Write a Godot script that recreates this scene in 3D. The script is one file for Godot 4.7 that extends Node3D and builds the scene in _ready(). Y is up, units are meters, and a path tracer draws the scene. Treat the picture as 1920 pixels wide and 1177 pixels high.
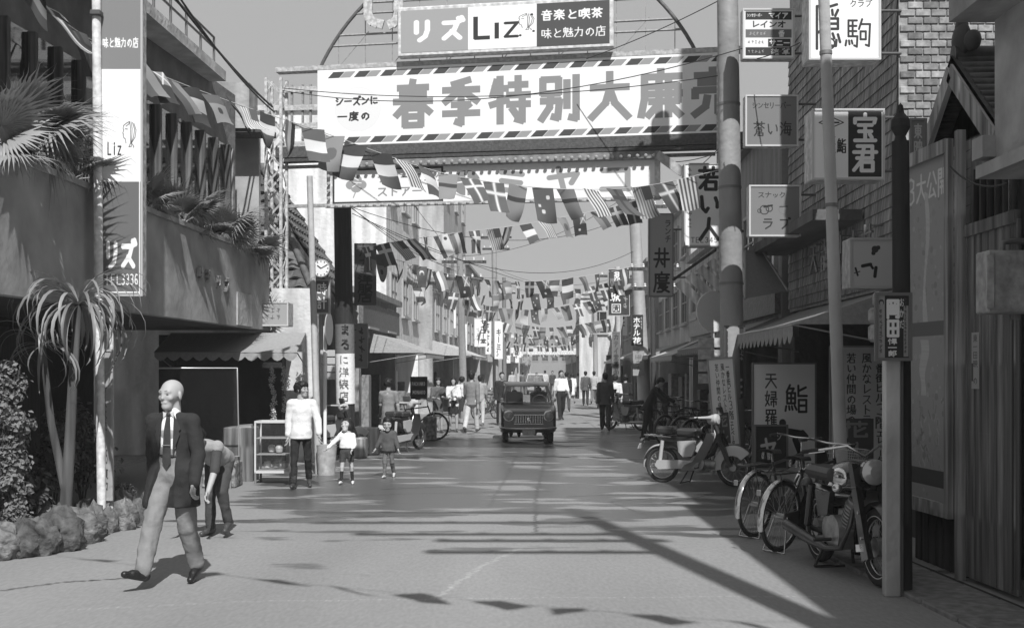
extends Node3D
# An old shopping street under paper bunting, seen in the greys of the photograph.
# Metres, y up; the lens looks along -Z. at() turns a spot of the photograph and a distance into a place.
const F := 2200.0
const EYE := 1.76
const HORIZON := 692.0
var rng := RandomNumberGenerator.new()
var taken := {}
var mats := {}
var tex := {}

func at(px: float, py: float, d: float) -> Vector3:
	return Vector3((px - 960.0) / F * d, EYE + (HORIZON - py) / F * d, -d)

func ground(px: float, py: float) -> Vector3:
	var d := F * EYE / (py - HORIZON)
	return Vector3((px - 960.0) / F * d, 0, -d)

func rr(a: float, b: float) -> float:
	return rng.randf_range(a, b)

# ---------------------------------------------------------------- mesh builder
class MB:
	var v := PackedVector3Array()
	var n := PackedVector3Array()
	var uv := PackedVector2Array()
	var idx := PackedInt32Array()
	func tri(a: Vector3, b: Vector3, c: Vector3, ua := Vector2.ZERO, ub := Vector2.ZERO, uc := Vector2.ZERO) -> void:
		var nn := (b - a).cross(c - a).normalized()
		var k := v.size()
		v.append(a); v.append(b); v.append(c)
		n.append(nn); n.append(nn); n.append(nn)
		uv.append(ua); uv.append(ub); uv.append(uc)
		idx.append(k); idx.append(k + 2); idx.append(k + 1)
	func quad(a: Vector3, b: Vector3, c: Vector3, d: Vector3, r := Rect2(0, 0, 1, 1)) -> void:
		# a lower left, b lower right, c upper right, d upper left, seen from the front
		var nn := (c - a).cross(d - b).normalized()
		var k := v.size()
		v.append(a); v.append(b); v.append(c); v.append(d)
		for i in 4: n.append(nn)
		uv.append(Vector2(r.position.x, r.end.y)); uv.append(r.end); uv.append(Vector2(r.end.x, r.position.y)); uv.append(r.position)
		idx.append_array([k, k + 2, k + 1, k, k + 3, k + 2])
	func box(c: Vector3, s: Vector3, b := Basis.IDENTITY) -> void:
		var h := s * 0.5
		var p := []
		for i in 8:
			p.append(c + b * Vector3(h.x if i & 1 else -h.x, h.y if i & 2 else -h.y, h.z if i & 4 else -h.z))
		quad(p[4], p[5], p[7], p[6]); quad(p[1], p[0], p[2], p[3]); quad(p[5], p[1], p[3], p[7])
		quad(p[0], p[4], p[6], p[2]); quad(p[6], p[7], p[3], p[2]); quad(p[0], p[1], p[5], p[4])
	func cbox(c: Vector3, s: Vector3, e: float, b := Basis.IDENTITY) -> void:
		# box with chamfered edges
		var h := s * 0.5
		e = minf(e, minf(h.x, minf(h.y, h.z)) * 0.7)
		var q := {}
		for i in 8:
			var g := Vector3(1 if i & 1 else -1, 1 if i & 2 else -1, 1 if i & 4 else -1)
			q[i] = [c + b * (g * Vector3(h.x, h.y - e, h.z - e)), c + b * (g * Vector3(h.x - e, h.y, h.z - e)), c + b * (g * Vector3(h.x - e, h.y - e, h.z))]
		quad(q[4][2], q[5][2], q[7][2], q[6][2]); quad(q[1][2], q[0][2], q[2][2], q[3][2])
		quad(q[5][0], q[1][0], q[3][0], q[7][0]); quad(q[0][0], q[4][0], q[6][0], q[2][0])
		quad(q[6][1], q[7][1], q[3][1], q[2][1]); quad(q[0][1], q[1][1], q[5][1], q[4][1])
		for ed in [[4, 5, 1, 2], [2, 3, 1, 2], [6, 7, 1, 2], [0, 1, 1, 2], [5, 7, 0, 2], [1, 3, 0, 2], [4, 6, 0, 2], [0, 2, 0, 2], [1, 5, 0, 1], [3, 7, 0, 1], [0, 4, 0, 1], [2, 6, 0, 1]]:
			var a0: Vector3 = q[ed[0]][ed[2]]
			var a1: Vector3 = q[ed[1]][ed[2]]
			var b1: Vector3 = q[ed[1]][ed[3]]
			var b0: Vector3 = q[ed[0]][ed[3]]
			if (a1 - a0).cross(b0 - a0).dot((a0 + b1) * 0.5 - c) > 0: quad(a0, a1, b1, b0)
			else: quad(b0, b1, a1, a0)
		for i in 8:
			if (q[i][1] - q[i][0]).cross(q[i][2] - q[i][0]).dot(q[i][0] - c) > 0: tri(q[i][0], q[i][1], q[i][2])
			else: tri(q[i][0], q[i][2], q[i][1])
	func bar(a: Vector3, b: Vector3, w: float, t: float, side := Vector3.RIGHT) -> void:
		# rectangular bar from a to b; w along side, t across
		var y := (b - a)
		var l := y.length()
		if l < 1e-5: return
		y /= l
		var x := (side - y * side.dot(y))
		x = x.normalized() if x.length() > 1e-3 else y.cross(Vector3(0.3, 0.5, 0.8)).normalized()
		box((a + b) * 0.5, Vector3(w, l, t), Basis(x, y, x.cross(y)))
	func tube(pts: Array, r, sides := 8, caps := true) -> void:
		# swept round tube; r is a number or one radius a point
		var m := pts.size()
		if m < 2: return
		var k0 := v.size()
		var up := Vector3.ZERO
		for i in m:
			var t: Vector3 = (pts[mini(i + 1, m - 1)] - pts[maxi(i - 1, 0)]).normalized()
			if up == Vector3.ZERO:
				up = t.cross(Vector3.UP if absf(t.y) < 0.9 else Vector3.RIGHT).normalized()
			up = (up - t * up.dot(t)).normalized()
			var w := t.cross(up)
			var rad: float = r[i] if r is Array else r
			for j in sides:
				var a := TAU * j / sides
				var d := up * cos(a) + w * sin(a)
				v.append(pts[i] + d * rad); n.append(d); uv.append(Vector2(float(j) / sides, float(i) / (m - 1)))
		for i in m - 1:
			for j in sides:
				var a := k0 + i * sides + j
				var b := k0 + i * sides + (j + 1) % sides
				idx.append_array([a, a + sides, b, b, a + sides, b + sides])
		if caps:
			for e in [0, m - 1]:
				var k := v.size()
				var t: Vector3 = (pts[1] - pts[0]).normalized() * -1.0 if e == 0 else (pts[m - 1] - pts[m - 2]).normalized()
				for j in sides:
					v.append(v[k0 + e * sides + j]); n.append(t); uv.append(Vector2.ZERO)
				for j in range(1, sides - 1):
					if e == 0: idx.append_array([k, k + j, k + j + 1])
					else: idx.append_array([k, k + j + 1, k + j])
	func cyl(a: Vector3, b: Vector3, r: float, sides := 12) -> void:
		tube([a, b], r, sides)
	func lathe(o: Vector3, axis: Vector3, prof: Array, sides := 16) -> void:
		# prof: [radius, height along axis] pairs, from low to high outside
		var y := axis.normalized()
		var x := y.cross(Vector3(0.31, 0.2, 0.92) if absf(y.y) > 0.8 else Vector3.UP).normalized()
		var z := x.cross(y)
		for i in prof.size() - 1:
			var r0: float = prof[i][0]
			var r1: float = prof[i + 1][0]
			var h0: float = prof[i][1]
			var h1: float = prof[i + 1][1]
			var sl := Vector2(h1 - h0, r0 - r1).normalized()
			var k := v.size()
			for j in sides + 1:
				var a := TAU * j / sides
				var d := x * cos(a) + z * sin(a)
				var nn := d * sl.x + y * sl.y
				v.append(o + d * r0 + y * h0); v.append(o + d * r1 + y * h1)
				n.append(nn); n.append(nn); uv.append(Vector2(float(j) / sides, 0)); uv.append(Vector2(float(j) / sides, 1))
			for j in sides:
				var a := k + j * 2
				idx.append_array([a, a + 2, a + 1, a + 1, a + 2, a + 3])
	func torus(c: Vector3, axis: Vector3, R: float, r: float, seg := 28, sides := 7, a0 := 0.0, a1 := TAU, up := Vector3.UP) -> void:
		var y := axis.normalized()
		var x := (up - y * up.dot(y)).normalized()
		var z := x.cross(y)
		var pts := []
		for i in seg + 1:
			var a := lerpf(a0, a1, float(i) / seg)
			pts.append(c + (x * cos(a) + z * sin(a)) * R)
		if absf(a1 - a0 - TAU) < 0.01:
			var k0 := v.size()
			for i in seg + 1:
				var a := lerpf(a0, a1, float(i) / seg)
				var o := x * cos(a) + z * sin(a)
				for j in sides:
					var b := TAU * j / sides
					var d := o * cos(b) + y * sin(b)
					v.append(c + o * R + d * r); n.append(d); uv.append(Vector2.ZERO)
			for i in seg:
				for j in sides:
					var p := k0 + i * sides + j
					var q := k0 + i * sides + (j + 1) % sides
					idx.append_array([p, p + sides, q, q, p + sides, q + sides])
		else:
			tube(pts, r, sides)
	func ball(c: Vector3, s: Vector3, seg := 12, rings := 8, b := Basis.IDENTITY) -> void:
		var k := v.size()
		for i in rings + 1:
			var p := PI * i / rings
			for j in seg + 1:
				var a := TAU * j / seg
				var d := Vector3(sin(p) * cos(a), cos(p), sin(p) * sin(a))
				v.append(c + b * (d * s)); n.append((b * (d / s)).normalized()); uv.append(Vector2(float(j) / seg, float(i) / rings))
		for i in rings:
			for j in seg:
				var a := k + i * (seg + 1) + j
				idx.append_array([a, a + seg + 1, a + 1, a + 1, a + seg + 1, a + seg + 2])
	func slab(poly: PackedVector2Array, o: Vector3, x: Vector3, y: Vector3, t: float) -> void:
		# polygon in the plane (x, y) given a thickness t along x cross y, centred on it
		var z := x.cross(y).normalized() * (t * 0.5)
		var pts := poly
		if Geometry2D.is_polygon_clockwise(pts): pts.reverse()
		var ii := Geometry2D.triangulate_polygon(pts)
		for k in range(0, ii.size(), 3):
			var a := o + x * pts[ii[k]].x + y * pts[ii[k]].y
			var b := o + x * pts[ii[k + 1]].x + y * pts[ii[k + 1]].y
			var c := o + x * pts[ii[k + 2]].x + y * pts[ii[k + 2]].y
			if (b - a).cross(c - a).dot(z) < 0:
				var s := b
				b = c
				c = s
			tri(a + z, b + z, c + z); tri(a - z, c - z, b - z)
		for k in pts.size():
			var p: Vector2 = pts[k]
			var q: Vector2 = pts[(k + 1) % pts.size()]
			var a := o + x * p.x + y * p.y
			var b := o + x * q.x + y * q.y
			quad(a - z, b - z, b + z, a + z)
	func sheet(rows: Array, closed := false, r := Rect2(0, 0, 1, 1)) -> void:
		# smooth surface through rows of points; the front is (along row) x (row to row)
		var m: int = rows[0].size()
		var k := v.size()
		for i in rows.size():
			for j in m:
				var du: Vector3 = rows[i][mini(j + 1, m - 1)] - rows[i][maxi(j - 1, 0)]
				if closed and (j == 0 or j == m - 1): du = rows[i][1] - rows[i][m - 2]
				var dv: Vector3 = rows[mini(i + 1, rows.size() - 1)][j] - rows[maxi(i - 1, 0)][j]
				var nn := du.cross(dv)
				v.append(rows[i][j]); n.append(nn.normalized() if nn.length() > 1e-12 else Vector3.UP)
				uv.append(Vector2(r.position.x + r.size.x * j / (m - 1), r.end.y - r.size.y * i / maxi(rows.size() - 1, 1)))
		for i in rows.size() - 1:
			for j in m - 1:
				var a := k + i * m + j
				idx.append_array([a, a + m, a + 1, a + 1, a + m, a + m + 1])
	func mesh(xf := Transform3D.IDENTITY) -> ArrayMesh:
		var am := ArrayMesh.new()
		if v.size() == 0: return am
		var arr := []
		arr.resize(Mesh.ARRAY_MAX)
		if xf != Transform3D.IDENTITY:
			var vv := PackedVector3Array()
			var nn := PackedVector3Array()
			vv.resize(v.size()); nn.resize(v.size())
			for i in v.size():
				vv[i] = xf * v[i]; nn[i] = xf.basis * n[i]
			arr[Mesh.ARRAY_VERTEX] = vv; arr[Mesh.ARRAY_NORMAL] = nn
		else:
			arr[Mesh.ARRAY_VERTEX] = v; arr[Mesh.ARRAY_NORMAL] = n
		arr[Mesh.ARRAY_TEX_UV] = uv
		arr[Mesh.ARRAY_INDEX] = idx
		am.add_surface_from_arrays(Mesh.PRIMITIVE_TRIANGLES, arr)
		return am

# ---------------------------------------------------------------- nodes
func numbered(called: String, holder: Node) -> String:
	var key := "%d/%s" % [holder.get_instance_id(), called]
	var k: int = taken.get(key, 0)
	taken[key] = k + 1
	return called if k == 0 else "%s_%03d" % [called, k]

func thing(called: String, label: String, category: String, pos := Vector3.ZERO, turn := 0.0, group := "") -> Node3D:
	var o := Node3D.new()
	o.name = numbered(called, self)
	add_child(o)
	o.position = pos; o.rotation.y = turn
	o.set_meta("label", label); o.set_meta("category", category)
	if group: o.set_meta("group", group)
	return o

func part(t: Node3D, called: String, what, m: Material, xf = null) -> MeshInstance3D:
	# what: MB or Mesh in the parent's own axes
	var o := MeshInstance3D.new()
	o.mesh = what.mesh() if what is MB else what
	o.material_override = m
	o.name = numbered(called, t)
	if xf != null: o.transform = xf
	t.add_child(o)
	return o

func wpart(t: Node3D, called: String, mb: MB, m: Material) -> MeshInstance3D:
	# geometry given in the world's axes, under a thing (or a part) that stands somewhere
	var o := MeshInstance3D.new()
	var xf := t.transform
	if t.get_parent() != self and t != self: xf = t.get_parent().transform * xf
	if t == self: xf = Transform3D.IDENTITY
	o.mesh = mb.mesh(xf.affine_inverse())
	o.material_override = m
	o.name = numbered(called, t)
	t.add_child(o)
	return o

func structure(called: String, mb: MB, m: Material) -> MeshInstance3D:
	var o := wpart(self, called, mb, m)
	o.set_meta("kind", "structure")
	return o

func single(called: String, label: String, category: String, mb: MB, m: Material, pos: Vector3, group := "") -> MeshInstance3D:
	# a thing that is one mesh, given in the world's axes
	var o := MeshInstance3D.new()
	o.mesh = mb.mesh(Transform3D(Basis.IDENTITY, -pos))
	o.material_override = m
	o.name = numbered(called, self)
	o.position = pos
	add_child(o)
	o.set_meta("label", label); o.set_meta("category", category)
	if group: o.set_meta("group", group)
	return o

# ---------------------------------------------------------------- materials
func noise_tex(key: String, size: int, freq: float, lo: float, hi: float, oct := 4, seed := 1, kind := FastNoiseLite.TYPE_SIMPLEX_SMOOTH, stretch := Vector2.ONE, gamma := 1.0) -> ImageTexture:
	if tex.has(key): return tex[key]
	var nz := FastNoiseLite.new()
	nz.noise_type = kind; nz.seed = seed; nz.frequency = freq; nz.fractal_octaves = oct
	var im: Image = nz.get_seamless_image(int(size / stretch.x), int(size / stretch.y))
	im.convert(Image.FORMAT_L8)
	im.resize(size, size, Image.INTERPOLATE_CUBIC)
	var data := im.get_data()
	for i in data.size():
		data[i] = int(255.0 * lerpf(lo, hi, pow(data[i] / 255.0, gamma)))
	im = Image.create_from_data(size, size, false, Image.FORMAT_L8, data)
	im.convert(Image.FORMAT_RGB8)
	tex[key] = ImageTexture.create_from_image(im)
	return tex[key]

func bump_tex(key: String, size: int, freq: float, strength: float, oct := 4, seed := 3, stretch := Vector2.ONE) -> ImageTexture:
	if tex.has(key): return tex[key]
	var nz := FastNoiseLite.new()
	nz.noise_type = FastNoiseLite.TYPE_SIMPLEX_SMOOTH; nz.seed = seed; nz.frequency = freq; nz.fractal_octaves = oct
	var im: Image = nz.get_seamless_image(int(size / stretch.x), int(size / stretch.y))
	im.resize(size, size, Image.INTERPOLATE_CUBIC)
	im.convert(Image.FORMAT_RGBA8)
	im.bump_map_to_normal_map(strength)
	tex[key] = ImageTexture.create_from_image(im)
	return tex[key]

func surface_tex(kind: String) -> Array:
	# [colour texture, normal texture, repeats a metre]
	match kind:
		"plaster": return [noise_tex("plaster", 512, 0.008, 0.76, 1.0, 6, 11), bump_tex("plaster_n", 256, 0.06, 2.0, 4), 0.45]
		"stained": return [noise_tex("stained", 512, 0.01, 0.74, 1.0, 6, 12, FastNoiseLite.TYPE_SIMPLEX_SMOOTH, Vector2(1, 6)), bump_tex("plaster_n", 256, 0.06, 2.0, 4), 0.35]
		"wood": return [noise_tex("wood", 512, 0.02, 0.4, 1.0, 5, 13, FastNoiseLite.TYPE_SIMPLEX_SMOOTH, Vector2(1, 16)), bump_tex("wood_n", 256, 0.03, 2.5, 4, 5, Vector2(1, 12)), 0.8]
		"grime": return [noise_tex("grime", 512, 0.015, 0.68, 1.0, 6, 14), bump_tex("plaster_n", 256, 0.06, 2.0, 4), 0.9]
		"cloth": return [noise_tex("cloth", 256, 0.03, 0.9, 1.0, 4, 15), bump_tex("cloth_n", 256, 0.02, 4.0, 4, 8), 1.6]
		"rust": return [noise_tex("rust", 256, 0.03, 0.66, 1.0, 5, 16), bump_tex("rust_n", 256, 0.08, 3.0, 4, 9), 1.4]
		"stone": return [noise_tex("stone", 256, 0.025, 0.4, 1.0, 6, 17), bump_tex("stone_n", 256, 0.05, 5.0, 5, 10), 1.2]
		"tile": return [noise_tex("tile", 256, 0.02, 0.55, 1.0, 5, 18), null, 1.1]
	return []

func mat(g: float, rough := 0.8, kind := "plaster", metal := 0.0, o := {}) -> StandardMaterial3D:
	# g: real-world base colour, linear grey
	var key := "%.3f/%.2f/%s/%.2f/%s" % [g, rough, kind, metal, str(o)]
	if mats.has(key): return mats[key]
	var m := StandardMaterial3D.new()
	var mean := 0.0
	if kind != "":
		var s := surface_tex(kind)
		m.albedo_texture = s[0]
		if s[1] != null:
			m.normal_enabled = true; m.normal_texture = s[1]; m.normal_scale = o.get("bump", 0.5)
		m.uv1_triplanar = true
		m.uv1_world_triplanar = o.get("world", true)
		var k: float = s[2] * o.get("scale", 1.0)
		m.uv1_scale = Vector3(k, k, k)
		mean = 0.2 if kind in ["plaster", "cloth", "stained", "rust"] else 0.4
	var c: float = minf(g * (1.0 + mean), 0.98)
	m.albedo_color = Color(c, c, c).linear_to_srgb()
	m.roughness = rough; m.metallic = metal
	if o.has("spec"): m.metallic_specular = o.spec
	if o.has("back"):
		m.backlight_enabled = true; m.backlight = Color(o.back, o.back, o.back)
	if o.has("coat"):
		m.clearcoat_enabled = true; m.clearcoat = o.coat; m.clearcoat_roughness = 0.1
	if o.has("rim"):
		m.rim_enabled = true; m.rim = o.rim; m.rim_tint = 0.5
	mats[key] = m
	return m

func plain(g: float, rough := 0.6, metal := 0.0, o := {}) -> StandardMaterial3D:
	return mat(g, rough, "", metal, o)

func pane_mat(g := 0.1, alpha := 0.25) -> StandardMaterial3D:
	var key := "pane%.2f/%.2f" % [g, alpha]
	if mats.has(key): return mats[key]
	var m := StandardMaterial3D.new()
	m.transparency = BaseMaterial3D.TRANSPARENCY_ALPHA
	m.albedo_color = Color(g, g, g, alpha)
	m.roughness = 0.03; m.metallic_specular = 0.6
	mats[key] = m
	return m

# ---------------------------------------------------------------- lettering: strokes on a 10 x 10 field, drawn into one print sheet
const GL := {
	"リ": [[2.5,1,2.5,6],[7.5,1,7.5,5,6.5,8,4,9.8]], "ズ": [[1.5,2,7.5,2,6,5.5,1.5,9.5],[5,6,8.5,9.5],[8,0,8.6,1.4],[9.3,-0.3,9.9,1]],
	"シ": [[1.5,1.5,3,2.5],[1,4,2.5,5],[2,9,5.5,7.5,9,3]], "ー": [[1,5,9,5]], "丨": [[5,1,5,9]], "ン": [[1.5,2,3.5,3.5],[1.5,9,6,7,9,3]],
	"に": [[2,1,1.5,5,2,9],[4.5,3,8.5,3],[4.5,7.5,6,8.5,9,8]], "一": [[0.5,5,9.5,5]],
	"度": [[5,0,5,1.3],[1.5,1.3,9.5,1.3],[1.5,1.3,1.5,6,0.5,9.5],[3,3.3,9,3.3],[4.5,2.3,4.5,5,7.5,5,7.5,2.3],[3,6.5,8,6.5,6,8.5,2.5,9.8],[4,7,9.5,9.8]],
	"の": [[5,2,4,7,2.5,8,1.5,5.5,3,3,6,2,8.5,4,8.5,7,6,9.3]], "と": [[3.5,1,4.5,4.5],[8.5,3,3.5,5.5,2.5,7.5,4,9,8.5,9]], "い": [[1.5,2,2,7,3.5,8.5,4.5,7],[8,2.5,8.8,4.5,8.8,6.5]],
	"春": [[1.5,1.5,8.5,1.5],[2,3,8,3],[0.5,4.5,9.5,4.5],[5,0,4,4.5,0.8,7.5],[6,4.5,9.3,7],[3,6,7,6,7,9.7,3,9.7,3,6],[3,7.8,7,7.8]],
	"季": [[7,0.3,3,1.2],[0.8,2.4,9.2,2.4],[5,0.8,5,4.8],[5,2.4,1,5],[5,2.4,9,5],[3,5.6,7,5.6,5,7],[5,6.6,5,9.7,3.8,9.3],[0.8,7.5,9.2,7.5]],
	"特": [[1.8,0.8,0.8,4],[1,2.5,4.2,2.5],[2.6,0.2,2.6,9.8],[0.4,6,4.4,5],[7,0.2,7,4],[5,1.8,9,1.8],[4.6,4,9.6,4],[4.6,6,9.6,6],[8,4,8,9.6,6.6,9.2],[5.6,7,6.6,8.3]],
	"別": [[1,1,4.8,1,4.8,4,1,4,1,1],[3,4,2.6,7,0.6,9.6],[0.8,5.6,5,5.6,4.6,9.3,3.4,9],[6.8,1.5,6.8,7],[9,0.5,9,9.5,7.6,9.2]],
	"大": [[0.8,3.2,9.2,3.2],[5,0.2,5,3.5,4,6.5,0.6,9.6],[5,3.5,6.2,6.5,9.4,9.6]],
	"廉": [[5,0,5,1.2],[1,1.4,9.5,1.4],[1.2,1.4,1.2,6,0.4,9.6],[2.6,3.4,9,3.4],[2.4,5,9.6,5],[2.6,6.6,9,6.6,9,3.4],[4.6,2.2,4.6,9.6],[6.8,2.2,6.8,9.6],[4.6,7,2,9.6],[6.8,7,9.6,9.6]],
	"売": [[1.2,1.5,8.8,1.5],[5,0.2,5,3],[2,3,8,3],[1,6,1,4.6,9,4.6,9,6],[3.8,6,3.4,8,0.8,9.7],[6.3,6,6.3,9.2,9.4,9.2,9.4,7.8]],
	"音": [[5,0,5,1.4],[1.5,1.4,8.5,1.4],[3.2,2,3.6,3.6],[6.8,2,6.4,3.6],[0.6,3.8,9.4,3.8],[2.4,5.2,7.6,5.2,7.6,9.7,2.4,9.7,2.4,5.2],[2.4,7.4,7.6,7.4]],
	"楽": [[5,0,4.5,0.8],[3.4,1,6.6,1,6.6,4.4,3.4,4.4,3.4,1],[3.4,2.7,6.6,2.7],[1,1,2.2,2],[1,4.4,2.4,3.4],[9,1,7.8,2],[9,4.4,7.6,3.4],[0.6,6,9.4,6],[5,4.4,5,9.8],[4.6,6.2,1,9.4],[5.4,6.2,9,9.4]],
	"喫": [[0.6,2,2.8,2,2.8,7.5,0.6,7.5,0.6,2],[4,1.2,6.6,1.2],[4,2.6,6.6,2.6],[4,4,6.6,4],[5.3,0.2,5.3,5],[7.2,1,9.4,1,9,4.6],[8.2,1,6.8,4.8],[3.6,6.4,9.8,6.4],[6.6,5,6.4,7,4,9.8],[6.8,6.8,9.6,9.8]],
	"茶": [[0.6,1.6,9.4,1.6],[3,0.2,3,3],[7,0.2,7,3],[5,2.6,1,5.6],[5,2.6,9,5.6],[2.4,6.2,7.6,6.2],[5,4.6,5,9.7],[3.4,7.2,1.6,9],[6.6,7.2,8.4,9]],
	"味": [[0.8,2,3.2,2,3.2,7,0.8,7,0.8,2],[4.6,2.4,9,2.4],[4,5,9.8,5],[6.8,0.3,6.8,9.8],[6.5,5.2,3.8,8.8],[7,5.2,9.8,8.8]],
	"魅": [[2.5,0,2,1],[1,1,5,1,5,4.4,1,4.4,1,1],[1,2.7,5,2.7],[3,1,3,4.4],[2.4,4.4,2,7,0.4,9.4],[3.8,4.4,3.8,9,9.8,9,9.8,8],[6.6,2,9.2,2],[6,4.2,9.8,4.2],[7.8,0.5,7.8,7.5],[7.6,4.4,5.8,7.2],[8,4.4,9.8,7.2]],
	"力": [[1.2,3,8.6,3,8,9,6.6,8.6],[4.6,0.4,4.2,5,1,9.6]],
	"店": [[5,0,5,1.4],[1.4,1.4,9.4,1.4],[1.4,1.4,1.4,6,0.5,9.6],[5.6,2,5.6,5.4],[5.6,3.6,9,3.6],[3.4,5.6,8.6,5.6,8.6,9.6,3.4,9.6,3.4,5.6]],
	"チ": [[8,1,3,2],[1,4.5,9,4.5],[5.2,1.8,5.2,6,3,9.7]], "ャ": [[2,5,8,4.5,6.5,6.5],[4,3,5.5,9.7]], "ミ": [[2,1.5,8,2.5],[2,4.5,7.5,5.5],[1.5,7.5,8.5,9]],
	"ク": [[4,0.8,3,4,1,6],[3.6,2.5,8.2,2.5,7,6.5,3,9.6]], "グ": [[4,0.8,3,4,1,6],[3.6,2.5,8.2,2.5,7,6.5,3,9.6],[8.4,0,8.9,1.2],[9.5,-0.2,10,1]],
	"ス": [[1.5,1.8,8,1.8,6,5.5,1.2,9.4],[5.4,6,9,9.4]], "ト": [[3.5,0.5,3.5,9.6],[3.5,4,7.8,6]], "ア": [[1.2,1.5,8.8,1.5,7.5,3.6,6,4.6],[5,3.4,4.8,6.5,2.4,9.6]],
	"ヤ": [[1,4,9,2.8,7.4,6],[3.6,0.8,5.4,9.6]], "コ": [[1.5,2,8.5,2,8.5,8.8],[1.2,8.6,9,8.6]],
	"若": [[0.6,1.6,9.4,1.6],[3,0.2,3,3],[7,0.2,7,3],[1,4.4,9,4.4],[5,2.8,4,5.5,0.8,9],[3.4,6.4,8.2,6.4,8.2,9.6,3.4,9.6,3.4,6.4]],
	"人": [[5,0.6,4.6,4.5,0.8,9.6],[5,4,9.4,9.6]], "丼": [[1.2,3,8.8,3],[0.5,6,9.5,6],[3.6,0.6,3.4,6,1.6,9.7],[6.8,0.6,6.8,9.7],[4.6,7,5.6,8.4]],
	"慶": [[5,0,5,1.2],[1.2,1.2,9.5,1.2],[1.4,1.2,1.4,6,0.4,9.6],[2.6,2.8,9,2.8],[3.4,2,3.4,4.2,8,4.2,8,2],[2.6,5.4,9.4,5.4],[3.6,6.4,7.4,6.4],[5.4,5.4,3,8.2],[4,7.4,8.4,7.4,5,9.7,2.4,9.8],[4.4,7.8,9.4,9.8]],
	"時": [[0.8,1.6,3.4,1.6,3.4,8.2,0.8,8.2,0.8,1.6],[0.8,4.8,3.4,4.8],[7,0.2,7,3.6],[5,1.9,9.2,1.9],[4.4,3.8,9.8,3.8],[4.4,6,9.8,6],[8.2,3.8,8.2,9.6,6.8,9.2],[5.2,7,6.2,8.4]],
	"計": [[1.6,0.4,2.8,1.4],[0.6,2.4,4,2.4],[1,4,3.6,4],[1,5.4,3.6,5.4],[1,6.9,3.6,6.9,3.6,9.5,1,9.5,1,6.9],[4.8,3.8,9.8,3.8],[7.3,0.4,7.3,9.8]],
	"ル": [[3,1.2,2.8,5.5,0.8,9.4],[6,1,6,8.8,9.4,6]], "ナ": [[0.8,3.6,9.2,3.6],[5.2,0.6,5,5.5,2.6,9.6]],
	"洋": [[1.2,0.8,2.4,2],[0.6,3.4,1.8,4.4],[0.8,9.4,2.6,6.2],[4.6,0.6,5.2,1.8],[8.4,0.6,7.6,1.8],[3.8,2.4,9.4,2.4],[4.2,4.6,9,4.6],[3.4,6.8,9.8,6.8],[6.6,2.4,6.6,9.8]],
	"服": [[1.2,0.8,1.2,6,0.4,9.6],[1.2,0.8,4,0.8,4,9.6,2.8,9.4],[1.2,3.6,4,3.6],[1.2,6.2,4,6.2],[5.4,0.8,9.2,0.8,9.2,4,7.6,4],[5.4,0.8,5.4,9.8],[5.6,5.2,9,5.2,6,9.6],[6.2,6,9.8,9.6]],
	"ま": [[1.5,2.2,8.5,2.2],[2,4.6,8,4.6],[5.2,0.6,5.2,8,3.5,9.2,2,8.2,4,7,8.6,9]], "る": [[2,1.2,7.4,1.2,1.6,6,5,4,8.4,5.6,8.2,8.4,5.4,9.6,4,8.4,5.6,7.8]],
	"装": [[1.8,0.4,1.8,5],[0.4,1.4,0.9,2.4],[0.4,4,1.8,3.4],[5.6,0.2,5.6,3.8],[3.2,1.6,9.2,1.6],[3.6,3.8,8.8,3.8],[0.6,5.6,9.4,5.6],[5,4.6,5,5.6,1,8.6],[3.6,7.2,3.6,9.4,5.4,8.8],[6,5.8,9.4,9.6],[8,6.4,6.2,7.6]],
	"セ": [[1,4.2,9,2.8,7,6],[3.8,0.8,3.8,8.8,8.8,8.8]], "イ": [[8,0.8,4.5,4.8,1,6.8],[5.2,4.4,5.2,9.7]],
	"堂": [[5,0,5,2],[2.4,0.4,3.2,1.8],[7.6,0.4,6.8,1.8],[0.8,3.8,0.8,2.2,9.2,2.2,9.2,3.8],[3,3.6,7,3.6,7,5.8,3,5.8,3,3.6],[1.8,7.4,8.2,7.4],[5,5.8,5,9.5],[0.6,9.6,9.4,9.6]],
	"キ": [[1.4,3.2,8.2,2.2],[1,6.4,9,5.2],[4.2,0.4,5.8,9.7]],
	"観": [[2.4,0.2,1.2,2.6],[1.2,1.6,5,1.6],[1.4,3.2,1.4,9.6],[3.2,1.6,3.2,9],[1.4,4.2,4.8,4.2],[1.4,5.8,4.8,5.8],[1.4,7.4,4.8,7.4],[1.4,9.2,5,9.2],[6,0.8,9.2,0.8,9.2,6,6,6,6,0.8],[6,2.6,9.2,2.6],[6,4.3,9.2,4.3],[6.8,6,6.4,8,5,9.6],[8.2,6,8.2,9.2,9.9,9.2,9.9,8]],
	"城": [[0.4,4,3.4,3.6],[1.9,0.8,1.9,7.8],[0.4,8.4,3.6,7.2],[4,2.4,9.8,2.4],[4.4,2.4,4.4,6.5,3.4,9.6],[4.4,4.8,6.2,4.8,6,7.4],[7,0.3,7.4,5,9.6,9.4,9.8,8],[8.8,4,6,9],[8.4,0.6,9.2,1.4]],
	"園": [[0.8,0.8,9.2,0.8,9.2,9.4,0.8,9.4,0.8,0.8],[3,2.4,7,2.4],[5,1.4,5,3.8],[2,3.8,8,3.8],[3.4,4.8,6.6,4.8,6.6,6.2,3.4,6.2,3.4,4.8],[4.6,6.2,2.4,8.4],[5,6.4,7.6,8.4]],
	"カ": [[1.2,3,8.6,3,8,8.8,6.4,8.2],[4.8,0.6,4.4,5,1,9.4]], "テ": [[2.4,1.4,7.6,1.4],[1,4.2,9,4.2],[5,4.2,4.8,6.8,2.6,9.6]],
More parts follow.
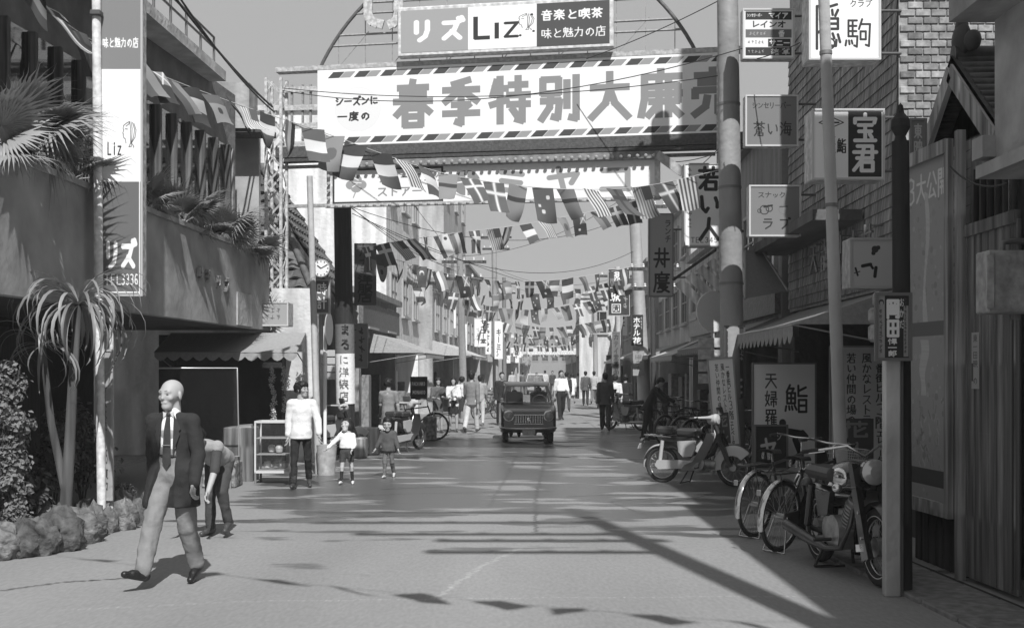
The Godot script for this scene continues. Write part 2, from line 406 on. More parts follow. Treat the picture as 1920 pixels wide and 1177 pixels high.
	"薬": [[0.6,1.2,9.4,1.2],[3,0.2,3,2.2],[7,0.2,7,2.2],[3.8,2.8,6.2,2.8,6.2,5.4,3.8,5.4,3.8,2.8],[3.8,4,6.2,4],[1.4,3,2.4,4],[8.6,3,7.6,4],[1.2,5.6,2.6,4.8],[8.8,5.6,7.4,4.8],[0.6,6.6,9.4,6.6],[5,5.4,5,9.8],[4.6,6.8,1.2,9.6],[5.4,6.8,8.8,9.6]],
	"品": [[3,0.6,7,0.6,7,4,3,4,3,0.6],[0.6,5.6,4.2,5.6,4.2,9.4,0.6,9.4,0.6,5.6],[5.8,5.6,9.4,5.6,9.4,9.4,5.8,9.4,5.8,5.6]],
	"ホ": [[1,3,9,3],[5,0.6,5,9.6],[2.8,5,1,8],[7.2,5,9,8]], "花": [[0.6,1.6,9.4,1.6],[3,0.2,3,3],[7,0.2,7,3],[3.4,3.4,0.8,6.4],[2.4,5,2.4,9.7],[8.8,4,5.4,6.6],[5.4,3.4,5.4,9.2,9.4,9.2,9.4,7.8]],
	"天": [[1.4,1.4,8.6,1.4],[0.8,4.2,9.2,4.2],[5,1.4,4.8,5,0.8,9.6],[5,4.6,9.4,9.6]],
	"婦": [[2,0.4,1,5.6,3.6,9],[3.6,2.6,2.8,6,0.6,9.4],[0.4,3,4,3],[5.2,0.8,9,0.8,9,4,5.2,4],[5.4,2.4,9,2.4],[4.6,5.2,9.8,5.2],[5.2,8.8,5.2,6.8,9.2,6.8,9.2,8.6],[7.2,5.2,7.2,9.9]],
	"羅": [[1.2,0.6,8.8,0.6,8.8,3,1.2,3,1.2,0.6],[3.8,0.6,3.8,3],[6.2,0.6,6.2,3],[3,3.6,1.2,5,3.2,5.2,1,7],[0.8,7.2,4,7],[2.4,7,2.4,9.8],[6,3.6,4.8,6],[5.6,5,5.6,9.8],[7.4,4,7.4,9.4],[5.6,5,9.4,5],[5.6,6.6,9.2,6.6],[5.6,8,9.2,8],[5.6,9.5,9.6,9.5]],
	"鮨": [[2.2,0.2,0.8,2.6],[1.6,1.4,3.8,1.4,3,2.8],[1,3,4.4,3,4.4,6.6,1,6.6,1,3],[1,4.8,4.4,4.8],[2.7,3,2.7,6.6],[0.6,7.6,0.3,9.2],[1.8,7.6,2,8.8],[3,7.6,3.3,8.8],[4.2,7.4,5,8.8],[9,1,6,2.2],[5.8,0.4,5.8,4,9.4,4],[6,5.4,9.2,5.4,9.2,9.6,6,9.6,6,5.4],[6,7.4,9.2,7.4]],
	"宝": [[5,0,5,1.4],[1,3,1,1.6,9,1.6,8.6,3],[2.4,3.8,7.6,3.8],[2.6,6,7.4,6],[1,9.2,9,9.2],[5,3.8,5,9.2],[6.8,7,7.6,8.2]],
	"君": [[2,1,7.8,1,7.8,5.2],[0.6,3.1,9.4,3.1],[1.8,5.2,7.8,5.2],[4.6,1,3.6,6,0.6,9.4],[3.6,6.6,8,6.6,8,9.6,3.6,9.6,3.6,6.6]],
	"駒": [[1.4,0.8,1.4,6,4.8,6,4.6,9.4,3.6,9],[1.4,0.8,4.6,0.8],[1.4,2.6,4.4,2.6],[1.4,4.3,4.4,4.3],[3,0.8,3,6],[0.6,7.4,0.3,9],[1.6,7.4,1.8,8.6],[2.6,7.4,2.9,8.4],[6.6,0.4,5.4,3.6],[6.2,2,9.6,2,9.2,9.2,8,8.8],[6,4.4,8,4.4,8,7,6,7,6,4.4]],
	"隠": [[1,0.8,1,9.8],[1,0.8,3.4,0.8,2.2,3.6,3.4,5.6,1.4,6.4],[8.6,0.4,5,1],[5,1.8,5.6,2.8],[6.8,1.6,7,2.6],[9,1.6,8,2.8],[4.8,3.4,9,3.4,9,5.6,4.8,5.6],[5,4.5,9,4.5],[4.6,7.2,4.2,9],[5.8,6.8,6,9.2,8.2,9.2,8.4,8],[7,6.6,7.6,7.6],[9,6.8,9.8,8.4]],
	"蒼": [[0.6,1.4,9.4,1.4],[3,0.2,3,2.4],[7,0.2,7,2.4],[5,2,1,4.6],[5,2,9,4.6],[3.4,4.4,6.6,4.4],[2.8,5.4,7,5.4,7,6.8,2.8,6.8],[2.8,5.4,2.6,8,1,9.7],[4,8,8,8,8,9.7,4,9.7,4,8]],
	"海": [[1.2,0.8,2.4,2],[0.6,3.4,1.8,4.4],[0.8,9.4,2.6,6.2],[5,0.2,3.6,3],[4.6,1.6,9.4,1.6],[4.8,3.2,8.8,3.2,8.4,9.4,7.2,9.2],[4.8,3.2,4.2,8,8.8,8],[3.4,5.8,9.8,5.8],[6.4,3.6,6.6,7.6]],
	"フ": [[1.2,1.8,8.6,1.8,7.2,6,2.8,9.5]], "ブ": [[1.2,1.8,7.6,1.8,6.8,6,2.8,9.5],[8.4,0,8.9,1.2],[9.5,-0.2,10,1]], "ラ": [[2,1.2,8,1.2],[1.2,3.8,8.6,3.8,7.2,7,3,9.6]],
	"バ": [[3.4,2,2.6,6,0.8,9],[6.4,2,8,5.5,9.4,9],[8,0.2,8.5,1.3],[9.2,0,9.7,1.1]], "ッ": [[2,4.5,2.8,6.5],[4.6,4,5.2,6],[8,4.2,7,7.5,4,9.5]],
	"サ": [[0.8,3,9.2,3],[3,0.8,3,6],[7,0.6,7,5,4.4,9.6]], "ニ": [[2,2.4,8,2.4],[0.8,8.2,9.2,8.2]], "マ": [[1,1.8,9,1.8,5,6.2],[3.6,4.6,6.6,8.8]], "レ": [[2.6,0.8,2.6,9,8.8,5.2]], "オ": [[1,3,9,3],[6,0.6,6,9.6,4.6,9],[6,3.2,1,8.4]],
	"番": [[8,0.4,2,1.2],[0.8,3.2,9.2,3.2],[5,1,5,5],[3,1.8,3.6,2.8],[7,1.6,6.4,2.8],[4.6,3.4,1,5.4],[5.4,3.4,9,5.4],[2.4,5.8,7.6,5.8,7.6,9.6,2.4,9.6,2.4,5.8],[2.4,7.7,7.6,7.7],[5,5.8,5,9.6]],
	"草": [[0.6,1.4,9.4,1.4],[3,0.2,3,2.4],[7,0.2,7,2.4],[2.6,3.2,7.4,3.2,7.4,6,2.6,6,2.6,3.2],[2.6,4.6,7.4,4.6],[0.6,7.6,9.4,7.6],[5,6,5,9.8]],
	"雑": [[0.6,2,4.4,2],[2.4,0.4,2.2,3.4,0.6,5],[4.4,2,4.2,4,5,4.6],[0.6,6.4,4.8,6.4],[2.6,5,2.6,9.7],[2.4,6.6,0.6,9],[2.8,6.6,4.6,8.4],[6.6,0.4,5.6,3.2],[6,2.4,6,9.7],[6,2.6,9.6,2.6],[6,4.8,9.2,4.8],[6,7,9.2,7],[6,9.2,9.8,9.2],[7.8,2.6,7.8,9.2]],
	"岡": [[1,0.8,1,9.8],[1,0.8,9,0.8,9,9.6,7.6,9.4],[3.2,1.8,3.8,3],[6.8,1.8,6.2,3],[2.6,3.6,7.4,3.6],[3,5,3,7.6,7,7.6,7,5],[5,4,5,7.6]], "田": [[1.2,1.2,8.8,1.2,8.8,9,1.2,9,1.2,1.2],[1.2,5.1,8.8,5.1],[5,1.2,5,9]],
	"悍": [[2,0.4,2,9.7],[0.8,2.6,0.5,4.6],[3.2,2.4,3.8,4],[5,0.8,9,0.8,9,4.2,5,4.2,5,0.8],[5,2.5,9,2.5],[4.8,5.6,9.2,5.6],[4,7.4,9.8,7.4],[7,5.6,7,9.8]],
	"郎": [[3,0.2,3,1.4],[1.2,1.6,5,1.6,5,5.4,1.2,5.4],[1.2,3.5,5,3.5],[1.2,1.6,1.2,8.8,4,7],[3.4,6,5,8.4],[6.4,0.8,9.2,0.8,7.8,3.6,9.4,6,7.4,7],[6.4,0.8,6.4,9.8]],
	"お": [[1.4,2.6,6.4,2.6],[3.8,0.6,3.8,8,2.2,9,1.4,7.4,5,4.6,8.4,5.6,8.2,8.4,5.6,9.4],[8,1.4,9.4,3]], "か": [[1,3,6,3,6.4,5,5.4,9,4.2,8.4],[3.6,0.6,1.2,9],[7.6,2.4,9.2,5.4]], "だ": [[1,2.4,6,2.4],[3.8,0.6,1.4,9],[5.4,4.8,8.6,4.8],[5,7.4,5.8,9,9,9],[7.8,0.4,8.4,1.6],[9.2,0.2,9.8,1.4]],
	"街": [[2.4,0.4,0.8,2.4],[2.6,3,0.6,5.4],[1.8,4.6,1.8,9.7],[3.4,2,6.4,2],[4.9,0.6,4.9,4],[3.2,4,6.6,4],[3.6,6,6.4,6],[5,4.6,5,8.6],[3.2,9,6.8,8.4],[7.2,1.4,9.6,1.4],[7,4,9.8,4],[8.6,4,8.6,9.6,7.6,9.2]],
	"ビ": [[2,1,2,8.8,8.6,8.8],[7.6,3,2.2,5],[8.4,0.2,8.9,1.3],[9.5,0,10,1]], "エ": [[1.6,2,8.4,2],[5,2,5,8.4],[0.8,8.4,9.2,8.4]], "ベ": [[0.8,6.5,3.6,3,9.2,8],[7,1.6,7.6,2.8],[8.4,1,9,2.2]], "タ": [[4,0.8,3,4,1,6],[3.6,2.5,8.2,2.5,7,6.5,3,9.6],[3.4,4.6,6.8,6.8]], "を": [[1.6,2,7.8,2],[4.4,0.6,1.8,5.6,4.6,4.4,5.4,7],[8.8,4,4,7,4.4,9,8.4,9]],
	"階": [[1,0.8,1,9.8],[1,0.8,3,0.8,2,3.4,3,5.2,1.4,6],[4.2,1,4.2,4.6,6.2,3.8],[4.2,2.6,6,2.6],[9.4,1.2,7,2.4],[7,0.6,7,4.6,9.6,4.6],[6.6,5,6,6],[4.6,6.2,9,6.2,9,9.6,4.6,9.6,4.6,6.2],[4.6,7.9,9,7.9]],
	"風": [[1.4,0.8,1.4,6,0.4,9.6],[1.4,0.8,8.2,0.8,8.4,8,9.6,9.4],[7,1.8,3.4,2.6],[3.2,3.8,6.8,3.8,6.8,6,3.2,6,3.2,3.8],[5,2.4,5,8.4],[2.6,8.8,6.8,7.8],[6.4,7,7.4,8.6]],
	"仲": [[2.8,0.4,0.6,5],[2,3.2,2,9.7],[4.2,2.4,9.4,2.4,9.4,6,4.2,6,4.2,2.4],[6.8,0.4,6.8,9.8]], "な": [[1.2,2.4,5.4,2.4],[3.8,0.6,1.2,6.4],[7,1.4,8.8,3],[6.4,3.8,6.4,8.4,4.4,9.4,3.2,8.2,5,7.2,8.8,9.2]],
	"間": [[1,0.8,1,9.8],[1,0.8,4,0.8,4,3.6,1,3.6],[1,2.2,4,2.2],[9,0.8,9,9.6,7.8,9.4],[9,0.8,6,0.8,6,3.6,9,3.6],[6,2.2,9,2.2],[3.4,5,6.6,5,6.6,8.8,3.4,8.8,3.4,5],[3.4,6.9,6.6,6.9]],
	"開": [[1,0.8,1,9.8],[1,0.8,4,0.8,4,3.6,1,3.6],[1,2.2,4,2.2],[9,0.8,9,9.6,7.8,9.4],[9,0.8,6,0.8,6,3.6,9,3.6],[6,2.2,9,2.2],[3,5,7,5],[2.6,6.8,7.4,6.8],[4.2,5,4,9],[6,5,6,9]], "公": [[3.4,0.8,0.8,5],[6.6,0.8,9.4,5],[4.4,4.6,2.4,9,8,8.4],[6.6,6.6,8.8,9.4]],
	"場": [[0.4,4,3.4,3.6],[1.9,0.8,1.9,7.8],[0.4,8.4,3.6,7.2],[4.8,0.6,8.6,0.6,8.6,3.8,4.8,3.8,4.8,0.6],[4.8,2.2,8.6,2.2],[3.8,5,9.8,5],[5.6,5,3.6,7.8],[5,6.2,9.4,6.2,8.8,9.4,7.6,9.2],[6.8,6.4,4.4,9.4],[8.4,6.4,6.2,9.6]],
	"東": [[1,1.6,9,1.6],[2,3.2,8,3.2,8,6.6,2,6.6,2,3.2],[2,4.9,8,4.9],[5,0.2,5,9.8],[4.6,6.8,0.8,9.4],[5.4,6.8,9.2,9.4]], "映": [[0.8,1.6,3.4,1.6,3.4,8.2,0.8,8.2,0.8,1.6],[0.8,4.8,3.4,4.8],[5,5.4,5,2,9.2,2,9.2,5.4],[4.2,5.4,9.9,5.4],[7.1,0.4,7,5.4,4.4,9.6],[7.2,5.6,9.8,9.6]],
	"L": [[2,0.5,2,9.5,8,9.5]], "i": [[5,3.4,5,9.5],[5,0.8,5,1.6]], "z": [[2,3.4,8,3.4,2,9.5,8,9.5]], "T": [[1,0.7,9,0.7],[5,0.7,5,9.5]], "E": [[8,0.7,2,0.7,2,9.5,8,9.5],[2,5,7,5]],
	"3": [[2,1.2,5,0.5,8,1.6,7.6,4,5,4.8,7.8,5.6,8,8.4,5,9.6,2,8.8]], "6": [[7.6,1,4.6,0.6,2.4,3,2,7,4,9.5,7,9,8,7,6.6,5,4,4.8,2.2,6.4]], "8": [[5,4.8,2.6,3,3.6,0.8,6.4,0.8,7.4,3,5,4.8,2.2,7,3.4,9.4,6.6,9.4,7.8,7,5,4.8]], "5": [[7.6,0.6,2.6,0.6,2.4,4.4,6,4,8,6.4,6.6,9.2,2.2,9]], "4": [[6.6,9.6,6.6,0.6,1.6,6.8,8.6,6.8]],
	"P": [[2.4,9.6,2.4,0.6,7,0.8,7.8,3,6.8,5.2,2.4,5.2]], "A": [[1.4,9.6,5,0.6,8.6,9.6],[2.8,6.6,7.2,6.6]], "C": [[8,2,5.4,0.6,2.6,2.4,2,6,3.4,9,6,9.6,8.2,8]], "H": [[2,0.6,2,9.6],[8,0.6,8,9.6],[2,5,8,5]], "I": [[5,0.6,5,9.6]], "N": [[2,9.6,2,0.6,8,9.6,8,0.6]], "K": [[2.4,0.6,2.4,9.6],[8,0.6,2.6,5.6],[4,4.6,8.2,9.6]], "O": [[5,0.6,2.2,2.6,2.2,7.4,5,9.6,7.8,7.4,7.8,2.6,5,0.6]], "M": [[1.6,9.6,2,0.6,5,7,8,0.6,8.4,9.6]], "S": [[7.8,1.6,5,0.5,2.4,2,3,4.4,7,5.6,7.8,8,5,9.6,2.2,8.6]],
}
const SHEET := 2048
var ink := PackedByteArray()
var sky_line := PackedInt32Array()
var print_mat: StandardMaterial3D
var print_gloss: StandardMaterial3D
var flag_mat: StandardMaterial3D
var cur := Rect2i()

func tile(w: int, h: int, paper: float) -> Rect2i:
	# a new patch of the print sheet, filled with the paper's tone (linear grey)
	# lowest gap on the sheet that is wide enough, in columns of 8
	if sky_line.is_empty(): sky_line.resize(SHEET / 8)
	var n := (w + 11) / 8
	var best := 1 << 20
	var bx := 0
	for x in SHEET / 8 - n:
		var y := 0
		for k in n: y = maxi(y, sky_line[x + k])
		if y < best:
			best = y; bx = x
	if best + h > SHEET: print("print sheet is full")
	for k in n: sky_line[bx + k] = best + h + 4
	cur = Rect2i(bx * 8, best, w, h)
	fill(0, 0, w, h, paper)
	return cur

func tone(g: float) -> int:
	return int(clampf(Color(g, g, g).linear_to_srgb().r, 0, 1) * 255.0)

func fill(x: float, y: float, w: float, h: float, g: float) -> void:
	var t := tone(g)
	for j in range(maxi(int(y), 0), mini(int(y + h), cur.size.y)):
		var o := (cur.position.y + j) * SHEET + cur.position.x
		for i in range(maxi(int(x), 0), mini(int(x + w), cur.size.x)):
			ink[o + i] = t

func disc(cx: float, cy: float, r: float, g: float, hole := 0.0) -> void:
	var t := tone(g)
	for j in range(maxi(int(cy - r), 0), mini(int(cy + r) + 1, cur.size.y)):
		for i in range(maxi(int(cx - r), 0), mini(int(cx + r) + 1, cur.size.x)):
			var q := Vector2(i - cx, j - cy).length()
			if q < r and q >= hole: ink[(cur.position.y + j) * SHEET + cur.position.x + i] = t

func stroke(x0: float, y0: float, x1: float, y1: float, w: float, t: int, butt := false) -> void:
	var h := w * 0.5
	var a := Vector2(x0, y0)
	var ab := Vector2(x1 - x0, y1 - y0)
	var l2 := maxf(ab.length_squared(), 1e-6)
	var ex := 0.0 if not butt else h * 0.6 / sqrt(l2)
	for j in range(maxi(int(minf(y0, y1) - h - 1), 0), mini(int(maxf(y0, y1) + h + 2), cur.size.y)):
		for i in range(maxi(int(minf(x0, x1) - h - 1), 0), mini(int(maxf(x0, x1) + h + 2), cur.size.x)):
			var p := Vector2(i + 0.5, j + 0.5) - a
			var k := p.dot(ab) / l2
			if butt and (k < -ex or k > 1.0 + ex): continue
			var d := (p - ab * (k if butt else clampf(k, 0, 1))).length()
			var c := clampf(h - d + 0.5, 0, 1)
			if c > 0:
				var q := (cur.position.y + j) * SHEET + cur.position.x + i
				ink[q] = int(lerpf(ink[q], t, c))

func glyph(ch: String, x: float, y: float, sx: float, sy: float, w: float, g: float, butt := false) -> void:
	if not GL.has(ch): return
	var t := tone(g)
	for s in GL[ch]:
		for k in range(0, s.size() - 2, 2):
			stroke(x + s[k] * sx * 0.1, y + s[k + 1] * sy * 0.1, x + s[k + 2] * sx * 0.1, y + s[k + 3] * sy * 0.1, w, t, butt)

func text(s: String, x: float, y: float, sx: float, sy: float, w: float, g: float, down := false, gap := 1.12, butt := false) -> void:
	for k in s.length():
		var ch := s[k]
		if down and ch == "ー": ch = "丨"
		glyph(ch, x + (0.0 if down else k * sx * gap), y + (k * sy * gap if down else 0.0), sx, sy, w, g, butt)

func scribble(x: float, y: float, w: float, h: float, size: float, g: float, down := true) -> void:
	# fine print that the photograph itself does not let one read
	var t := tone(g)
	var n := int((h if down else w) / size)
	for k in n:
		var ox := x + (0.0 if down else k * size)
		var oy := y + (k * size if down else 0.0)
		for q in 3:
			var a := Vector2(ox + rr(0.1, 0.4) * size, oy + rr(0.1, 0.8) * size)
			stroke(a.x, a.y, a.x + rr(0.2, 0.5) * size, a.y + rr(-0.2, 0.3) * size, maxf(size * 0.13, 1.0), t)
		stroke(ox + 0.45 * size, oy + 0.1 * size, ox + rr(0.35, 0.55) * size, oy + 0.8 * size, maxf(size * 0.12, 1.0), t)

func rect_uv(r: Rect2i) -> Rect2:
	return Rect2(Vector2(r.position) / SHEET + Vector2.ONE * 0.3 / SHEET, Vector2(r.size) / SHEET - Vector2.ONE * 0.6 / SHEET)

func finish_print() -> void:
	var im := Image.create_from_data(SHEET, SHEET, false, Image.FORMAT_L8, ink)
	im.convert(Image.FORMAT_RGB8)
	var t := ImageTexture.create_from_image(im)
	for m in [print_mat, print_gloss, flag_mat]:
		m.albedo_texture = t

func start_print() -> void:
	ink.resize(SHEET * SHEET)
	print_mat = StandardMaterial3D.new(); print_mat.roughness = 0.7
	print_gloss = StandardMaterial3D.new(); print_gloss.roughness = 0.25
	flag_mat = StandardMaterial3D.new(); flag_mat.roughness = 0.85
	flag_mat.backlight_enabled = true; flag_mat.backlight = Color(0.5, 0.5, 0.5)

# ---------------------------------------------------------------- bodies: blended capsules on a grid, meshed as surface nets
class Field:
	var o: Vector3
	var c: float
	var nx: int
	var ny: int
	var nz: int
	var f := PackedFloat32Array()
	func _init(lo: Vector3, hi: Vector3, cell: float) -> void:
		c = cell
		o = lo - Vector3.ONE * cell * 2.0
		var s := (hi - o) / cell
		nx = int(s.x) + 4; ny = int(s.y) + 4; nz = int(s.z) + 4
		f.resize(nx * ny * nz)
		f.fill(1.0)
	func span(lo: Vector3, hi: Vector3) -> Array:
		var a := (lo - o) / c
		var b := (hi - o) / c
		return [clampi(int(a.x), 0, nx), clampi(int(a.y), 0, ny), clampi(int(a.z), 0, nz), clampi(int(b.x) + 2, 0, nx), clampi(int(b.y) + 2, 0, ny), clampi(int(b.z) + 2, 0, nz)]
	func cap(a: Vector3, b: Vector3, ra: float, rb: float, k := 0.02, flat := 1.0, fw := Vector3(0, 0, 1), cut := false) -> void:
		var m := maxf(ra, rb) + k + c * 2.0
		var s := span(a.min(b) - Vector3.ONE * m, a.max(b) + Vector3.ONE * m)
		var ba := b - a
		var bb := maxf(ba.dot(ba), 1e-9)
		var e := 1.0 / flat - 1.0
		var sc := 1.0 if flat > 0.99 else (1.0 + flat) * 0.5
		for z in range(s[2], s[5]):
			for y in range(s[1], s[4]):
				var row := (z * ny + y) * nx
				for x in range(s[0], s[3]):
					var p := Vector3(o.x + x * c, o.y + y * c, o.z + z * c) - a
					if e != 0.0: p += fw * (p.dot(fw) * e)
					var h := clampf(p.dot(ba) / bb, 0.0, 1.0)
					var d := ((p - ba * h).length() - lerpf(ra, rb, h)) * sc
					var q := row + x
					var g := f[q]
					if cut:
						d = -d
						var t := clampf(0.5 - 0.5 * (g - d) / k, 0.0, 1.0)
						f[q] = lerpf(g, d, t) + k * t * (1.0 - t)
					else:
						var t := clampf(0.5 + 0.5 * (g - d) / k, 0.0, 1.0)
						f[q] = lerpf(g, d, t) - k * t * (1.0 - t)
	func blob(p0: Vector3, r: Vector3, k := 0.015, b := Basis.IDENTITY, cut := false) -> void:
		var m := maxf(r.x, maxf(r.y, r.z)) + k + c * 2.0
		var s := span(p0 - Vector3.ONE * m, p0 + Vector3.ONE * m)
		var inv := b.transposed()
		var rm := minf(r.x, minf(r.y, r.z))
		for z in range(s[2], s[5]):
			for y in range(s[1], s[4]):
				var row := (z * ny + y) * nx
				for x in range(s[0], s[3]):
					var p := inv * (Vector3(o.x + x * c, o.y + y * c, o.z + z * c) - p0)
					var l := (p / r).length()
					var d := (l - 1.0) * (p.length() / l if l > 1e-3 else rm)
					var q := row + x
					var g := f[q]
					if cut:
						d = -d
						var t := clampf(0.5 - 0.5 * (g - d) / k, 0.0, 1.0)
						f[q] = lerpf(g, d, t) + k * t * (1.0 - t)
					else:
						var t := clampf(0.5 + 0.5 * (g - d) / k, 0.0, 1.0)
						f[q] = lerpf(g, d, t) - k * t * (1.0 - t)
	func below(y0: float) -> void:
		# cut away what lies under y0
		for z in nz:
			for y in range(0, clampi(int((y0 - o.y) / c) + 1, 0, ny)):
				for x in nx: f[(z * ny + y) * nx + x] = maxf(f[(z * ny + y) * nx + x], y0 - (o.y + y * c))
	func folds(amp: float, freq: float, seed: int, stretch := Vector3.ONE) -> void:
		var nz0 := FastNoiseLite.new()
		nz0.seed = seed; nz0.frequency = freq; nz0.fractal_octaves = 2
		for q in f.size():
			if absf(f[q]) < amp * 3.0:
				var x := q % nx
				var y := (q / nx) % ny
				var z := q / (nx * ny)
				f[q] += amp * nz0.get_noise_3d((o.x + x * c) * stretch.x, (o.y + y * c) * stretch.y, (o.z + z * c) * stretch.z)
	func into(mb: MB, xf := Transform3D.IDENTITY) -> void:
		var id := PackedInt32Array()
		id.resize(f.size())
		id.fill(-1)
		var base := mb.v.size()
		var count := 0
		var sy := nx
		var sz := nx * ny
		var off := [0, 1, sy, sy + 1, sz, sz + 1, sz + sy, sz + sy + 1]
		var edge := [[0, 1], [2, 3], [4, 5], [6, 7], [0, 2], [1, 3], [4, 6], [5, 7], [0, 4], [1, 5], [2, 6], [3, 7]]
		var pos := PackedVector3Array()
		for z in nz - 1:
			for y in ny - 1:
				var q := (z * ny + y) * nx
				for x in nx - 1:
					var i := q + x
					var s := f[i] < 0.0
					if (f[i + 1] < 0.0) == s and (f[i + sy] < 0.0) == s and (f[i + sz] < 0.0) == s and (f[i + sy + 1] < 0.0) == s and (f[i + sz + 1] < 0.0) == s and (f[i + sz + sy] < 0.0) == s and (f[i + sz + sy + 1] < 0.0) == s: continue
					var acc := Vector3.ZERO
					var m := 0
					for e in edge:
						var g0: float = f[i + off[e[0]]]
						var g1: float = f[i + off[e[1]]]
						if (g0 < 0.0) != (g1 < 0.0):
							var t := g0 / (g0 - g1)
							var a: int = e[0]
							var b: int = e[1]
							acc += Vector3(lerpf(a & 1, b & 1, t), lerpf((a >> 1) & 1, (b >> 1) & 1, t), lerpf((a >> 2) & 1, (b >> 2) & 1, t))
							m += 1
					id[i] = count
					count += 1
					pos.append(o + (Vector3(x, y, z) + acc / m) * c)
		var nor := PackedVector3Array()
		nor.resize(count)
		var tris := PackedInt32Array()
		for z in range(1, nz - 1):
			for y in range(1, ny - 1):
				for x in range(1, nx - 1):
					var i := (z * ny + y) * nx + x
					var s := f[i] < 0.0
					for ax in 3:
						var st: int = [1, sy, sz][ax]
						if (f[i + st] < 0.0) == s: continue
						var u: int = [sy, sz, 1][ax]
						var w: int = [sz, 1, sy][ax]
						var a := id[i]
						var b := id[i - u]
						var d := id[i - w]
						var e := id[i - u - w]
						if a < 0 or b < 0 or d < 0 or e < 0: continue
						# ring a, b, e, d
						var r := [a, b, e, d] if s else [a, d, e, b]
						var nn := (pos[r[2]] - pos[r[0]]).cross(pos[r[3]] - pos[r[1]])
						for k in 4: nor[r[k]] += nn
						tris.append_array([r[0], r[2], r[1], r[0], r[3], r[2]])
		for k in count:
			mb.v.append(xf * pos[k]); mb.n.append((xf.basis * nor[k]).normalized()); mb.uv.append(Vector2.ZERO)
		for k in tris: mb.idx.append(base + k)

func joints(H: float, p: Dictionary) -> Dictionary:
	var lean: float = p.get("lean", 0.0)
	var up := Vector3(p.get("tilt", 0.0), cos(lean), sin(lean)).normalized()
	var fw := Vector3(0, -sin(lean), cos(lean))
	var j := {"up": up, "fw": fw, "pelvis": Vector3.ZERO, "waist": up * 0.09 * H, "chest": up * 0.22 * H, "neck": up * 0.318 * H}
	var hp: float = p.get("nod", 0.0) + lean * 0.6
	j.hup = Vector3(0, cos(hp), sin(hp))
	j.head = j.neck + j.hup * 0.085 * H + fw * 0.012 * H
	for s in [1, -1]:
		var L := "l" if s == 1 else "r"
		var arm: Array = p.get("arm_" + L, [0.0, 0.12, 0.15])
		var leg: Array = p.get("leg_" + L, [0.0, 0.0])
		var sh: Vector3 = up * 0.272 * H + Vector3(s * 0.1 * H, 0, 0)
		j["sh_" + L] = sh
		var a: float = arm[0]
		var out: float = arm[1]
		j["el_" + L] = sh + Vector3(s * sin(out), -cos(out) * cos(a), cos(out) * sin(a)) * 0.17 * H
		var a2: float = a + arm[2]
		var o2: float = out + (arm[3] if arm.size() > 3 else -0.1)
		var dir := Vector3(s * sin(o2), -cos(o2) * cos(a2), cos(o2) * sin(a2))
		j["wr_" + L] = j["el_" + L] + dir * 0.147 * H
		j["hd_" + L] = dir
		var lo: float = leg[2] if leg.size() > 2 else 0.04
		var h: float = leg[0]
		var k: float = h - leg[1]
		j["hip_" + L] = Vector3(s * 0.052 * H, -0.015 * H, 0)
		j["kn_" + L] = j["hip_" + L] + Vector3(s * sin(lo), -cos(h), sin(h)).normalized() * 0.243 * H
		j["an_" + L] = j["kn_" + L] + Vector3(s * sin(lo * 0.5), -cos(k), sin(k)).normalized() * 0.235 * H
		var ft: float = clampf(k, -1.1, 0.35) * 0.75
		var tn: float = (leg[3] if leg.size() > 3 else 0.15) * s
		j["toe_" + L] = j["an_" + L] + Vector3(sin(tn) * cos(ft), sin(ft), cos(tn) * cos(ft)) * 0.105 * H - Vector3(0, 0.022 * H, 0)
		j["heel_" + L] = j["an_" + L] - Vector3(0, 0.022 * H * cos(ft), 0.03 * H * cos(ft)) + Vector3(0, -0.03 * H * sin(ft), 0)
	var low := 9.0
	for L in ["l", "r"]:
		low = minf(low, minf(j["toe_" + L].y, j["heel_" + L].y))
	var lift: float = 0.018 * H - low + p.get("raise", 0.0)
	for k in j:
		if j[k] is Vector3 and not k in ["up", "fw", "hup", "hd_l", "hd_r"]: j[k] += Vector3(0, lift, 0)
	return j

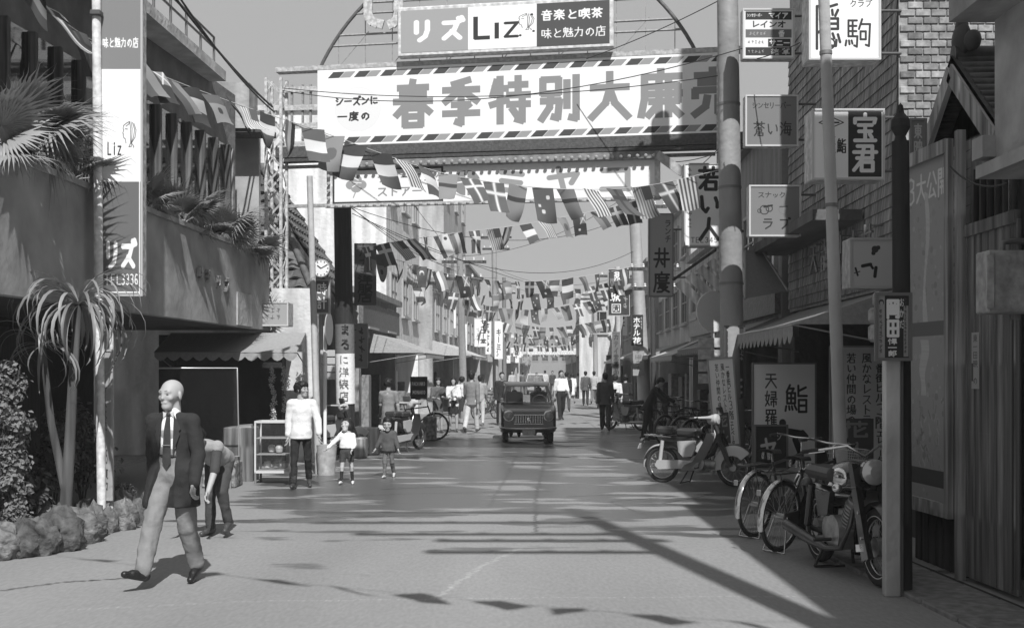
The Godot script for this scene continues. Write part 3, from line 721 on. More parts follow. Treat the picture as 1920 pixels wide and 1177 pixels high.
func hand_into(mb: MB, w: Vector3, dir: Vector3, side: float, size: float, cell: float, curl := 0.5) -> void:
	# palm and five fingers from the wrist w along dir; the thumb lies towards the front of the body
	var z := dir.normalized()
	var x := (Vector3(0, 0, 1) - z * z.z).normalized()     # thumb side
	var y := z.cross(x) * -side                            # towards the palm (inwards)
	var s := size / 0.185
	var fl := Field.new(w - Vector3.ONE * 0.2 * s, w + Vector3.ONE * 0.2 * s, cell)
	fl.cap(w - z * 0.02 * s, w + z * 0.03 * s, 0.023 * s, 0.024 * s, 0.01)
	fl.cap(w + z * 0.035 * s + x * 0.022 * s, w + z * 0.09 * s + x * 0.028 * s, 0.014 * s, 0.014 * s, 0.014)
	fl.cap(w + z * 0.035 * s, w + z * 0.093 * s, 0.016 * s, 0.015 * s, 0.014)
	fl.cap(w + z * 0.035 * s - x * 0.02 * s, w + z * 0.085 * s - x * 0.027 * s, 0.014 * s, 0.013 * s, 0.014)
	for k in 4:
		var b = w + z * [0.09, 0.096, 0.092, 0.083][k] * s + x * [0.031, 0.0105, -0.0105, -0.031][k] * s
		var ln: float = [0.068, 0.076, 0.07, 0.055][k] * s
		var a: float = curl * (0.7 + 0.15 * k)
		var p: Vector3 = b
		for q in 3:
			var d := z * cos(a) + y * sin(a)
			var e = p + d * ln * [0.45, 0.32, 0.26][q]
			fl.cap(p, e, (0.0092 - 0.001 * q) * s, (0.0085 - 0.001 * q) * s, 0.003)
			p = e
			a += curl * 0.9
	var t0 := w + z * 0.03 * s + x * 0.025 * s
	var t1 := t0 + (z * 0.6 + x * 0.65 + y * 0.3).normalized() * 0.042 * s
	var t2 := t1 + (z * 0.85 + x * 0.25 + y * 0.4).normalized() * 0.033 * s
	fl.cap(t0, t1, 0.014 * s, 0.0105 * s, 0.008)
	fl.cap(t1, t2, 0.0102 * s, 0.0085 * s, 0.003)
	fl.into(mb)

func head_into(mb: MB, hb: Basis, c: Vector3, s: float, cell: float) -> void:
	var fl := Field.new(Vector3(-0.1, -0.18, -0.12) * s, Vector3(0.1, 0.14, 0.14) * s, cell)
	fl.blob(Vector3(0, 0.032, -0.012) * s, Vector3(0.077, 0.086, 0.097) * s, 0.02 * s)
	fl.cap(Vector3(0, -0.005, 0.03) * s, Vector3(0, -0.075, 0.046) * s, 0.062 * s, 0.042 * s, 0.03 * s)
	fl.cap(Vector3(0, -0.05, -0.03) * s, Vector3(0, -0.17, -0.03) * s, 0.05 * s, 0.052 * s, 0.02 * s)
	fl.blob(Vector3(0, -0.092, 0.062) * s, Vector3(0.026, 0.02, 0.024) * s, 0.02 * s)
	fl.cap(Vector3(-0.042, 0.03, 0.072) * s, Vector3(0.042, 0.03, 0.072) * s, 0.014 * s, 0.014 * s, 0.015 * s)
	fl.blob(Vector3(-0.045, -0.02, 0.062) * s, Vector3(0.022, 0.02, 0.02) * s, 0.02 * s)
	fl.blob(Vector3(0.045, -0.02, 0.062) * s, Vector3(0.022, 0.02, 0.02) * s, 0.02 * s)
	for g in [-1.0, 1.0]:
		fl.blob(Vector3(g * 0.033, 0.009, 0.094) * s, Vector3(0.018, 0.01, 0.01) * s, 0.012 * s, Basis.IDENTITY, true)
		fl.blob(Vector3(g * 0.081, -0.006, -0.012) * s, Vector3(0.011, 0.034, 0.021) * s, 0.008 * s, Basis(Vector3.UP, g * 0.35))
	fl.cap(Vector3(0, 0.018, 0.086) * s, Vector3(0, -0.02, 0.096) * s, 0.008 * s, 0.013 * s, 0.012 * s)
	fl.cap(Vector3(-0.02, -0.055, 0.083) * s, Vector3(0.02, -0.055, 0.083) * s, 0.009 * s, 0.009 * s, 0.006 * s)
	fl.cap(Vector3(-0.02, -0.054, 0.097) * s, Vector3(0.02, -0.054, 0.097) * s, 0.0025 * s, 0.0025 * s, 0.004 * s, 1.0, Vector3.BACK, true)
	fl.into(mb, Transform3D(hb, c))

func person(label: String, pos: Vector3, turn: float, H: float, p: Dictionary, w: Dictionary, cell := 0.02, group := "") -> Node3D:
	var t := thing("person", label, "person", pos, turn, group)
	var j := joints(H, p)
	var near := cell < 0.0165
	var fw: Vector3 = j.fw
	var up: Vector3 = j.up
	var wide: float = w.get("wide", 1.0)
	var hs: float = w.get("head", 1.0) * H / 1.66
	if w.has("child"):
		hs = w.child
		j.head += j.hup * (0.118 * hs - 0.085 * H)
	var skin := mat(w.get("skin", 0.36), 0.55, "", 0.0, {"spec": 0.35})
	var lo := Vector3(9, 9, 9)
	var hi := -lo
	for k in j:
		if not k in ["up", "fw", "hup", "hd_l", "hd_r"]:
			lo = lo.min(j[k]); hi = hi.max(j[k])
	lo -= Vector3.ONE * 0.17 * H * 0.75; hi += Vector3.ONE * 0.17 * H * 0.75
	# skin
	var body := MB.new()
	var fl := Field.new(lo, hi, cell)
	fl.cap(j.waist, j.chest, 0.075 * H * wide, 0.085 * H * wide, 0.03, 0.62, fw)
	fl.cap(j.pelvis, j.waist, 0.08 * H * wide, 0.075 * H * wide, 0.03, 0.7, fw)
	fl.cap(j.chest, j.neck, 0.06 * H, 0.034 * H, 0.03)
	for L in ["l", "r"]:
		fl.cap(j["sh_" + L], j["el_" + L], 0.029 * H, 0.025 * H, 0.02)
		fl.cap(j["el_" + L], j["wr_" + L], 0.025 * H, 0.017 * H, 0.015)
		var cover: float = 0.7 if w.get("bottom", [0, ""])[1] == "trousers" else 1.0
		fl.cap(j["hip_" + L], j["kn_" + L], 0.046 * H * cover, 0.033 * H * cover, 0.02)
		fl.cap(j["kn_" + L], j["an_" + L], 0.033 * H * cover, 0.02 * H, 0.015)
		if not near: fl.cap(j["wr_" + L], j["wr_" + L] + j["hd_" + L] * 0.085 * H, 0.02 * H, 0.018 * H, 0.01)
	var yaw: float = p.get("look", 0.0)
	var hz: Vector3 = (Vector3(0, 0, 1) - j.hup * j.hup.z).normalized()
	var hb := Basis(j.hup.cross(hz), j.hup, hz) * Basis(Vector3.UP, yaw) * Basis(Vector3(0, 0, 1), p.get("cock", 0.0))
	if not near:
		fl.blob(j.head + hb * Vector3(0, 0.02, 0) * hs, Vector3(0.076, 0.1, 0.09) * hs, 0.02, hb)
		fl.cap(j.neck, j.head - j.hup * 0.05 * hs, 0.045 * hs, 0.045 * hs, 0.02)
		fl.cap(j.head + hb * Vector3(0, -0.02, 0.03) * hs, j.head + hb * Vector3(0, -0.075, 0.045) * hs, 0.055 * hs, 0.04 * hs, 0.02)
	fl.into(body)
	if near:
		head_into(body, hb, j.head, hs, 0.0065 * hs)
		for L in ["l", "r"]:
			hand_into(body, j["wr_" + L], j["hd_" + L], 1.0 if L == "l" else -1.0, 0.108 * H, 0.0045, p.get("curl", 0.45))
	part(t, "body", body, skin)
	if near:
		for g in [-1.0, 1.0]:
			var eye := MB.new()
			eye.ball(j.head + hb * (Vector3(g * 0.033, 0.008, 0.079) * hs), Vector3(0.013, 0.0055, 0.008) * hs, 8, 6, hb)
			part(t, "eye", eye, plain(0.03, 0.3))
			var brow := MB.new()
			brow.tube([j.head + hb * (Vector3(g * 0.016, 0.034, 0.089) * hs), j.head + hb * (Vector3(g * 0.034, 0.038, 0.085) * hs), j.head + hb * (Vector3(g * 0.05, 0.033, 0.073) * hs)], 0.0042 * hs, 6)
			part(t, "eyebrow", brow, plain(w.get("brow", 0.06), 0.8))
	# lower garment
	var bt: Array = w.get("bottom", [])
	if bt.size() > 0:
		var m := MB.new()
		fl = Field.new(lo, hi, cell)
		var wd: float = bt[3] if bt.size() > 3 else 1.0
		var top: Vector3 = j.waist + up * 0.02 * H
		if bt[1] == "trousers" or bt[1] == "shorts":
			fl.cap(j.pelvis + up * 0.01 * H, top, 0.09 * H * wide, 0.083 * H * wide, 0.03, 0.72, fw)
			for L in ["l", "r"]:
				fl.cap(j["hip_" + L], j["kn_" + L], 0.056 * H * wd, 0.043 * H * wd, 0.025)
				if bt[1] == "trousers":
					fl.cap(j["kn_" + L], j["kn_" + L].lerp(j["an_" + L], 0.92), 0.042 * H * wd, 0.036 * H * wd, 0.012)
			if bt[1] == "shorts": fl.below(lerpf(j.kn_l.y, j.hip_l.y, 0.38))
			if near: fl.folds(0.012, 9.0, 7, Vector3(1, 0.8, 1))
		else:
			var hem: Vector3 = (j.kn_l + j.kn_r) * 0.5
			hem = j.pelvis.lerp(hem, bt[2])
			fl.cap(top, j.pelvis, 0.078 * H * wide, 0.094 * H * wide, 0.03, 0.75, fw)
			fl.cap(j.pelvis, hem, 0.094 * H * wide, 0.098 * H * wd, 0.02, 0.85, fw)
			fl.below(hem.y)
		fl.into(m)
		part(t, bt[1], m, mat(bt[0], 0.9, "cloth", 0.0, {"world": false, "bump": 0.9}))
	# upper garment
	var tp: Array = w.get("top", [])
	if tp.size() > 0:
		var loose: float = tp[4] if tp.size() > 4 else 0.0
		var m := MB.new()
		fl = Field.new(lo, hi, cell)
		var hem: Vector3 = j.pelvis + up * (tp[2] as float) * H
		fl.cap(j.chest - up * 0.012 * H, hem + up * 0.05 * H, 0.088 * H * wide + loose, 0.09 * H * wide + loose, 0.03, 0.7, fw)
		fl.cap(hem + up * 0.05 * H, hem, 0.097 * H * wide + loose, (0.116 if tp[1] == "jacket" else 0.094) * H * wide + loose * 1.3, 0.02, 0.76, fw)
		fl.cap(j.chest + up * 0.03 * H, j.neck - up * 0.034 * H, 0.07 * H, 0.038 * H, 0.03, 0.85, fw)
		for L in ["l", "r"]:
			fl.cap(j.chest + up * 0.062 * H, j["sh_" + L], 0.04 * H, 0.036 * H + loose * 0.5, 0.03)
			var el: Vector3 = j["el_" + L]
			var sl: float = tp[3]
			if sl <= 1.0:
				fl.cap(j["sh_" + L], j["sh_" + L].lerp(el, sl), 0.038 * H + loose * 0.5, 0.034 * H + loose * 0.5, 0.02)
			else:
				fl.cap(j["sh_" + L], el, 0.038 * H + loose * 0.5, 0.033 * H + loose * 0.5, 0.02)
				fl.cap(el, el.lerp(j["wr_" + L], sl - 1.0), 0.033 * H + loose * 0.5, 0.027 * H + loose * 0.4, 0.015)
		if tp[1] == "jacket" and p.get("open", false):
			for L in ["l", "r"]: fl.cap(j["hip_" + L] + Vector3(0, 0.04 * H, 0), j["hip_" + L].lerp(j["kn_" + L], 0.5), 0.072 * H, 0.074 * H, 0.03)
		if up.y > 0.8: fl.below(hem.y)
		if tp[1] == "jacket" and p.get("open", false):
			var f0: Vector3 = j.neck + fw * 0.06 * H
			fl.cap(f0, j.chest + fw * 0.082 * H, 0.04 * H, 0.054 * H, 0.006, 1.0, fw, true)
			fl.cap(j.chest + fw * 0.082 * H, hem + fw * 0.125 * H + Vector3(-0.03, -0.05, 0), 0.054 * H, 0.07 * H, 0.006, 1.0, fw, true)
		elif near: fl.cap(j.neck + fw * 0.07 * H, j.chest + up * 0.05 * H + fw * 0.1 * H, 0.034 * H, 0.022 * H, 0.005, 1.0, fw, true)
		if near: fl.folds(0.006, 8.0, 3)
		fl.into(m)
		part(t, tp[1], m, mat(tp[0], 0.9, "cloth", 0.0, {"world": false, "bump": 0.9}))
	if w.has("shirt_sleeves"):
		for L in ["l", "r"]:
			var m := MB.new()
			var a: Vector3 = j["sh_" + L]
			fl = Field.new(a - Vector3.ONE * 0.3 * H, a + Vector3.ONE * 0.3 * H, cell)
			fl.cap(a, j["el_" + L], 0.037 * H, 0.033 * H, 0.01)
			fl.into(m)
			part(t, "sleeve", m, mat(w.shirt_sleeves, 0.9, "cloth", 0.0, {"world": false}))
	if w.has("shirt"):
		var m := MB.new()
		fl = Field.new(lo, hi, cell)
		fl.cap(j.chest, j.waist, 0.083 * H * wide, 0.083 * H * wide, 0.03, 0.66, fw)
		fl.cap(j.chest + up * 0.03 * H, j.neck + up * 0.012 * H, 0.066 * H, 0.036 * H, 0.03, 0.85, fw)
		fl.into(m)
		part(t, "shirt", m, mat(w.shirt, 0.8, "cloth", 0.0, {"world": false}))
	# feet
	for L in ["l", "r"]:
		var m := MB.new()
		var c2 := minf(cell, 0.009) if near else cell
		var a: Vector3 = j["an_" + L]
		fl = Field.new(a - Vector3.ONE * 0.16 * H, a + Vector3.ONE * 0.16 * H, c2)
		var up2 := Vector3(0, 0.006 * H, 0)
		fl.cap(j["heel_" + L] + up2, j["toe_" + L] + up2 * 0.4, 0.022 * H, 0.017 * H, 0.015)
		fl.cap(j["heel_" + L] + up2 * 2, a.lerp(j["toe_" + L], 0.55), 0.024 * H, 0.022 * H, 0.015)
		if not w.has("socks") or w.get("boot", false): fl.cap(a - Vector3(0, 0.006 * H, 0), a + Vector3(0, 0.012 * H, 0), 0.026 * H, 0.024 * H, 0.015)
		fl.into(m)
		part(t, "shoe", m, mat(w.get("shoes", 0.03), 0.4, "", 0.0, {"spec": 0.5}))
		if w.has("socks"):
			m = MB.new()
			fl = Field.new(a - Vector3.ONE * 0.2 * H, a + Vector3.ONE * 0.28 * H, c2)
			fl.cap(a, a.lerp(j["kn_" + L], w.get("sock_up", 0.3)), 0.024 * H, 0.031 * H, 0.01)
			fl.into(m)
			part(t, "sock", m, mat(w.socks, 0.9, "cloth", 0.0, {"world": false}))
	# hair
	var hr: Array = w.get("hair", [0.015, "short"])
	if hr[1] != "bald":
		var m := MB.new()
		var s := hs
		var g := Field.new(Vector3(-0.14, -0.18, -0.16) * s, Vector3(0.14, 0.17, 0.16) * s, maxf(minf(cell, 0.013), 0.007) * s)
		g.blob(Vector3(0, 0.05, -0.02) * s, Vector3(0.086, 0.085, 0.104) * s, 0.02 * s)
		match hr[1]:
			"short":
				g.blob(Vector3(0, 0.0, -0.05) * s, Vector3(0.078, 0.08, 0.07) * s, 0.02 * s)
				g.blob(Vector3(0, -0.035, 0.085) * s, Vector3(0.085, 0.1, 0.085) * s, 0.012 * s, Basis.IDENTITY, true)
			"bob":
				g.blob(Vector3(0, -0.02, -0.03) * s, Vector3(0.1, 0.09, 0.095) * s, 0.03 * s)
				g.blob(Vector3(0, -0.045, 0.09) * s, Vector3(0.066, 0.1, 0.085) * s, 0.01 * s, Basis.IDENTITY, true)
			"perm":
				g.blob(Vector3(0, 0.03, -0.035) * s, Vector3(0.108, 0.1, 0.11) * s, 0.03 * s)
				g.blob(Vector3(0, 0.085, 0.03) * s, Vector3(0.085, 0.05, 0.07) * s, 0.03 * s)
				g.blob(Vector3(0, -0.035, 0.095) * s, Vector3(0.07, 0.095, 0.075) * s, 0.012 * s, Basis.IDENTITY, true)
				g.folds(0.02 * s, 26.0, 5)
			"shaved":
				g.blob(Vector3(0, -0.03, 0.08) * s, Vector3(0.1, 0.14, 0.11) * s, 0.012 * s, Basis.IDENTITY, true)
		g.into(m)
		part(t, "hair", m, mat(hr[0], 0.55, "", 0.0, {"spec": 0.4}), Transform3D(hb, j.head))
	return t

# ---------------------------------------------------------------- bicycles, motorcycles, cars (front towards +Z)
func wheel(t: Node3D, c: Vector3, R: float, tw: float, tyre_g: float, rim_m: Material, spokes := 28, band := 0.0, hub := 0.03) -> void:
	var m := MB.new()
	m.torus(c, Vector3.RIGHT, R - tw, tw, 36, 8)
	var w := part(t, "wheel", m, mat(tyre_g, 0.85, ""))
	m = MB.new()
	m.torus(c, Vector3.RIGHT, R - tw * 2.0 - 0.006, 0.009, 32, 6)
	part(w, "rim", m, rim_m)
	if band > 0.0:
		for s in [-1, 1]:
			m = MB.new()
			m.lathe(c + Vector3(s * tw * 0.72, 0, 0), Vector3(s, 0, 0), [[R - tw * 0.75, -0.002], [R - tw * 1.0, 0.007], [R - tw * 1.0 - band, 0.003]], 36)
			part(w, "white_band", m, plain(0.6, 0.6))
	m = MB.new()
	for k in spokes:
		var a := TAU * k / spokes
		var b := a + (0.5 if k % 2 == 0 else -0.5)
		var s := 0.028 if k % 4 < 2 else -0.028
		m.tube([c + Vector3(s, sin(b) * hub, cos(b) * hub), c + Vector3(0, sin(a), cos(a)) * (R - tw * 2.0 - 0.01)], 0.0019, 4, false)
	var sp := part(w, "spokes", m, plain(0.5, 0.35, 0.9))
	sp.set_meta("kind", "stuff")
	m = MB.new()
	m.cyl(c - Vector3(0.045, 0, 0), c + Vector3(0.045, 0, 0), hub, 12)
	part(w, "hub", m, plain(0.45, 0.35, 0.8))

func fender(t: Node3D, c: Vector3, R: float, w: float, a0: float, a1: float, m: Material) -> MeshInstance3D:
	# curved mudguard over the wheel, angles from the top, forward positive
	var mb := MB.new()
	for lay in [0.0, 0.004]:
		var rows := []
		for i in 19:
			var a := lerpf(a0, a1, i / 18.0)
			var row := []
			for j in 6:
				var u := (j / 5.0 - 0.5)
				var r: float = R + lay - u * u * w * 0.9
				row.append(c + Vector3(u * w, cos(a) * r, sin(a) * r))
			rows.append(row)
		mb.sheet(rows)
	return part(t, "mudguard", mb, m)

func make_bicycle(label: String, frame_g: float, opt := {}) -> Node3D:
	var t := thing("bicycle", label, "bicycle", Vector3.ZERO, 0.0, "bicycles parked along the street")
	var steel := plain(frame_g, 0.35, 0.0, {"coat": 0.4})
	var chrome := plain(0.6, 0.22, 0.95)
	var R := 0.345
	var rw := Vector3(0, R, -0.56)
	var fr := Vector3(0, R, 0.58)
	wheel(t, rw, R, 0.02, 0.03, chrome, 32)
	wheel(t, fr, R, 0.02, 0.03, chrome, 28)
	fender(t, rw, R + 0.02, 0.06, -1.9, 0.75, chrome if opt.get("bright", true) else steel)
	fender(t, fr, R + 0.02, 0.06, -1.4, 0.55, chrome if opt.get("bright", true) else steel)
	var bb := Vector3(0, 0.3, -0.06)
	var seat := Vector3(0, 0.78, -0.25)
	var hd := Vector3(0, 0.86, 0.36)
	var hl := Vector3(0, 0.66, 0.43)
	var m := MB.new()
	m.tube([hd, hl], 0.018, 8); m.tube([seat, bb], 0.016, 8)
	if opt.get("low", false):
		m.tube([hl, bb + Vector3(0, 0.02, 0)], 0.018, 8); m.tube([hd + Vector3(0, -0.06, 0), Vector3(0, 0.45, 0.05), seat.lerp(bb, 0.45)], 0.015, 8)
	else:
		m.tube([hl, bb], 0.018, 8); m.tube([hd + Vector3(0, -0.03, 0), seat + Vector3(0, -0.03, 0)], 0.016, 8)
	for s in [-0.055, 0.055]:
		m.tube([bb + Vector3(s * 0.6, 0, 0), rw + Vector3(s, 0, 0)], 0.01, 6); m.tube([seat + Vector3(s * 0.3, -0.06, 0), rw + Vector3(s, 0, 0)], 0.009, 6)
	part(t, "frame", m, steel)
	m = MB.new()
	m.tube([hl, hl + Vector3(0, -0.04, 0.01)], 0.02, 8)
	for s in [-0.05, 0.05]: m.tube([hl + Vector3(s * 0.9, -0.03, 0.01), hl + Vector3(s, -0.2, 0.06), fr + Vector3(s, 0, 0)], 0.011, 6)
	part(t, "fork", m, chrome)
	m = MB.new()
	m.tube([hd, hd + Vector3(0, 0.12, -0.02), hd + Vector3(0, 0.13, 0.05)], 0.012, 8)
	m.tube([hd + Vector3(-0.27, 0.16, -0.2), hd + Vector3(-0.26, 0.17, -0.05), hd + Vector3(-0.12, 0.14, 0.05), hd + Vector3(0.12, 0.14, 0.05), hd + Vector3(0.26, 0.17, -0.05), hd + Vector3(0.27, 0.16, -0.2)], 0.011, 8)
	var hb := part(t, "handlebar", m, chrome)
	for s in [-1, 1]:
		m = MB.new()
		m.tube([hd + Vector3(s * 0.268, 0.163, -0.1), hd + Vector3(s * 0.27, 0.158, -0.22)], 0.017, 8)
		part(hb, "grip", m, plain(0.04, 0.8))
	m = MB.new()
	m.tube([seat, seat + Vector3(0, 0.09, -0.03)], 0.012, 8)
	part(t, "seat_post", m, chrome)
	m = MB.new()
	var rows := []
	for i in 7:
		var u := i / 6.0
		var row := []
		for k in 9:
			var a := PI * k / 8.0
			var hw := lerpf(0.105, 0.025, pow(u, 0.7))
			row.append(seat + Vector3(-cos(a) * hw, 0.1 + sin(a) * 0.04 - 0.02 * u, -0.16 + 0.3 * u))
		rows.append(row)
	m.sheet(rows)
	part(t, "saddle", m, mat(0.04, 0.5, ""))
	for s in [-0.035, 0.035]:
		m = MB.new()
		var pp := []
		for k in 22: pp.append(seat + Vector3(s + cos(k * 1.57) * 0.022, 0.03 + k * 0.0035, -0.13 + sin(k * 1.57) * 0.022))
		m.tube(pp, 0.004, 5)
		part(t, "saddle_spring", m, chrome)
	if opt.get("carrier", true):
		m = MB.new()
		for s in [-0.07, 0.07]: m.tube([seat + Vector3(s * 0.4, -0.03, -0.05), Vector3(s, 0.77, -0.42), Vector3(s, 0.77, -0.82)], 0.008, 6)
		for z in [-0.45, -0.58, -0.7, -0.82]: m.tube([Vector3(-0.07, 0.77, z), Vector3(0.07, 0.77, z)], 0.007, 6)
		for s in [-0.06, 0.06]: m.tube([Vector3(s, 0.77, -0.7), rw + Vector3(s, 0, 0)], 0.006, 6)
		part(t, "carrier", m, steel)
	m = MB.new()
	m.lathe(bb + Vector3(-0.045, 0, 0), Vector3(-1, 0, 0), [[0.001, 0.0], [0.09, 0.0], [0.09, 0.004], [0.001, 0.004]], 20)
	m.tube([bb + Vector3(-0.07, 0, 0), bb + Vector3(-0.07, -0.13, 0.1)], 0.009, 6); m.tube([bb + Vector3(0.07, 0, 0), bb + Vector3(0.07, 0.13, -0.1)], 0.009, 6)
	m.tube([bb + Vector3(-0.08, 0, 0), bb + Vector3(0.08, 0, 0)], 0.014, 6)
	part(t, "crank", m, chrome)
	for s in [-1, 1]:
		m = MB.new()
		m.cbox(bb + Vector3(s * 0.115, s * 0.13, -s * 0.1), Vector3(0.085, 0.022, 0.06), 0.004)
		part(t, "pedal", m, plain(0.05, 0.8))
	m = MB.new()
	m.slab(PackedVector2Array([Vector2(0.1, 0.09), Vector2(0.1, -0.06), Vector2(0.0, -0.1), Vector2(-0.52, 0.0), Vector2(-0.54, 0.08), Vector2(-0.1, 0.11)]), bb + Vector3(-0.062, 0, 0), Vector3(0, 0, 1), Vector3.UP, 0.014)
	part(t, "chain_guard", m, steel)
	m = MB.new()
	for s in [-0.07, 0.07]: m.tube([rw + Vector3(s, 0, 0), Vector3(s * 1.7, 0.012, -0.66)], 0.008, 6)
	m.tube([Vector3(-0.119, 0.012, -0.66), Vector3(0.119, 0.012, -0.66)], 0.008, 6)
	part(t, "stand", m, chrome)
	m = MB.new()
	m.lathe(hl + Vector3(0, 0.02, 0.06), Vector3(0, 0, 1), [[0.001, -0.03], [0.03, -0.02], [0.045, 0.03], [0.04, 0.05], [0.001, 0.055]], 14)
	part(t, "headlamp", m, chrome)
	m = MB.new()
	m.cbox(Vector3(0, 0.6, -0.96), Vector3(0.045, 0.06, 0.02), 0.006)
	part(t, "reflector", m, plain(0.12, 0.3))
	if opt.get("basket", false):
		m = MB.new()
		var b0 := Vector3(0, 0.72, 0.62)
		for lv in 5:
			var y := lv * 0.055
			var hx := 0.13 + lv * 0.012
			var hz := 0.09 + lv * 0.01
			m.tube([b0 + Vector3(-hx, y, -hz), b0 + Vector3(hx, y, -hz), b0 + Vector3(hx, y, hz), b0 + Vector3(-hx, y, hz), b0 + Vector3(-hx, y, -hz)], 0.0035, 4)
		for k in 14:
			var u := k / 13.0 * 2.0 - 1.0
			for s in [-1, 1]: m.tube([b0 + Vector3(u * 0.13, 0, s * 0.09), b0 + Vector3(u * 0.178, 0.22, s * 0.13)], 0.0022, 4, false)
		for k in 9:
			var u := k / 8.0 * 2.0 - 1.0
			for s in [-1, 1]: m.tube([b0 + Vector3(s * 0.13, 0, u * 0.09), b0 + Vector3(s * 0.178, 0.22, u * 0.13)], 0.0022, 4, false)
		part(t, "basket", m, plain(0.5, 0.4, 0.7))
	return t

func copy_of(o: Node3D, label: String, pos: Vector3, turn: float, tilt := 0.0) -> Node3D:
	var c: Node3D = o.duplicate()
	var base := String(o.name).rstrip("0123456789").rstrip("_")
	c.name = numbered(base, self)
	add_child(c)
	c.position = pos
	c.rotation = Vector3(0, turn, tilt)
	c.set_meta("label", label)
	return c

func make_moped(label: String, pos: Vector3, turn: float, shield_g: float, body_g: float) -> Node3D:
	var t := thing("moped", label, "moped", pos, turn)
	var white := plain(shield_g, 0.35, 0.0, {"coat": 0.3})
	var dark := plain(body_g, 0.3, 0.0, {"coat": 0.5})
	var grey := plain(0.42, 0.45, 0.0)
	var chrome := plain(0.6, 0.2, 0.95)
	var alu := mat(0.4, 0.45, "grime", 0.7, {"world": false})
	var R := 0.285
	var rw := Vector3(0, R, -0.6)
	var fr := Vector3(0, R, 0.58)
	wheel(t, rw, R, 0.032, 0.03, chrome, 28, 0.0, 0.055)
	wheel(t, fr, R, 0.032, 0.03, chrome, 28, 0.0, 0.055)
	fender(t, rw, R + 0.035, 0.12, -1.75, 0.5, grey)
	var m := MB.new()
	# deep front mudguard
	for lay in [0.0, 0.005]:
		var rows := []
		for i in 15:
			var a := lerpf(-1.75, 0.85, i / 14.0)
			var row := []
			for j in 9:
				var u := j / 8.0 - 0.5
				var dr = R + 0.045 + lay - pow(absf(u) * 2.0, 2.5) * 0.15
				row.append(fr + Vector3(u * 0.13, cos(a) * dr, sin(a) * dr))
			rows.append(row)
		m.sheet(rows)
	part(t, "front_mudguard", m, white)
	m = MB.new()
	m.tube([Vector3(0, 0.92, 0.28), Vector3(0, 0.74, 0.35)], 0.04, 10)
	for s in [-0.075, 0.075]: m.bar(Vector3(s, 0.78, 0.35), Vector3(s, 0.3, 0.55), 0.045, 0.07)
	part(t, "fork", m, dark)
	m = MB.new()
	m.tube([Vector3(0, 0.74, 0.34), Vector3(0, 0.5, 0.22), Vector3(0, 0.4, 0.05), Vector3(0, 0.48, -0.15), Vector3(0, 0.6, -0.35), Vector3(0, 0.6, -0.6)], [0.05, 0.06, 0.06, 0.075, 0.09, 0.06], 10)
	part(t, "frame", m, dark)
	m = MB.new()
	for s in [-1.0, 1.0]:
		for lay in [0.0, 0.006]:
			var rows := []
			for i in 13:
				var v := i / 12.0
				var row := []
				for j in 6:
					var u := j / 5.0
					var x = s * (0.06 + u * lerpf(0.16, 0.24, sin(v * PI * 0.8)))
					row.append(Vector3(x, lerpf(0.8, 0.22, v), 0.3 - 0.3 * pow(v, 1.4) - u * 0.07 - (0.1 * u if v > 0.75 else 0.0) + lay))
				rows.append(row)
			m.sheet(rows)
	part(t, "leg_shield", m, white)
	m = MB.new()
	m.lathe(Vector3(0, 1.0, 0.27), Vector3(0, 0.1, 1), [[0.001, -0.12], [0.06, -0.1], [0.085, 0.02], [0.075, 0.06], [0.001, 0.08]], 16)
	m.tube([Vector3(-0.33, 1.03, 0.08), Vector3(-0.28, 1.03, 0.17), Vector3(0, 1.02, 0.25), Vector3(0.28, 1.03, 0.17), Vector3(0.33, 1.03, 0.08)], [0.014, 0.02, 0.035, 0.02, 0.014], 8)
	part(t, "handlebar", m, grey)
	for s in [-1, 1]:
		m = MB.new()
		m.tube([Vector3(s * 0.3, 1.03, 0.13), Vector3(s * 0.36, 1.02, 0.02)], 0.018, 8)
		part(t, "grip", m, plain(0.03, 0.8))
	m = MB.new()
	m.cbox(Vector3(0.14, 1.12, 0.3), Vector3(0.2, 0.13, 0.03), 0.01, Basis(Vector3.RIGHT, -0.3))
	part(t, "windscreen_bag", m, mat(0.08, 0.8, "cloth"))
	for z in [[-0.15, 0.36, 0.25], [-0.5, 0.3, 0.27]]:
		m = MB.new()
		m.cbox(Vector3(0, 0.795 + (0.02 if z[0] < -0.3 else 0.0), z[0]), Vector3(z[2], 0.12, z[1]), 0.035)
		part(t, "seat", m, plain(0.035, 0.45))
	m = MB.new()
	for s in [-0.11, 0.11]: m.tube([Vector3(s, 0.72, -0.4), Vector3(s, 0.74, -0.86)], 0.01, 6)
	for z in [-0.55, -0.7, -0.85]: m.tube([Vector3(-0.11, 0.74, z), Vector3(0.11, 0.74, z)], 0.009, 6)
	part(t, "carrier", m, chrome)
	m = MB.new()
	m.cbox(Vector3(0, 0.69, -0.3), Vector3(0.22, 0.1, 0.55), 0.03)
	part(t, "under_seat_body", m, dark)
	for s in [-1, 1]:
		m = MB.new()
		m.slab(PackedVector2Array([Vector2(-0.02, 0.68), Vector2(-0.3, 0.66), Vector2(-0.28, 0.5), Vector2(-0.2, 0.42), Vector2(-0.06, 0.44), Vector2(0.0, 0.56)]), Vector3(s * 0.13, 0, 0.02), Vector3(0, 0, 1), Vector3.UP, 0.05)
		part(t, "side_cover", m, grey)
		m = MB.new()
		m.tube([Vector3(s * 0.1, 0.66, -0.55), Vector3(s * 0.1, R, -0.6)], 0.03, 10)
		part(t, "shock_absorber", m, grey)
	m = MB.new()
	m.tube([Vector3(-0.1, 0.33, 0.02), Vector3(0.13, 0.33, 0.02)], 0.12, 16); m.tube([Vector3(0, 0.33, 0.08), Vector3(0, 0.31, 0.3)], 0.075, 12)
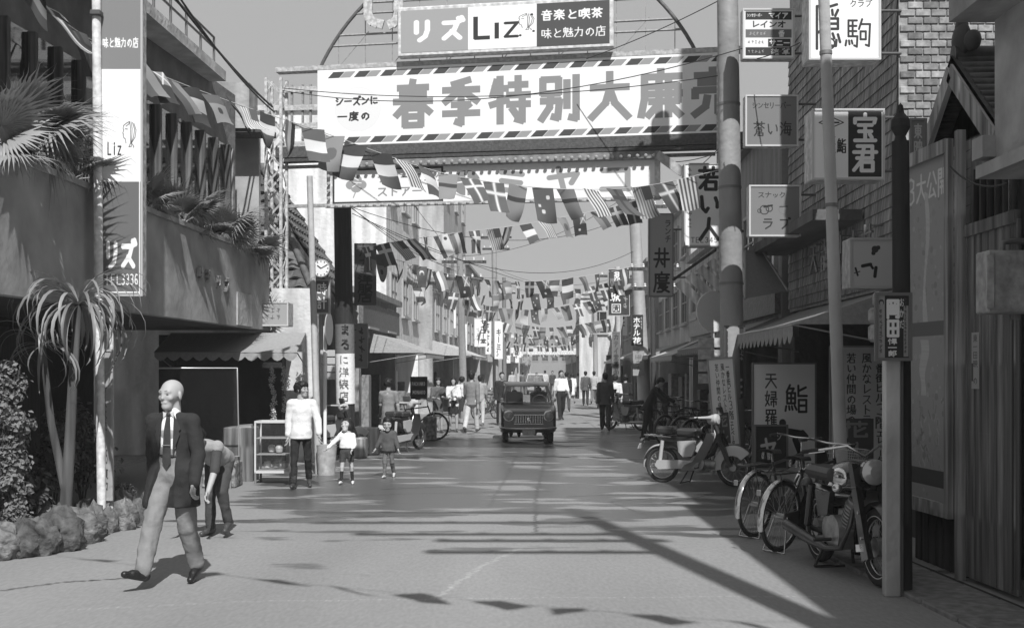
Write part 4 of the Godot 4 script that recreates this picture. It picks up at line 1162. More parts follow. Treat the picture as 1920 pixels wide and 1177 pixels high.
	m.tube([Vector3(0.13, 0.33, 0.0), Vector3(0.16, 0.33, 0.0)], 0.09, 16)
	part(t, "engine", m, alu)
	m = MB.new()
	m.tube([Vector3(0.12, 0.28, 0.22), Vector3(0.15, 0.2, 0.1), Vector3(0.15, 0.2, -0.2)], 0.018, 8)
	m.tube([Vector3(0.15, 0.2, -0.2), Vector3(0.16, 0.23, -0.35), Vector3(0.16, 0.25, -0.85)], [0.02, 0.045, 0.04], 12)
	part(t, "exhaust", m, plain(0.5, 0.3, 0.8))
	m = MB.new()
	m.slab(PackedVector2Array([Vector2(0.08, 0.38), Vector2(-0.62, 0.36), Vector2(-0.66, 0.28), Vector2(-0.6, 0.22), Vector2(0.05, 0.26)]), Vector3(-0.13, 0, 0), Vector3(0, 0, 1), Vector3.UP, 0.04)
	part(t, "chain_case", m, grey)
	m = MB.new()
	for s in [-0.1, 0.1]: m.tube([Vector3(s, 0.25, -0.1), Vector3(s * 1.8, 0.015, -0.22)], 0.012, 6)
	m.tube([Vector3(-0.18, 0.03, -0.21), Vector3(0.18, 0.03, -0.21)], 0.01, 6)
	part(t, "stand", m, dark)
	m = MB.new()
	m.tube([Vector3(-0.24, 0.27, 0.05), Vector3(0.24, 0.27, 0.05)], 0.012, 6)
	part(t, "foot_rest", m, dark)
	m = MB.new()
	m.cbox(Vector3(0, 0.56, -0.97), Vector3(0.16, 0.09, 0.01), 0.004, Basis(Vector3.RIGHT, 0.4))
	part(t, "number_plate", m, plain(0.55, 0.5))
	m = MB.new()
	m.lathe(Vector3(0, 0.64, -0.93), Vector3(0, 0, -1), [[0.001, -0.02], [0.04, -0.02], [0.038, 0.03], [0.001, 0.045]], 12)
	part(t, "tail_lamp", m, plain(0.1, 0.2))
	return t

func make_motorcycle(label: String, pos: Vector3, turn: float) -> Node3D:
	var t := thing("motorcycle", label, "motorcycle", pos, turn)
	var black := plain(0.015, 0.2, 0.0, {"coat": 0.6})
	var chrome := plain(0.65, 0.14, 0.97)
	var alu := mat(0.35, 0.4, "grime", 0.6, {"world": false})
	var R := 0.32
	var fr := Vector3(0, R, 0.64)
	var rw := Vector3(0, R, -0.62)
	wheel(t, fr, R, 0.045, 0.025, chrome, 28, 0.028, 0.08)
	wheel(t, rw, R, 0.045, 0.025, chrome, 28, 0.028, 0.08)
	fender(t, fr, R + 0.05, 0.15, -1.9, 0.9, black)
	fender(t, rw, R + 0.05, 0.16, -1.9, 0.9, black)
	var m := MB.new()
	for s in [-0.11, 0.11]:
		m.slab(PackedVector2Array([Vector2(0.32, 0.98), Vector2(0.4, 0.98), Vector2(0.66, 0.36), Vector2(0.72, 0.24), Vector2(0.6, 0.2), Vector2(0.54, 0.34)]), Vector3(s, 0, 0), Vector3(0, 0, 1), Vector3.UP, 0.05)
	m.cbox(Vector3(0, 0.9, 0.37), Vector3(0.24, 0.16, 0.1), 0.03, Basis(Vector3.RIGHT, -0.4))
	part(t, "fork", m, black)
	m = MB.new()
	for s in [-1, 1]:
		for q in [[0.56, 0.62], [0.62, 0.42]]:
			m.lathe(Vector3(s * 0.137, q[1] - 0.03, q[0] - 0.02), Vector3(s, 0, 0), [[0.014, -0.004], [0.013, 0.01], [0.001, 0.012]], 10)
	part(t, "fork_bolts", m, chrome)
	for s in [-1, 1]:
		m = MB.new()
		m.bar(fr + Vector3(s * 0.12, 0, 0), fr + Vector3(s * 0.12, -0.03, -0.16), 0.03, 0.06)
		part(t, "leading_link", m, chrome)
	m = MB.new()
	m.lathe(Vector3(0, 0.92, 0.5), Vector3(0, 0, 1), [[0.001, -0.16], [0.07, -0.13], [0.105, -0.02], [0.108, 0.03], [0.09, 0.05]], 18)
	var hl := part(t, "headlamp", m, black)
	m = MB.new()
	m.lathe(Vector3(0, 0.92, 0.545), Vector3(0, 0, 1), [[0.1, -0.01], [0.108, 0.0], [0.09, 0.012], [0.05, 0.03], [0.001, 0.036]], 18)
	part(hl, "lens", m, plain(0.5, 0.1, 0.4))
	m = MB.new()
	m.tube([Vector3(-0.4, 1.06, 0.08), Vector3(-0.32, 1.08, 0.2), Vector3(-0.14, 1.12, 0.32), Vector3(0, 1.03, 0.34), Vector3(0.14, 1.12, 0.32), Vector3(0.32, 1.08, 0.2), Vector3(0.4, 1.06, 0.08)], 0.012, 8)
	part(t, "handlebar", m, chrome)
	for s in [-1, 1]:
		m = MB.new()
		m.tube([Vector3(s * 0.33, 1.078, 0.18), Vector3(s * 0.42, 1.055, 0.05)], 0.019, 8)
		part(t, "grip", m, plain(0.02, 0.8))
		m = MB.new()
		m.tube([Vector3(s * 0.3, 1.07, 0.24), Vector3(s * 0.4, 1.045, 0.13)], 0.006, 6)
		part(t, "lever", m, chrome)
	m = MB.new()
	m.tube([Vector3(0.3, 1.09, 0.22), Vector3(0.36, 1.24, 0.2)], 0.006, 6)
	m.cbox(Vector3(0.37, 1.3, 0.2), Vector3(0.07, 0.13, 0.02), 0.01, Basis(Vector3.UP, 0.25))
	part(t, "mirror", m, plain(0.1, 0.3, 0.3))
	m = MB.new()
	m.ball(Vector3(0, 0.84, 0.08), Vector3(0.16, 0.14, 0.3), 18, 12)
	var tank := part(t, "fuel_tank", m, black)
	for s in [-1, 1]:
		m = MB.new()
		m.ball(Vector3(s * 0.125, 0.84, 0.12), Vector3(0.045, 0.085, 0.16), 14, 10)
		part(tank, "chrome_panel", m, chrome)
		m = MB.new()
		m.ball(Vector3(s * 0.15, 0.85, 0.02), Vector3(0.03, 0.06, 0.1), 12, 8)
		part(tank, "knee_pad", m, plain(0.03, 0.8))
	m = MB.new()
	m.cbox(Vector3(0, 0.83, -0.4), Vector3(0.26, 0.12, 0.62), 0.045)
	part(t, "seat", m, plain(0.03, 0.5))
	m = MB.new()
	m.tube([Vector3(0, 0.9, 0.32), Vector3(0, 0.66, 0.2), Vector3(0, 0.62, -0.2), Vector3(0, 0.66, -0.7)], [0.05, 0.07, 0.09, 0.06], 10)
	for s in [-0.09, 0.09]: m.bar(Vector3(s, 0.32, -0.05), rw + Vector3(s, 0, 0), 0.03, 0.05)
	part(t, "frame", m, black)
	m = MB.new()
	m.tube([Vector3(-0.15, 0.36, 0.02), Vector3(0.15, 0.36, 0.02)], 0.15, 18)
	m.tube([Vector3(-0.12, 0.36, -0.16), Vector3(0.12, 0.36, -0.16)], 0.12, 16)
	for k in 7: m.tube([Vector3(0, 0.44 + k * 0.028, 0.12 + k * 0.02), Vector3(0, 0.452 + k * 0.028, 0.126 + k * 0.02)], 0.115, 14)
	m.tube([Vector3(0, 0.42, 0.1), Vector3(0, 0.66, 0.24)], 0.09, 12)
	part(t, "engine", m, alu)
	for s in [-1, 1]:
		m = MB.new()
		m.tube([Vector3(s * 0.08, 0.58, 0.3), Vector3(s * 0.14, 0.46, 0.37), Vector3(s * 0.17, 0.26, 0.26), Vector3(s * 0.19, 0.22, 0.0), Vector3(s * 0.2, 0.24, -0.3), Vector3(s * 0.2, 0.3, -0.95)], [0.022, 0.022, 0.022, 0.025, 0.045, 0.05], 12)
		part(t, "exhaust", m, plain(0.1, 0.35, 0.8))
		m = MB.new()
		m.tube([Vector3(s * 0.12, 0.72, -0.52), rw + Vector3(s * 0.12, 0.02, 0)], 0.035, 10)
		part(t, "shock_absorber", m, black)
		m = MB.new()
		m.tube([Vector3(s * 0.16, 0.3, 0.02), Vector3(s * 0.32, 0.3, 0.04)], 0.016, 8)
		part(t, "foot_peg", m, plain(0.03, 0.8))
		m = MB.new()
		m.tube([Vector3(s * 0.12, 0.78, 0.42), Vector3(s * 0.24, 0.78, 0.42)], 0.009, 6)
		m.ball(Vector3(s * 0.27, 0.78, 0.42), Vector3(0.04, 0.04, 0.05), 12, 8)
		part(t, "indicator", m, chrome)
		m = MB.new()
		m.slab(PackedVector2Array([Vector2(-0.02, 0.7), Vector2(-0.36, 0.68), Vector2(-0.3, 0.46), Vector2(-0.08, 0.5)]), Vector3(s * 0.13, 0, 0), Vector3(0, 0, 1), Vector3.UP, 0.05)
		part(t, "side_cover", m, black)
	m = MB.new()
	for s in [-0.12, 0.12]: m.tube([Vector3(s, 0.24, -0.2), Vector3(s * 1.5, 0.014, -0.3)], 0.014, 6)
	m.tube([Vector3(-0.18, 0.014, -0.3), Vector3(0.18, 0.014, -0.3)], 0.012, 6)
	part(t, "stand", m, black)
	m = MB.new()
	m.ball(Vector3(0, 0.7, -0.95), Vector3(0.05, 0.05, 0.05), 12, 8)
	part(t, "tail_lamp", m, plain(0.1, 0.2))
	return t

func ring(hw: float, y0: float, y1: float, z: float, r: float, n := 5) -> Array:
	# rounded rectangle across the car
	var out := []
	for c in [[hw - r, y1 - r, 0.0], [-(hw - r), y1 - r, PI * 0.5], [-(hw - r), y0 + r, PI], [hw - r, y0 + r, PI * 1.5]]:
		for k in n:
			var a: float = c[2] + PI * 0.5 * k / (n - 1)
			out.append(Vector3(c[0] + cos(a) * r, c[1] + sin(a) * r, z))
	out.append(out[0])
	return out

func loft(m: MB, secs: Array) -> void:
	m.sheet(secs, true)
	for e in [0, secs.size() - 1]:
		var c := Vector3.ZERO
		for p in secs[e]: c += p
		c /= secs[e].size()
		for k in secs[e].size() - 1:
			if e == 0: m.tri(c, secs[e][k + 1], secs[e][k])
			else: m.tri(c, secs[e][k], secs[e][k + 1])

func make_car(called: String, label: String, pos: Vector3, turn: float, g: float, near := true) -> Node3D:
	var t := thing(called, label, "car", pos, turn)
	var paint := mat(g, 0.3, "", 0.0, {"coat": 0.7})
	var chrome := plain(0.6, 0.18, 0.95)
	var m := MB.new()
	# front towards +Z: rings from the nose back
	var secs := []
	for s in [[-1.5, 0.52, 0.4, 0.76], [-1.46, 0.61, 0.3, 0.86], [-1.2, 0.66, 0.24, 0.92], [-0.8, 0.68, 0.22, 0.94], [0.0, 0.685, 0.22, 0.94], [0.62, 0.68, 0.22, 0.93], [1.0, 0.67, 0.24, 0.89], [1.3, 0.655, 0.26, 0.83], [1.44, 0.63, 0.3, 0.79], [1.49, 0.58, 0.34, 0.75]]:
		secs.append(ring(s[1], s[2], s[3], s[0], 0.09))
	loft(m, secs)
	var body := part(t, "body", m, paint)
	m = MB.new()
	var rf := []
	for s in [[-0.98, 0.5, 1.345, 1.375], [-0.9, 0.54, 1.34, 1.41], [-0.3, 0.565, 1.35, 1.45], [0.15, 0.555, 1.345, 1.44], [0.32, 0.53, 1.335, 1.4], [0.37, 0.5, 1.33, 1.37]]:
		rf.append(ring(s[1], s[2], s[3], s[0], 0.014))
	loft(m, rf)
	part(t, "roof", m, paint)
	for s in [-1.0, 1.0]:
		for q in [[0.62, 0.7, 0.52, 0.33, 0.05], [0.645, -0.25, 0.545, -0.25, 0.06], [0.62, -1.15, 0.52, -0.93, 0.12]]:
			m = MB.new()
			m.bar(Vector3(s * q[0], 0.9, q[1]), Vector3(s * q[2], 1.36, q[3]), 0.045, q[4])
			part(t, "pillar", m, paint)
	m = MB.new()
	m.quad(Vector3(-0.6, 0.935, 0.69), Vector3(0.6, 0.935, 0.69), Vector3(0.5, 1.345, 0.36), Vector3(-0.5, 1.345, 0.36))
	part(t, "windscreen", m, pane_mat(0.08, 0.22))
	m = MB.new()
	m.tube([Vector3(-0.6, 0.935, 0.7), Vector3(0.6, 0.935, 0.7), Vector3(0.505, 1.345, 0.37), Vector3(-0.505, 1.345, 0.37), Vector3(-0.6, 0.935, 0.7)], 0.012, 6)
	part(t, "windscreen_rubber", m, plain(0.03, 0.7))
	m = MB.new()
	m.quad(Vector3(0.58, 0.95, -1.13), Vector3(-0.58, 0.95, -1.13), Vector3(-0.5, 1.34, -0.96), Vector3(0.5, 1.34, -0.96))
	part(t, "rear_window", m, pane_mat(0.08, 0.2))
	for s in [-1.0, 1.0]:
		for zz in [[0.6, -0.22, 0.31], [-0.28, -1.1, -0.9]]:
			m = MB.new()
			m.quad(Vector3(s * 0.64, 0.945, zz[0]), Vector3(s * 0.64, 0.945, zz[1]), Vector3(s * 0.535, 1.345, maxf(zz[1], -0.92)), Vector3(s * 0.535, 1.345, zz[2] if zz[2] > 0 else -0.28))
			part(t, "side_window", m, pane_mat(0.08, 0.25))
	for s in [-1.0, 1.0]:
		for z in [0.93, -0.95]:
			m = MB.new()
			m.lathe(Vector3(s * 0.53, 0.26, z), Vector3(s, 0, 0), [[0.14, -0.06], [0.24, -0.06], [0.262, -0.03], [0.262, 0.05], [0.24, 0.075], [0.15, 0.07]], 24)
			var w := part(t, "wheel", m, mat(0.025, 0.85, ""))
			m = MB.new()
			m.lathe(Vector3(s * 0.55, 0.26, z), Vector3(s, 0, 0), [[0.155, 0.04], [0.14, 0.055], [0.08, 0.05], [0.07, 0.065], [0.001, 0.07]], 20)
			part(w, "hub_cap", m, chrome)
	for s in [-1.0, 1.0]:
		m = MB.new()
		m.lathe(Vector3(s * 0.47, 0.66, 1.43), Vector3(0, 0, 1), [[0.135, -0.08], [0.135, 0.05], [0.125, 0.085], [0.1, 0.09]], 22)
		var h := part(t, "headlight", m, chrome)
		m = MB.new()
		m.lathe(Vector3(s * 0.47, 0.66, 1.47), Vector3(0, 0, 1), [[0.102, 0.045], [0.07, 0.06], [0.035, 0.07], [0.001, 0.074]], 18)
		part(h, "lens", m, plain(0.35, 0.15, 0.2))
	if near:
		m = MB.new()
		m.slab(PackedVector2Array([Vector2(-0.33, 0.48), Vector2(0.33, 0.48), Vector2(0.35, 0.68), Vector2(-0.35, 0.68)]), Vector3(0, 0, 1.485), Vector3.RIGHT, Vector3.UP, 0.02)
		var gr := part(t, "grille", m, plain(0.02, 0.7))
		for k in 17:
			m = MB.new()
			m.cbox(Vector3(-0.32 + k * 0.04, 0.58, 1.505), Vector3(0.014, 0.185, 0.024), 0.004)
			part(gr, "bar", m, chrome)
		m = MB.new()
		m.cbox(Vector3(0, 0.685, 1.5), Vector3(0.74, 0.018, 0.03), 0.006); m.cbox(Vector3(0, 0.472, 1.5), Vector3(0.7, 0.018, 0.03), 0.006)
		part(gr, "frame", m, chrome)
		m = MB.new()
		m.lathe(Vector3(0, 0.58, 1.515), Vector3(0, 0, 1), [[0.05, 0.0], [0.045, 0.012], [0.001, 0.018]], 14)
		part(gr, "emblem", m, chrome)
		m = MB.new()
		m.tube([Vector3(-0.64, 0.37, 1.38), Vector3(-0.58, 0.37, 1.5), Vector3(-0.3, 0.36, 1.55), Vector3(0.3, 0.36, 1.55), Vector3(0.58, 0.37, 1.5), Vector3(0.64, 0.37, 1.38)], 0.032, 10)
		part(t, "bumper", m, plain(0.4, 0.25, 0.9))
		m = MB.new()
		m.cbox(Vector3(0.0, 0.29, 1.57), Vector3(0.3, 0.15, 0.012), 0.004)
		part(t, "number_plate", m, mat(0.4, 0.5, "grime"))
		for x in [-0.35, 0.2]:
			m = MB.new()
			m.tube([Vector3(x, 0.945, 0.71), Vector3(x + 0.3, 0.975, 0.685)], 0.006, 5)
			part(t, "wiper", m, plain(0.03, 0.5))
		for s in [-1.0, 1.0]:
			m = MB.new()
			m.tube([Vector3(s * 0.6, 0.88, 1.0), Vector3(s * 0.62, 1.0, 1.0)], 0.008, 6)
			m.lathe(Vector3(s * 0.62, 1.02, 1.02), Vector3(0, 0, 1), [[0.04, -0.04], [0.055, -0.01], [0.05, 0.01], [0.001, 0.02]], 12)
			part(t, "wing_mirror", m, chrome)
			m = MB.new()
			m.cbox(Vector3(s * 0.56, 0.53, 1.45), Vector3(0.08, 0.05, 0.05), 0.015)
			part(t, "indicator", m, plain(0.25, 0.25))
			m = MB.new()
			m.cbox(Vector3(s * 0.3, 0.95, -0.05), Vector3(0.42, 0.5, 0.12), 0.05, Basis(Vector3.RIGHT, -0.15))
			part(t, "seat", m, plain(0.06, 0.7))
		m = MB.new()
		m.torus(Vector3(0.3, 0.98, 0.42), Vector3(0, 0.5, -1), 0.17, 0.012, 22, 6)
		part(t, "steering_wheel", m, plain(0.1, 0.4))
	return t

# ---------------------------------------------------------------- plants and stones
func fan_leaf(seed: int, droop: float) -> ArrayMesh:
	# a fan palm leaf, stalk root at the origin, blade along +Z
	var r := RandomNumberGenerator.new()
	r.seed = seed
	var m := MB.new()
	m.tube([Vector3(0, 0, 0), Vector3(0, 0.05, 0.15), Vector3(0, 0.05, 0.32)], [0.011, 0.009, 0.007], 5)
	var n := 34
	for k in n:
		var a := lerpf(-2.15, 2.15, k / float(n - 1)) + r.randf_range(-0.02, 0.02)
		var ln := lerpf(0.52, 0.36, absf(a) / 2.15) * r.randf_range(0.92, 1.05)
		var d := Vector3(sin(a), 0, cos(a))
		var sd := Vector3(cos(a), 0, -sin(a))
		var rows := []
		for i in 6:
			var u := i / 5.0
			var w := (0.004 + 0.022 * sin(PI * minf(u * 1.25 + 0.12, 1.0))) * (1.0 - pow(u, 4.0))
			var c := Vector3(0, 0.05, 0.32) + d * ln * u + Vector3(0, 0.16 * u * cos(a * 0.5) - droop * u * u * (0.5 + 0.5 * absf(a)) - (0.12 * pow(u, 3.0) * r.randf_range(0.2, 1.2)), 0)
			rows.append([c - sd * w, c + Vector3(0, w * 0.7, 0), c + sd * w])
		m.sheet(rows)
	return m.mesh()

func strap_leaf(seed: int, ln: float, droop: float) -> ArrayMesh:
	var r := RandomNumberGenerator.new()
	r.seed = seed
	var m := MB.new()
	var rows := []
	var p := Vector3.ZERO
	var a := r.randf_range(0.5, 1.1)
	for i in 10:
		var u := i / 9.0
		var w := 0.022 * sin(PI * (0.12 + 0.86 * u))
		rows.append([p + Vector3(-w, 0.006, 0), p, p + Vector3(w, 0.006, 0)])
		p += Vector3(r.randf_range(-0.01, 0.01), sin(a), cos(a)) * ln / 9.0
		a -= droop / 9.0 * (0.5 + u)
	m.sheet(rows)
	return m.mesh()

func fan_palm(label: String, pos: Vector3, n: int, s: float, trunk: float, leaves: Array, mt: Array, group: String, spread := 1.0) -> Node3D:
	var t := thing("fan_palm", label, "palm", pos, 0.0, group)
	var m := MB.new()
	var pp := []
	var rad := []
	for k in 7:
		pp.append(Vector3(0.02 * sin(k), trunk * k / 6.0, 0)); rad.append(lerpf(0.06, 0.045, k / 6.0) + (0.008 if k % 2 else 0.0))
	m.tube(pp, rad, 8)
	part(t, "trunk", m, mat(0.1, 0.95, "wood", 0.0, {"world": false}))
	for k in n:
		var yaw := TAU * k / n * 1.618 * 2.0 + rr(-0.3, 0.3)
		var pitch := rr(-0.95, 0.15) * spread + 0.1
		var b := Basis(Vector3.UP, yaw) * Basis(Vector3.RIGHT, pitch) * Basis(Vector3(0, 0, 1), rr(-0.5, 0.5))
		part(t, "leaf", leaves[k % leaves.size()], mt[k % mt.size()], Transform3D(b.scaled(Vector3.ONE * s * rr(0.85, 1.1)), Vector3(0, trunk, 0)))
	return t

func leaf_cloud(m: MB, c: Vector3, r: Vector3, n: int, size: float, shell := 0.55, flat := 0.0) -> void:
	# n small folded leaves through an uneven volume
	var lumps := []
	for k in 7:
		lumps.append([Vector3(rr(-0.6, 0.6), rr(-0.6, 0.6), rr(-0.6, 0.6)), rr(0.4, 0.7)])
	for k in n:
		var lp: Array = lumps[k % lumps.size()]
		var d := Vector3(rng.randfn(), rng.randfn(), rng.randfn()).normalized()
		var p: Vector3 = c + (lp[0] + d * lp[1] * pow(rng.randf(), shell)) * r
		var nrm := (d + Vector3(rr(-0.7, 0.7), rr(0.0, 0.9), rr(-0.7, 0.7))).normalized()
		var x := nrm.cross(Vector3(rr(-1, 1), rr(-1, 1), rr(-1, 1))).normalized()
		var y := nrm.cross(x)
		var s := size * rr(0.6, 1.25)
		var q := p + y * s * 0.5 + nrm * s * 0.1
		m.tri(p, q - x * s * 0.36, p + y * s)
		m.tri(p, p + y * s, q + x * s * 0.36)

func shrub(called: String, label: String, pos: Vector3, r: Vector3, n: int, size: float, mt: Material, group := "") -> Node3D:
	var t := thing(called, label, "shrub", pos, 0.0, group)
	var m := MB.new()
	for k in 6:
		var a := TAU * k / 6.0 + rr(-0.3, 0.3)
		m.tube([Vector3(cos(a) * 0.03, 0, sin(a) * 0.03), Vector3(cos(a) * r.x * 0.3, r.y * 0.8, sin(a) * r.z * 0.3), Vector3(cos(a) * r.x * 0.6, r.y * 1.4, sin(a) * r.z * 0.6)], [0.012, 0.008, 0.004], 5)
	part(t, "stem", m, mat(0.07, 0.9, "wood", 0.0, {"world": false}))
	m = MB.new()
	leaf_cloud(m, Vector3(0, r.y, 0), r, n, size)
	part(t, "foliage", m, mt)
	return t

func rock(label: String, pos: Vector3, s: Vector3, seed: int, g: float) -> void:
	var m := MB.new()
	var nz := FastNoiseLite.new()
	nz.seed = seed; nz.frequency = 1.1; nz.fractal_octaves = 4; nz.fractal_gain = 0.55
	m.ball(Vector3(0, s.y * 0.75, 0), s, 22, 14)
	for i in m.v.size():
		var d := (m.v[i] - Vector3(0, s.y * 0.75, 0)) / s
		var k := 1.0 + 0.42 * nz.get_noise_3d(d.x * 1.4 + seed, d.y * 1.4, d.z * 1.4) + 0.12 * nz.get_noise_3d(d.x * 6.0, d.y * 6.0 + seed, d.z * 6.0)
		m.v[i] = Vector3(0, s.y * 0.75, 0) + d * s * k
	# normals follow the new shape
	var seg := 23
	for i in 15:
		for j in seg:
			var a := i * seg + j
			var jn := i * seg + (j + 1) % 22
			var jp := i * seg + (j + 21) % 22
			var un := mini(i + 1, 14) * seg + j
			var up := maxi(i - 1, 0) * seg + j
			var nn := (m.v[jn] - m.v[jp]).cross(m.v[un] - m.v[up])
			if nn.length() > 1e-9: m.n[a] = nn.normalized()
	var o := MeshInstance3D.new()
	o.mesh = m.mesh()
	o.material_override = mat(g, 0.95, "stone", 0.0, {"bump": 1.2})
	o.name = numbered("border_rock", self)
	add_child(o)
	o.position = pos
	o.rotation.y = seed * 1.3
	o.set_meta("label", label); o.set_meta("category", "rock"); o.set_meta("group", "rocks edging the planted bed")

# ---------------------------------------------------------------- the street and its buildings
func left_x(d: float) -> float:
	return -5.3 + 0.036 * d

func right_x(d: float) -> float:
	return 4.1 + 0.036 * d

func prism(m: MB, p: Array, y0: float, y1: float) -> void:
	# upright prism over a plan polygon (x, d), any order
	var pv := PackedVector2Array()
	for q in p: pv.append(Vector2(q[0], q[1]))
	m.slab(pv, Vector3(0, (y0 + y1) * 0.5, 0), Vector3.RIGHT, Vector3(0, 0, -1), y1 - y0)

func road_material() -> StandardMaterial3D:
	# concrete road: x from -7 to 7 across, 3 to 45 m away along; stains, wet streaks and cracks as they lie
	var n := 1024
	var mk := func(fr: float, oc: int, sd: int) -> PackedByteArray:
		var nz := FastNoiseLite.new()
		nz.seed = sd; nz.frequency = fr; nz.fractal_octaves = oc
		var im := nz.get_image(n, n)
		im.convert(Image.FORMAT_L8)
		return im.get_data()
	var fine: PackedByteArray = mk.call(0.35, 3, 4)
	var broad: PackedByteArray = mk.call(0.006, 5, 5)
	var nz := FastNoiseLite.new()
	nz.seed = 9; nz.frequency = 1.0; nz.fractal_octaves = 4
	var nw := FastNoiseLite.new()
	nw.seed = 19; nw.frequency = 0.5; nw.fractal_octaves = 3
	var col := PackedByteArray()
	var rou := PackedByteArray()
	col.resize(n * n); rou.resize(n * n)
	for j in n:
		var d := 3.0 + 42.0 * j / (n - 1.0)
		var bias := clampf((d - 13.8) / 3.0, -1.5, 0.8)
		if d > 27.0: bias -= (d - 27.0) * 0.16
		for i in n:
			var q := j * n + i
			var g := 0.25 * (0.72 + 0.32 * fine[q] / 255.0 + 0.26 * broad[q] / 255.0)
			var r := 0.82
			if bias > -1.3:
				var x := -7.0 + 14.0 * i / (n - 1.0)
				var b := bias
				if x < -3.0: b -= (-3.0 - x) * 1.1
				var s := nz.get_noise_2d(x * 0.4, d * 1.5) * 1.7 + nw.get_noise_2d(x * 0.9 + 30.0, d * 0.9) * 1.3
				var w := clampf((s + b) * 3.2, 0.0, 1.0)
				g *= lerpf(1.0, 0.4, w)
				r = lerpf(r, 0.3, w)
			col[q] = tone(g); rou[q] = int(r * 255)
	# seams and cracks: x, d pairs
	var lines := [[[0.25, 12.6, 0.32, 15.8, 0.6, 22.0, 1.0, 32.0], 0.55, 2.2], [[-0.3, 15.0, -0.1, 19.0, 0.1, 24.0], 0.6, 1.6], [[-0.6, 9.0, -0.3, 10.4, 0.1, 11.6], 1.25, 2.0], [[1.6, 14.2, 1.3, 15.6, 2.2, 16.2], 0.6, 1.6], [[2.0, 15.4, 2.9, 16.6], 0.6, 1.6], [[-3.2, 8.6, -2.0, 8.9, 0.5, 9.05, 2.6, 9.1], 1.12, 1.4], [[-4.4, 9.0, -3.7, 9.7, -3.2, 9.9], 0.62, 2.0], [[-2.9, 16.0, -1.4, 16.6, 0.6, 16.9], 0.6, 2.0], [[-3.4, 13.6, -2.0, 14.0, -0.4, 14.2], 0.66, 2.0], [[0.8, 16.2, 1.6, 16.5], 0.5, 3.0], [[-1.9, 17.2, -0.9, 17.6], 0.5, 3.0]]
	for ln in lines:
		var pt: Array = ln[0]
		for k in range(0, pt.size() - 2, 2):
			var steps := int(maxf(absf(pt[k + 2] - pt[k]) / 14.0, absf(pt[k + 3] - pt[k + 1]) / 42.0) * n) + 1
			for s in steps:
				var u := float(s) / steps
				var cx: float = (lerpf(pt[k], pt[k + 2], u) + 7.0) / 14.0 * n + rr(-1.0, 1.0) * 2.0
				var cy: float = (lerpf(pt[k + 1], pt[k + 3], u) - 3.0) / 42.0 * n
				for a in range(-2, 3):
					var xi := int(cx) + a
					var yi := int(cy)
					if xi >= 0 and xi < n and yi >= 0 and yi < n and absf(a) <= ln[2] * 0.7:
						col[yi * n + xi] = clampi(int(col[yi * n + xi] * sqrt(ln[1])), 0, 255)
	var im := Image.create_from_data(n, n, false, Image.FORMAT_L8, col)
	im.convert(Image.FORMAT_RGB8)
	var ir := Image.create_from_data(n, n, false, Image.FORMAT_L8, rou)
	ir.convert(Image.FORMAT_RGB8)
	var m := StandardMaterial3D.new()
	m.albedo_texture = ImageTexture.create_from_image(im)
	m.roughness_texture = ImageTexture.create_from_image(ir)
	m.roughness_texture_channel = BaseMaterial3D.TEXTURE_CHANNEL_RED
	m.roughness = 1.0
	return m

func build_ground() -> void:
	var m := MB.new()
	m.quad(Vector3(-260, -0.008, 40), Vector3(260, -0.008, 40), Vector3(260, -0.008, -420), Vector3(-260, -0.008, -420))
	structure("ground", m, mat(0.24, 0.9, "grime"))
	m = MB.new()
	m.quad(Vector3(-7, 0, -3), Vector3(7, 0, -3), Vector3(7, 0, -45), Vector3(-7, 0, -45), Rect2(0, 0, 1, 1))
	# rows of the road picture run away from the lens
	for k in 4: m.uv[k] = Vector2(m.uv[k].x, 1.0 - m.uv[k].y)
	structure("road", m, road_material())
	m = MB.new()
	m.quad(Vector3(-7, 0, -45), Vector3(9, 0, -45), Vector3(11, 0, -260), Vector3(-5, 0, -260))
	m.quad(Vector3(-7, 0, 20), Vector3(7, 0, 20), Vector3(7, 0, -3), Vector3(-7, 0, -3))
	structure("road", m, mat(0.27, 0.85, "grime"))
	# concrete covers of the gutter by the fence
	var g := Node3D.new()
	g.name = "gutter"
	add_child(g)
	g.set_meta("kind", "structure")
	for k in 9:
		var d := 6.0 + k * 0.62
		var x := 3.83 - 0.057 * (d - 9.05)
		m = MB.new()
		m.cbox(Vector3(x - 0.48, 0.004 + rr(0, 0.012), -d), Vector3(0.62, 0.05, 0.6), 0.012, Basis(Vector3.UP, 0.05 + rr(-0.02, 0.02)))
		part(g, "cover_slab", m, mat(0.2, 0.95, "grime"))
	m = MB.new()
	m.box(Vector3(3.66, 0.002, -9.0), Vector3(0.2, 0.01, 6.0), Basis(Vector3.UP, 0.057))
	part(g, "drain", m, mat(0.02, 0.95, ""))

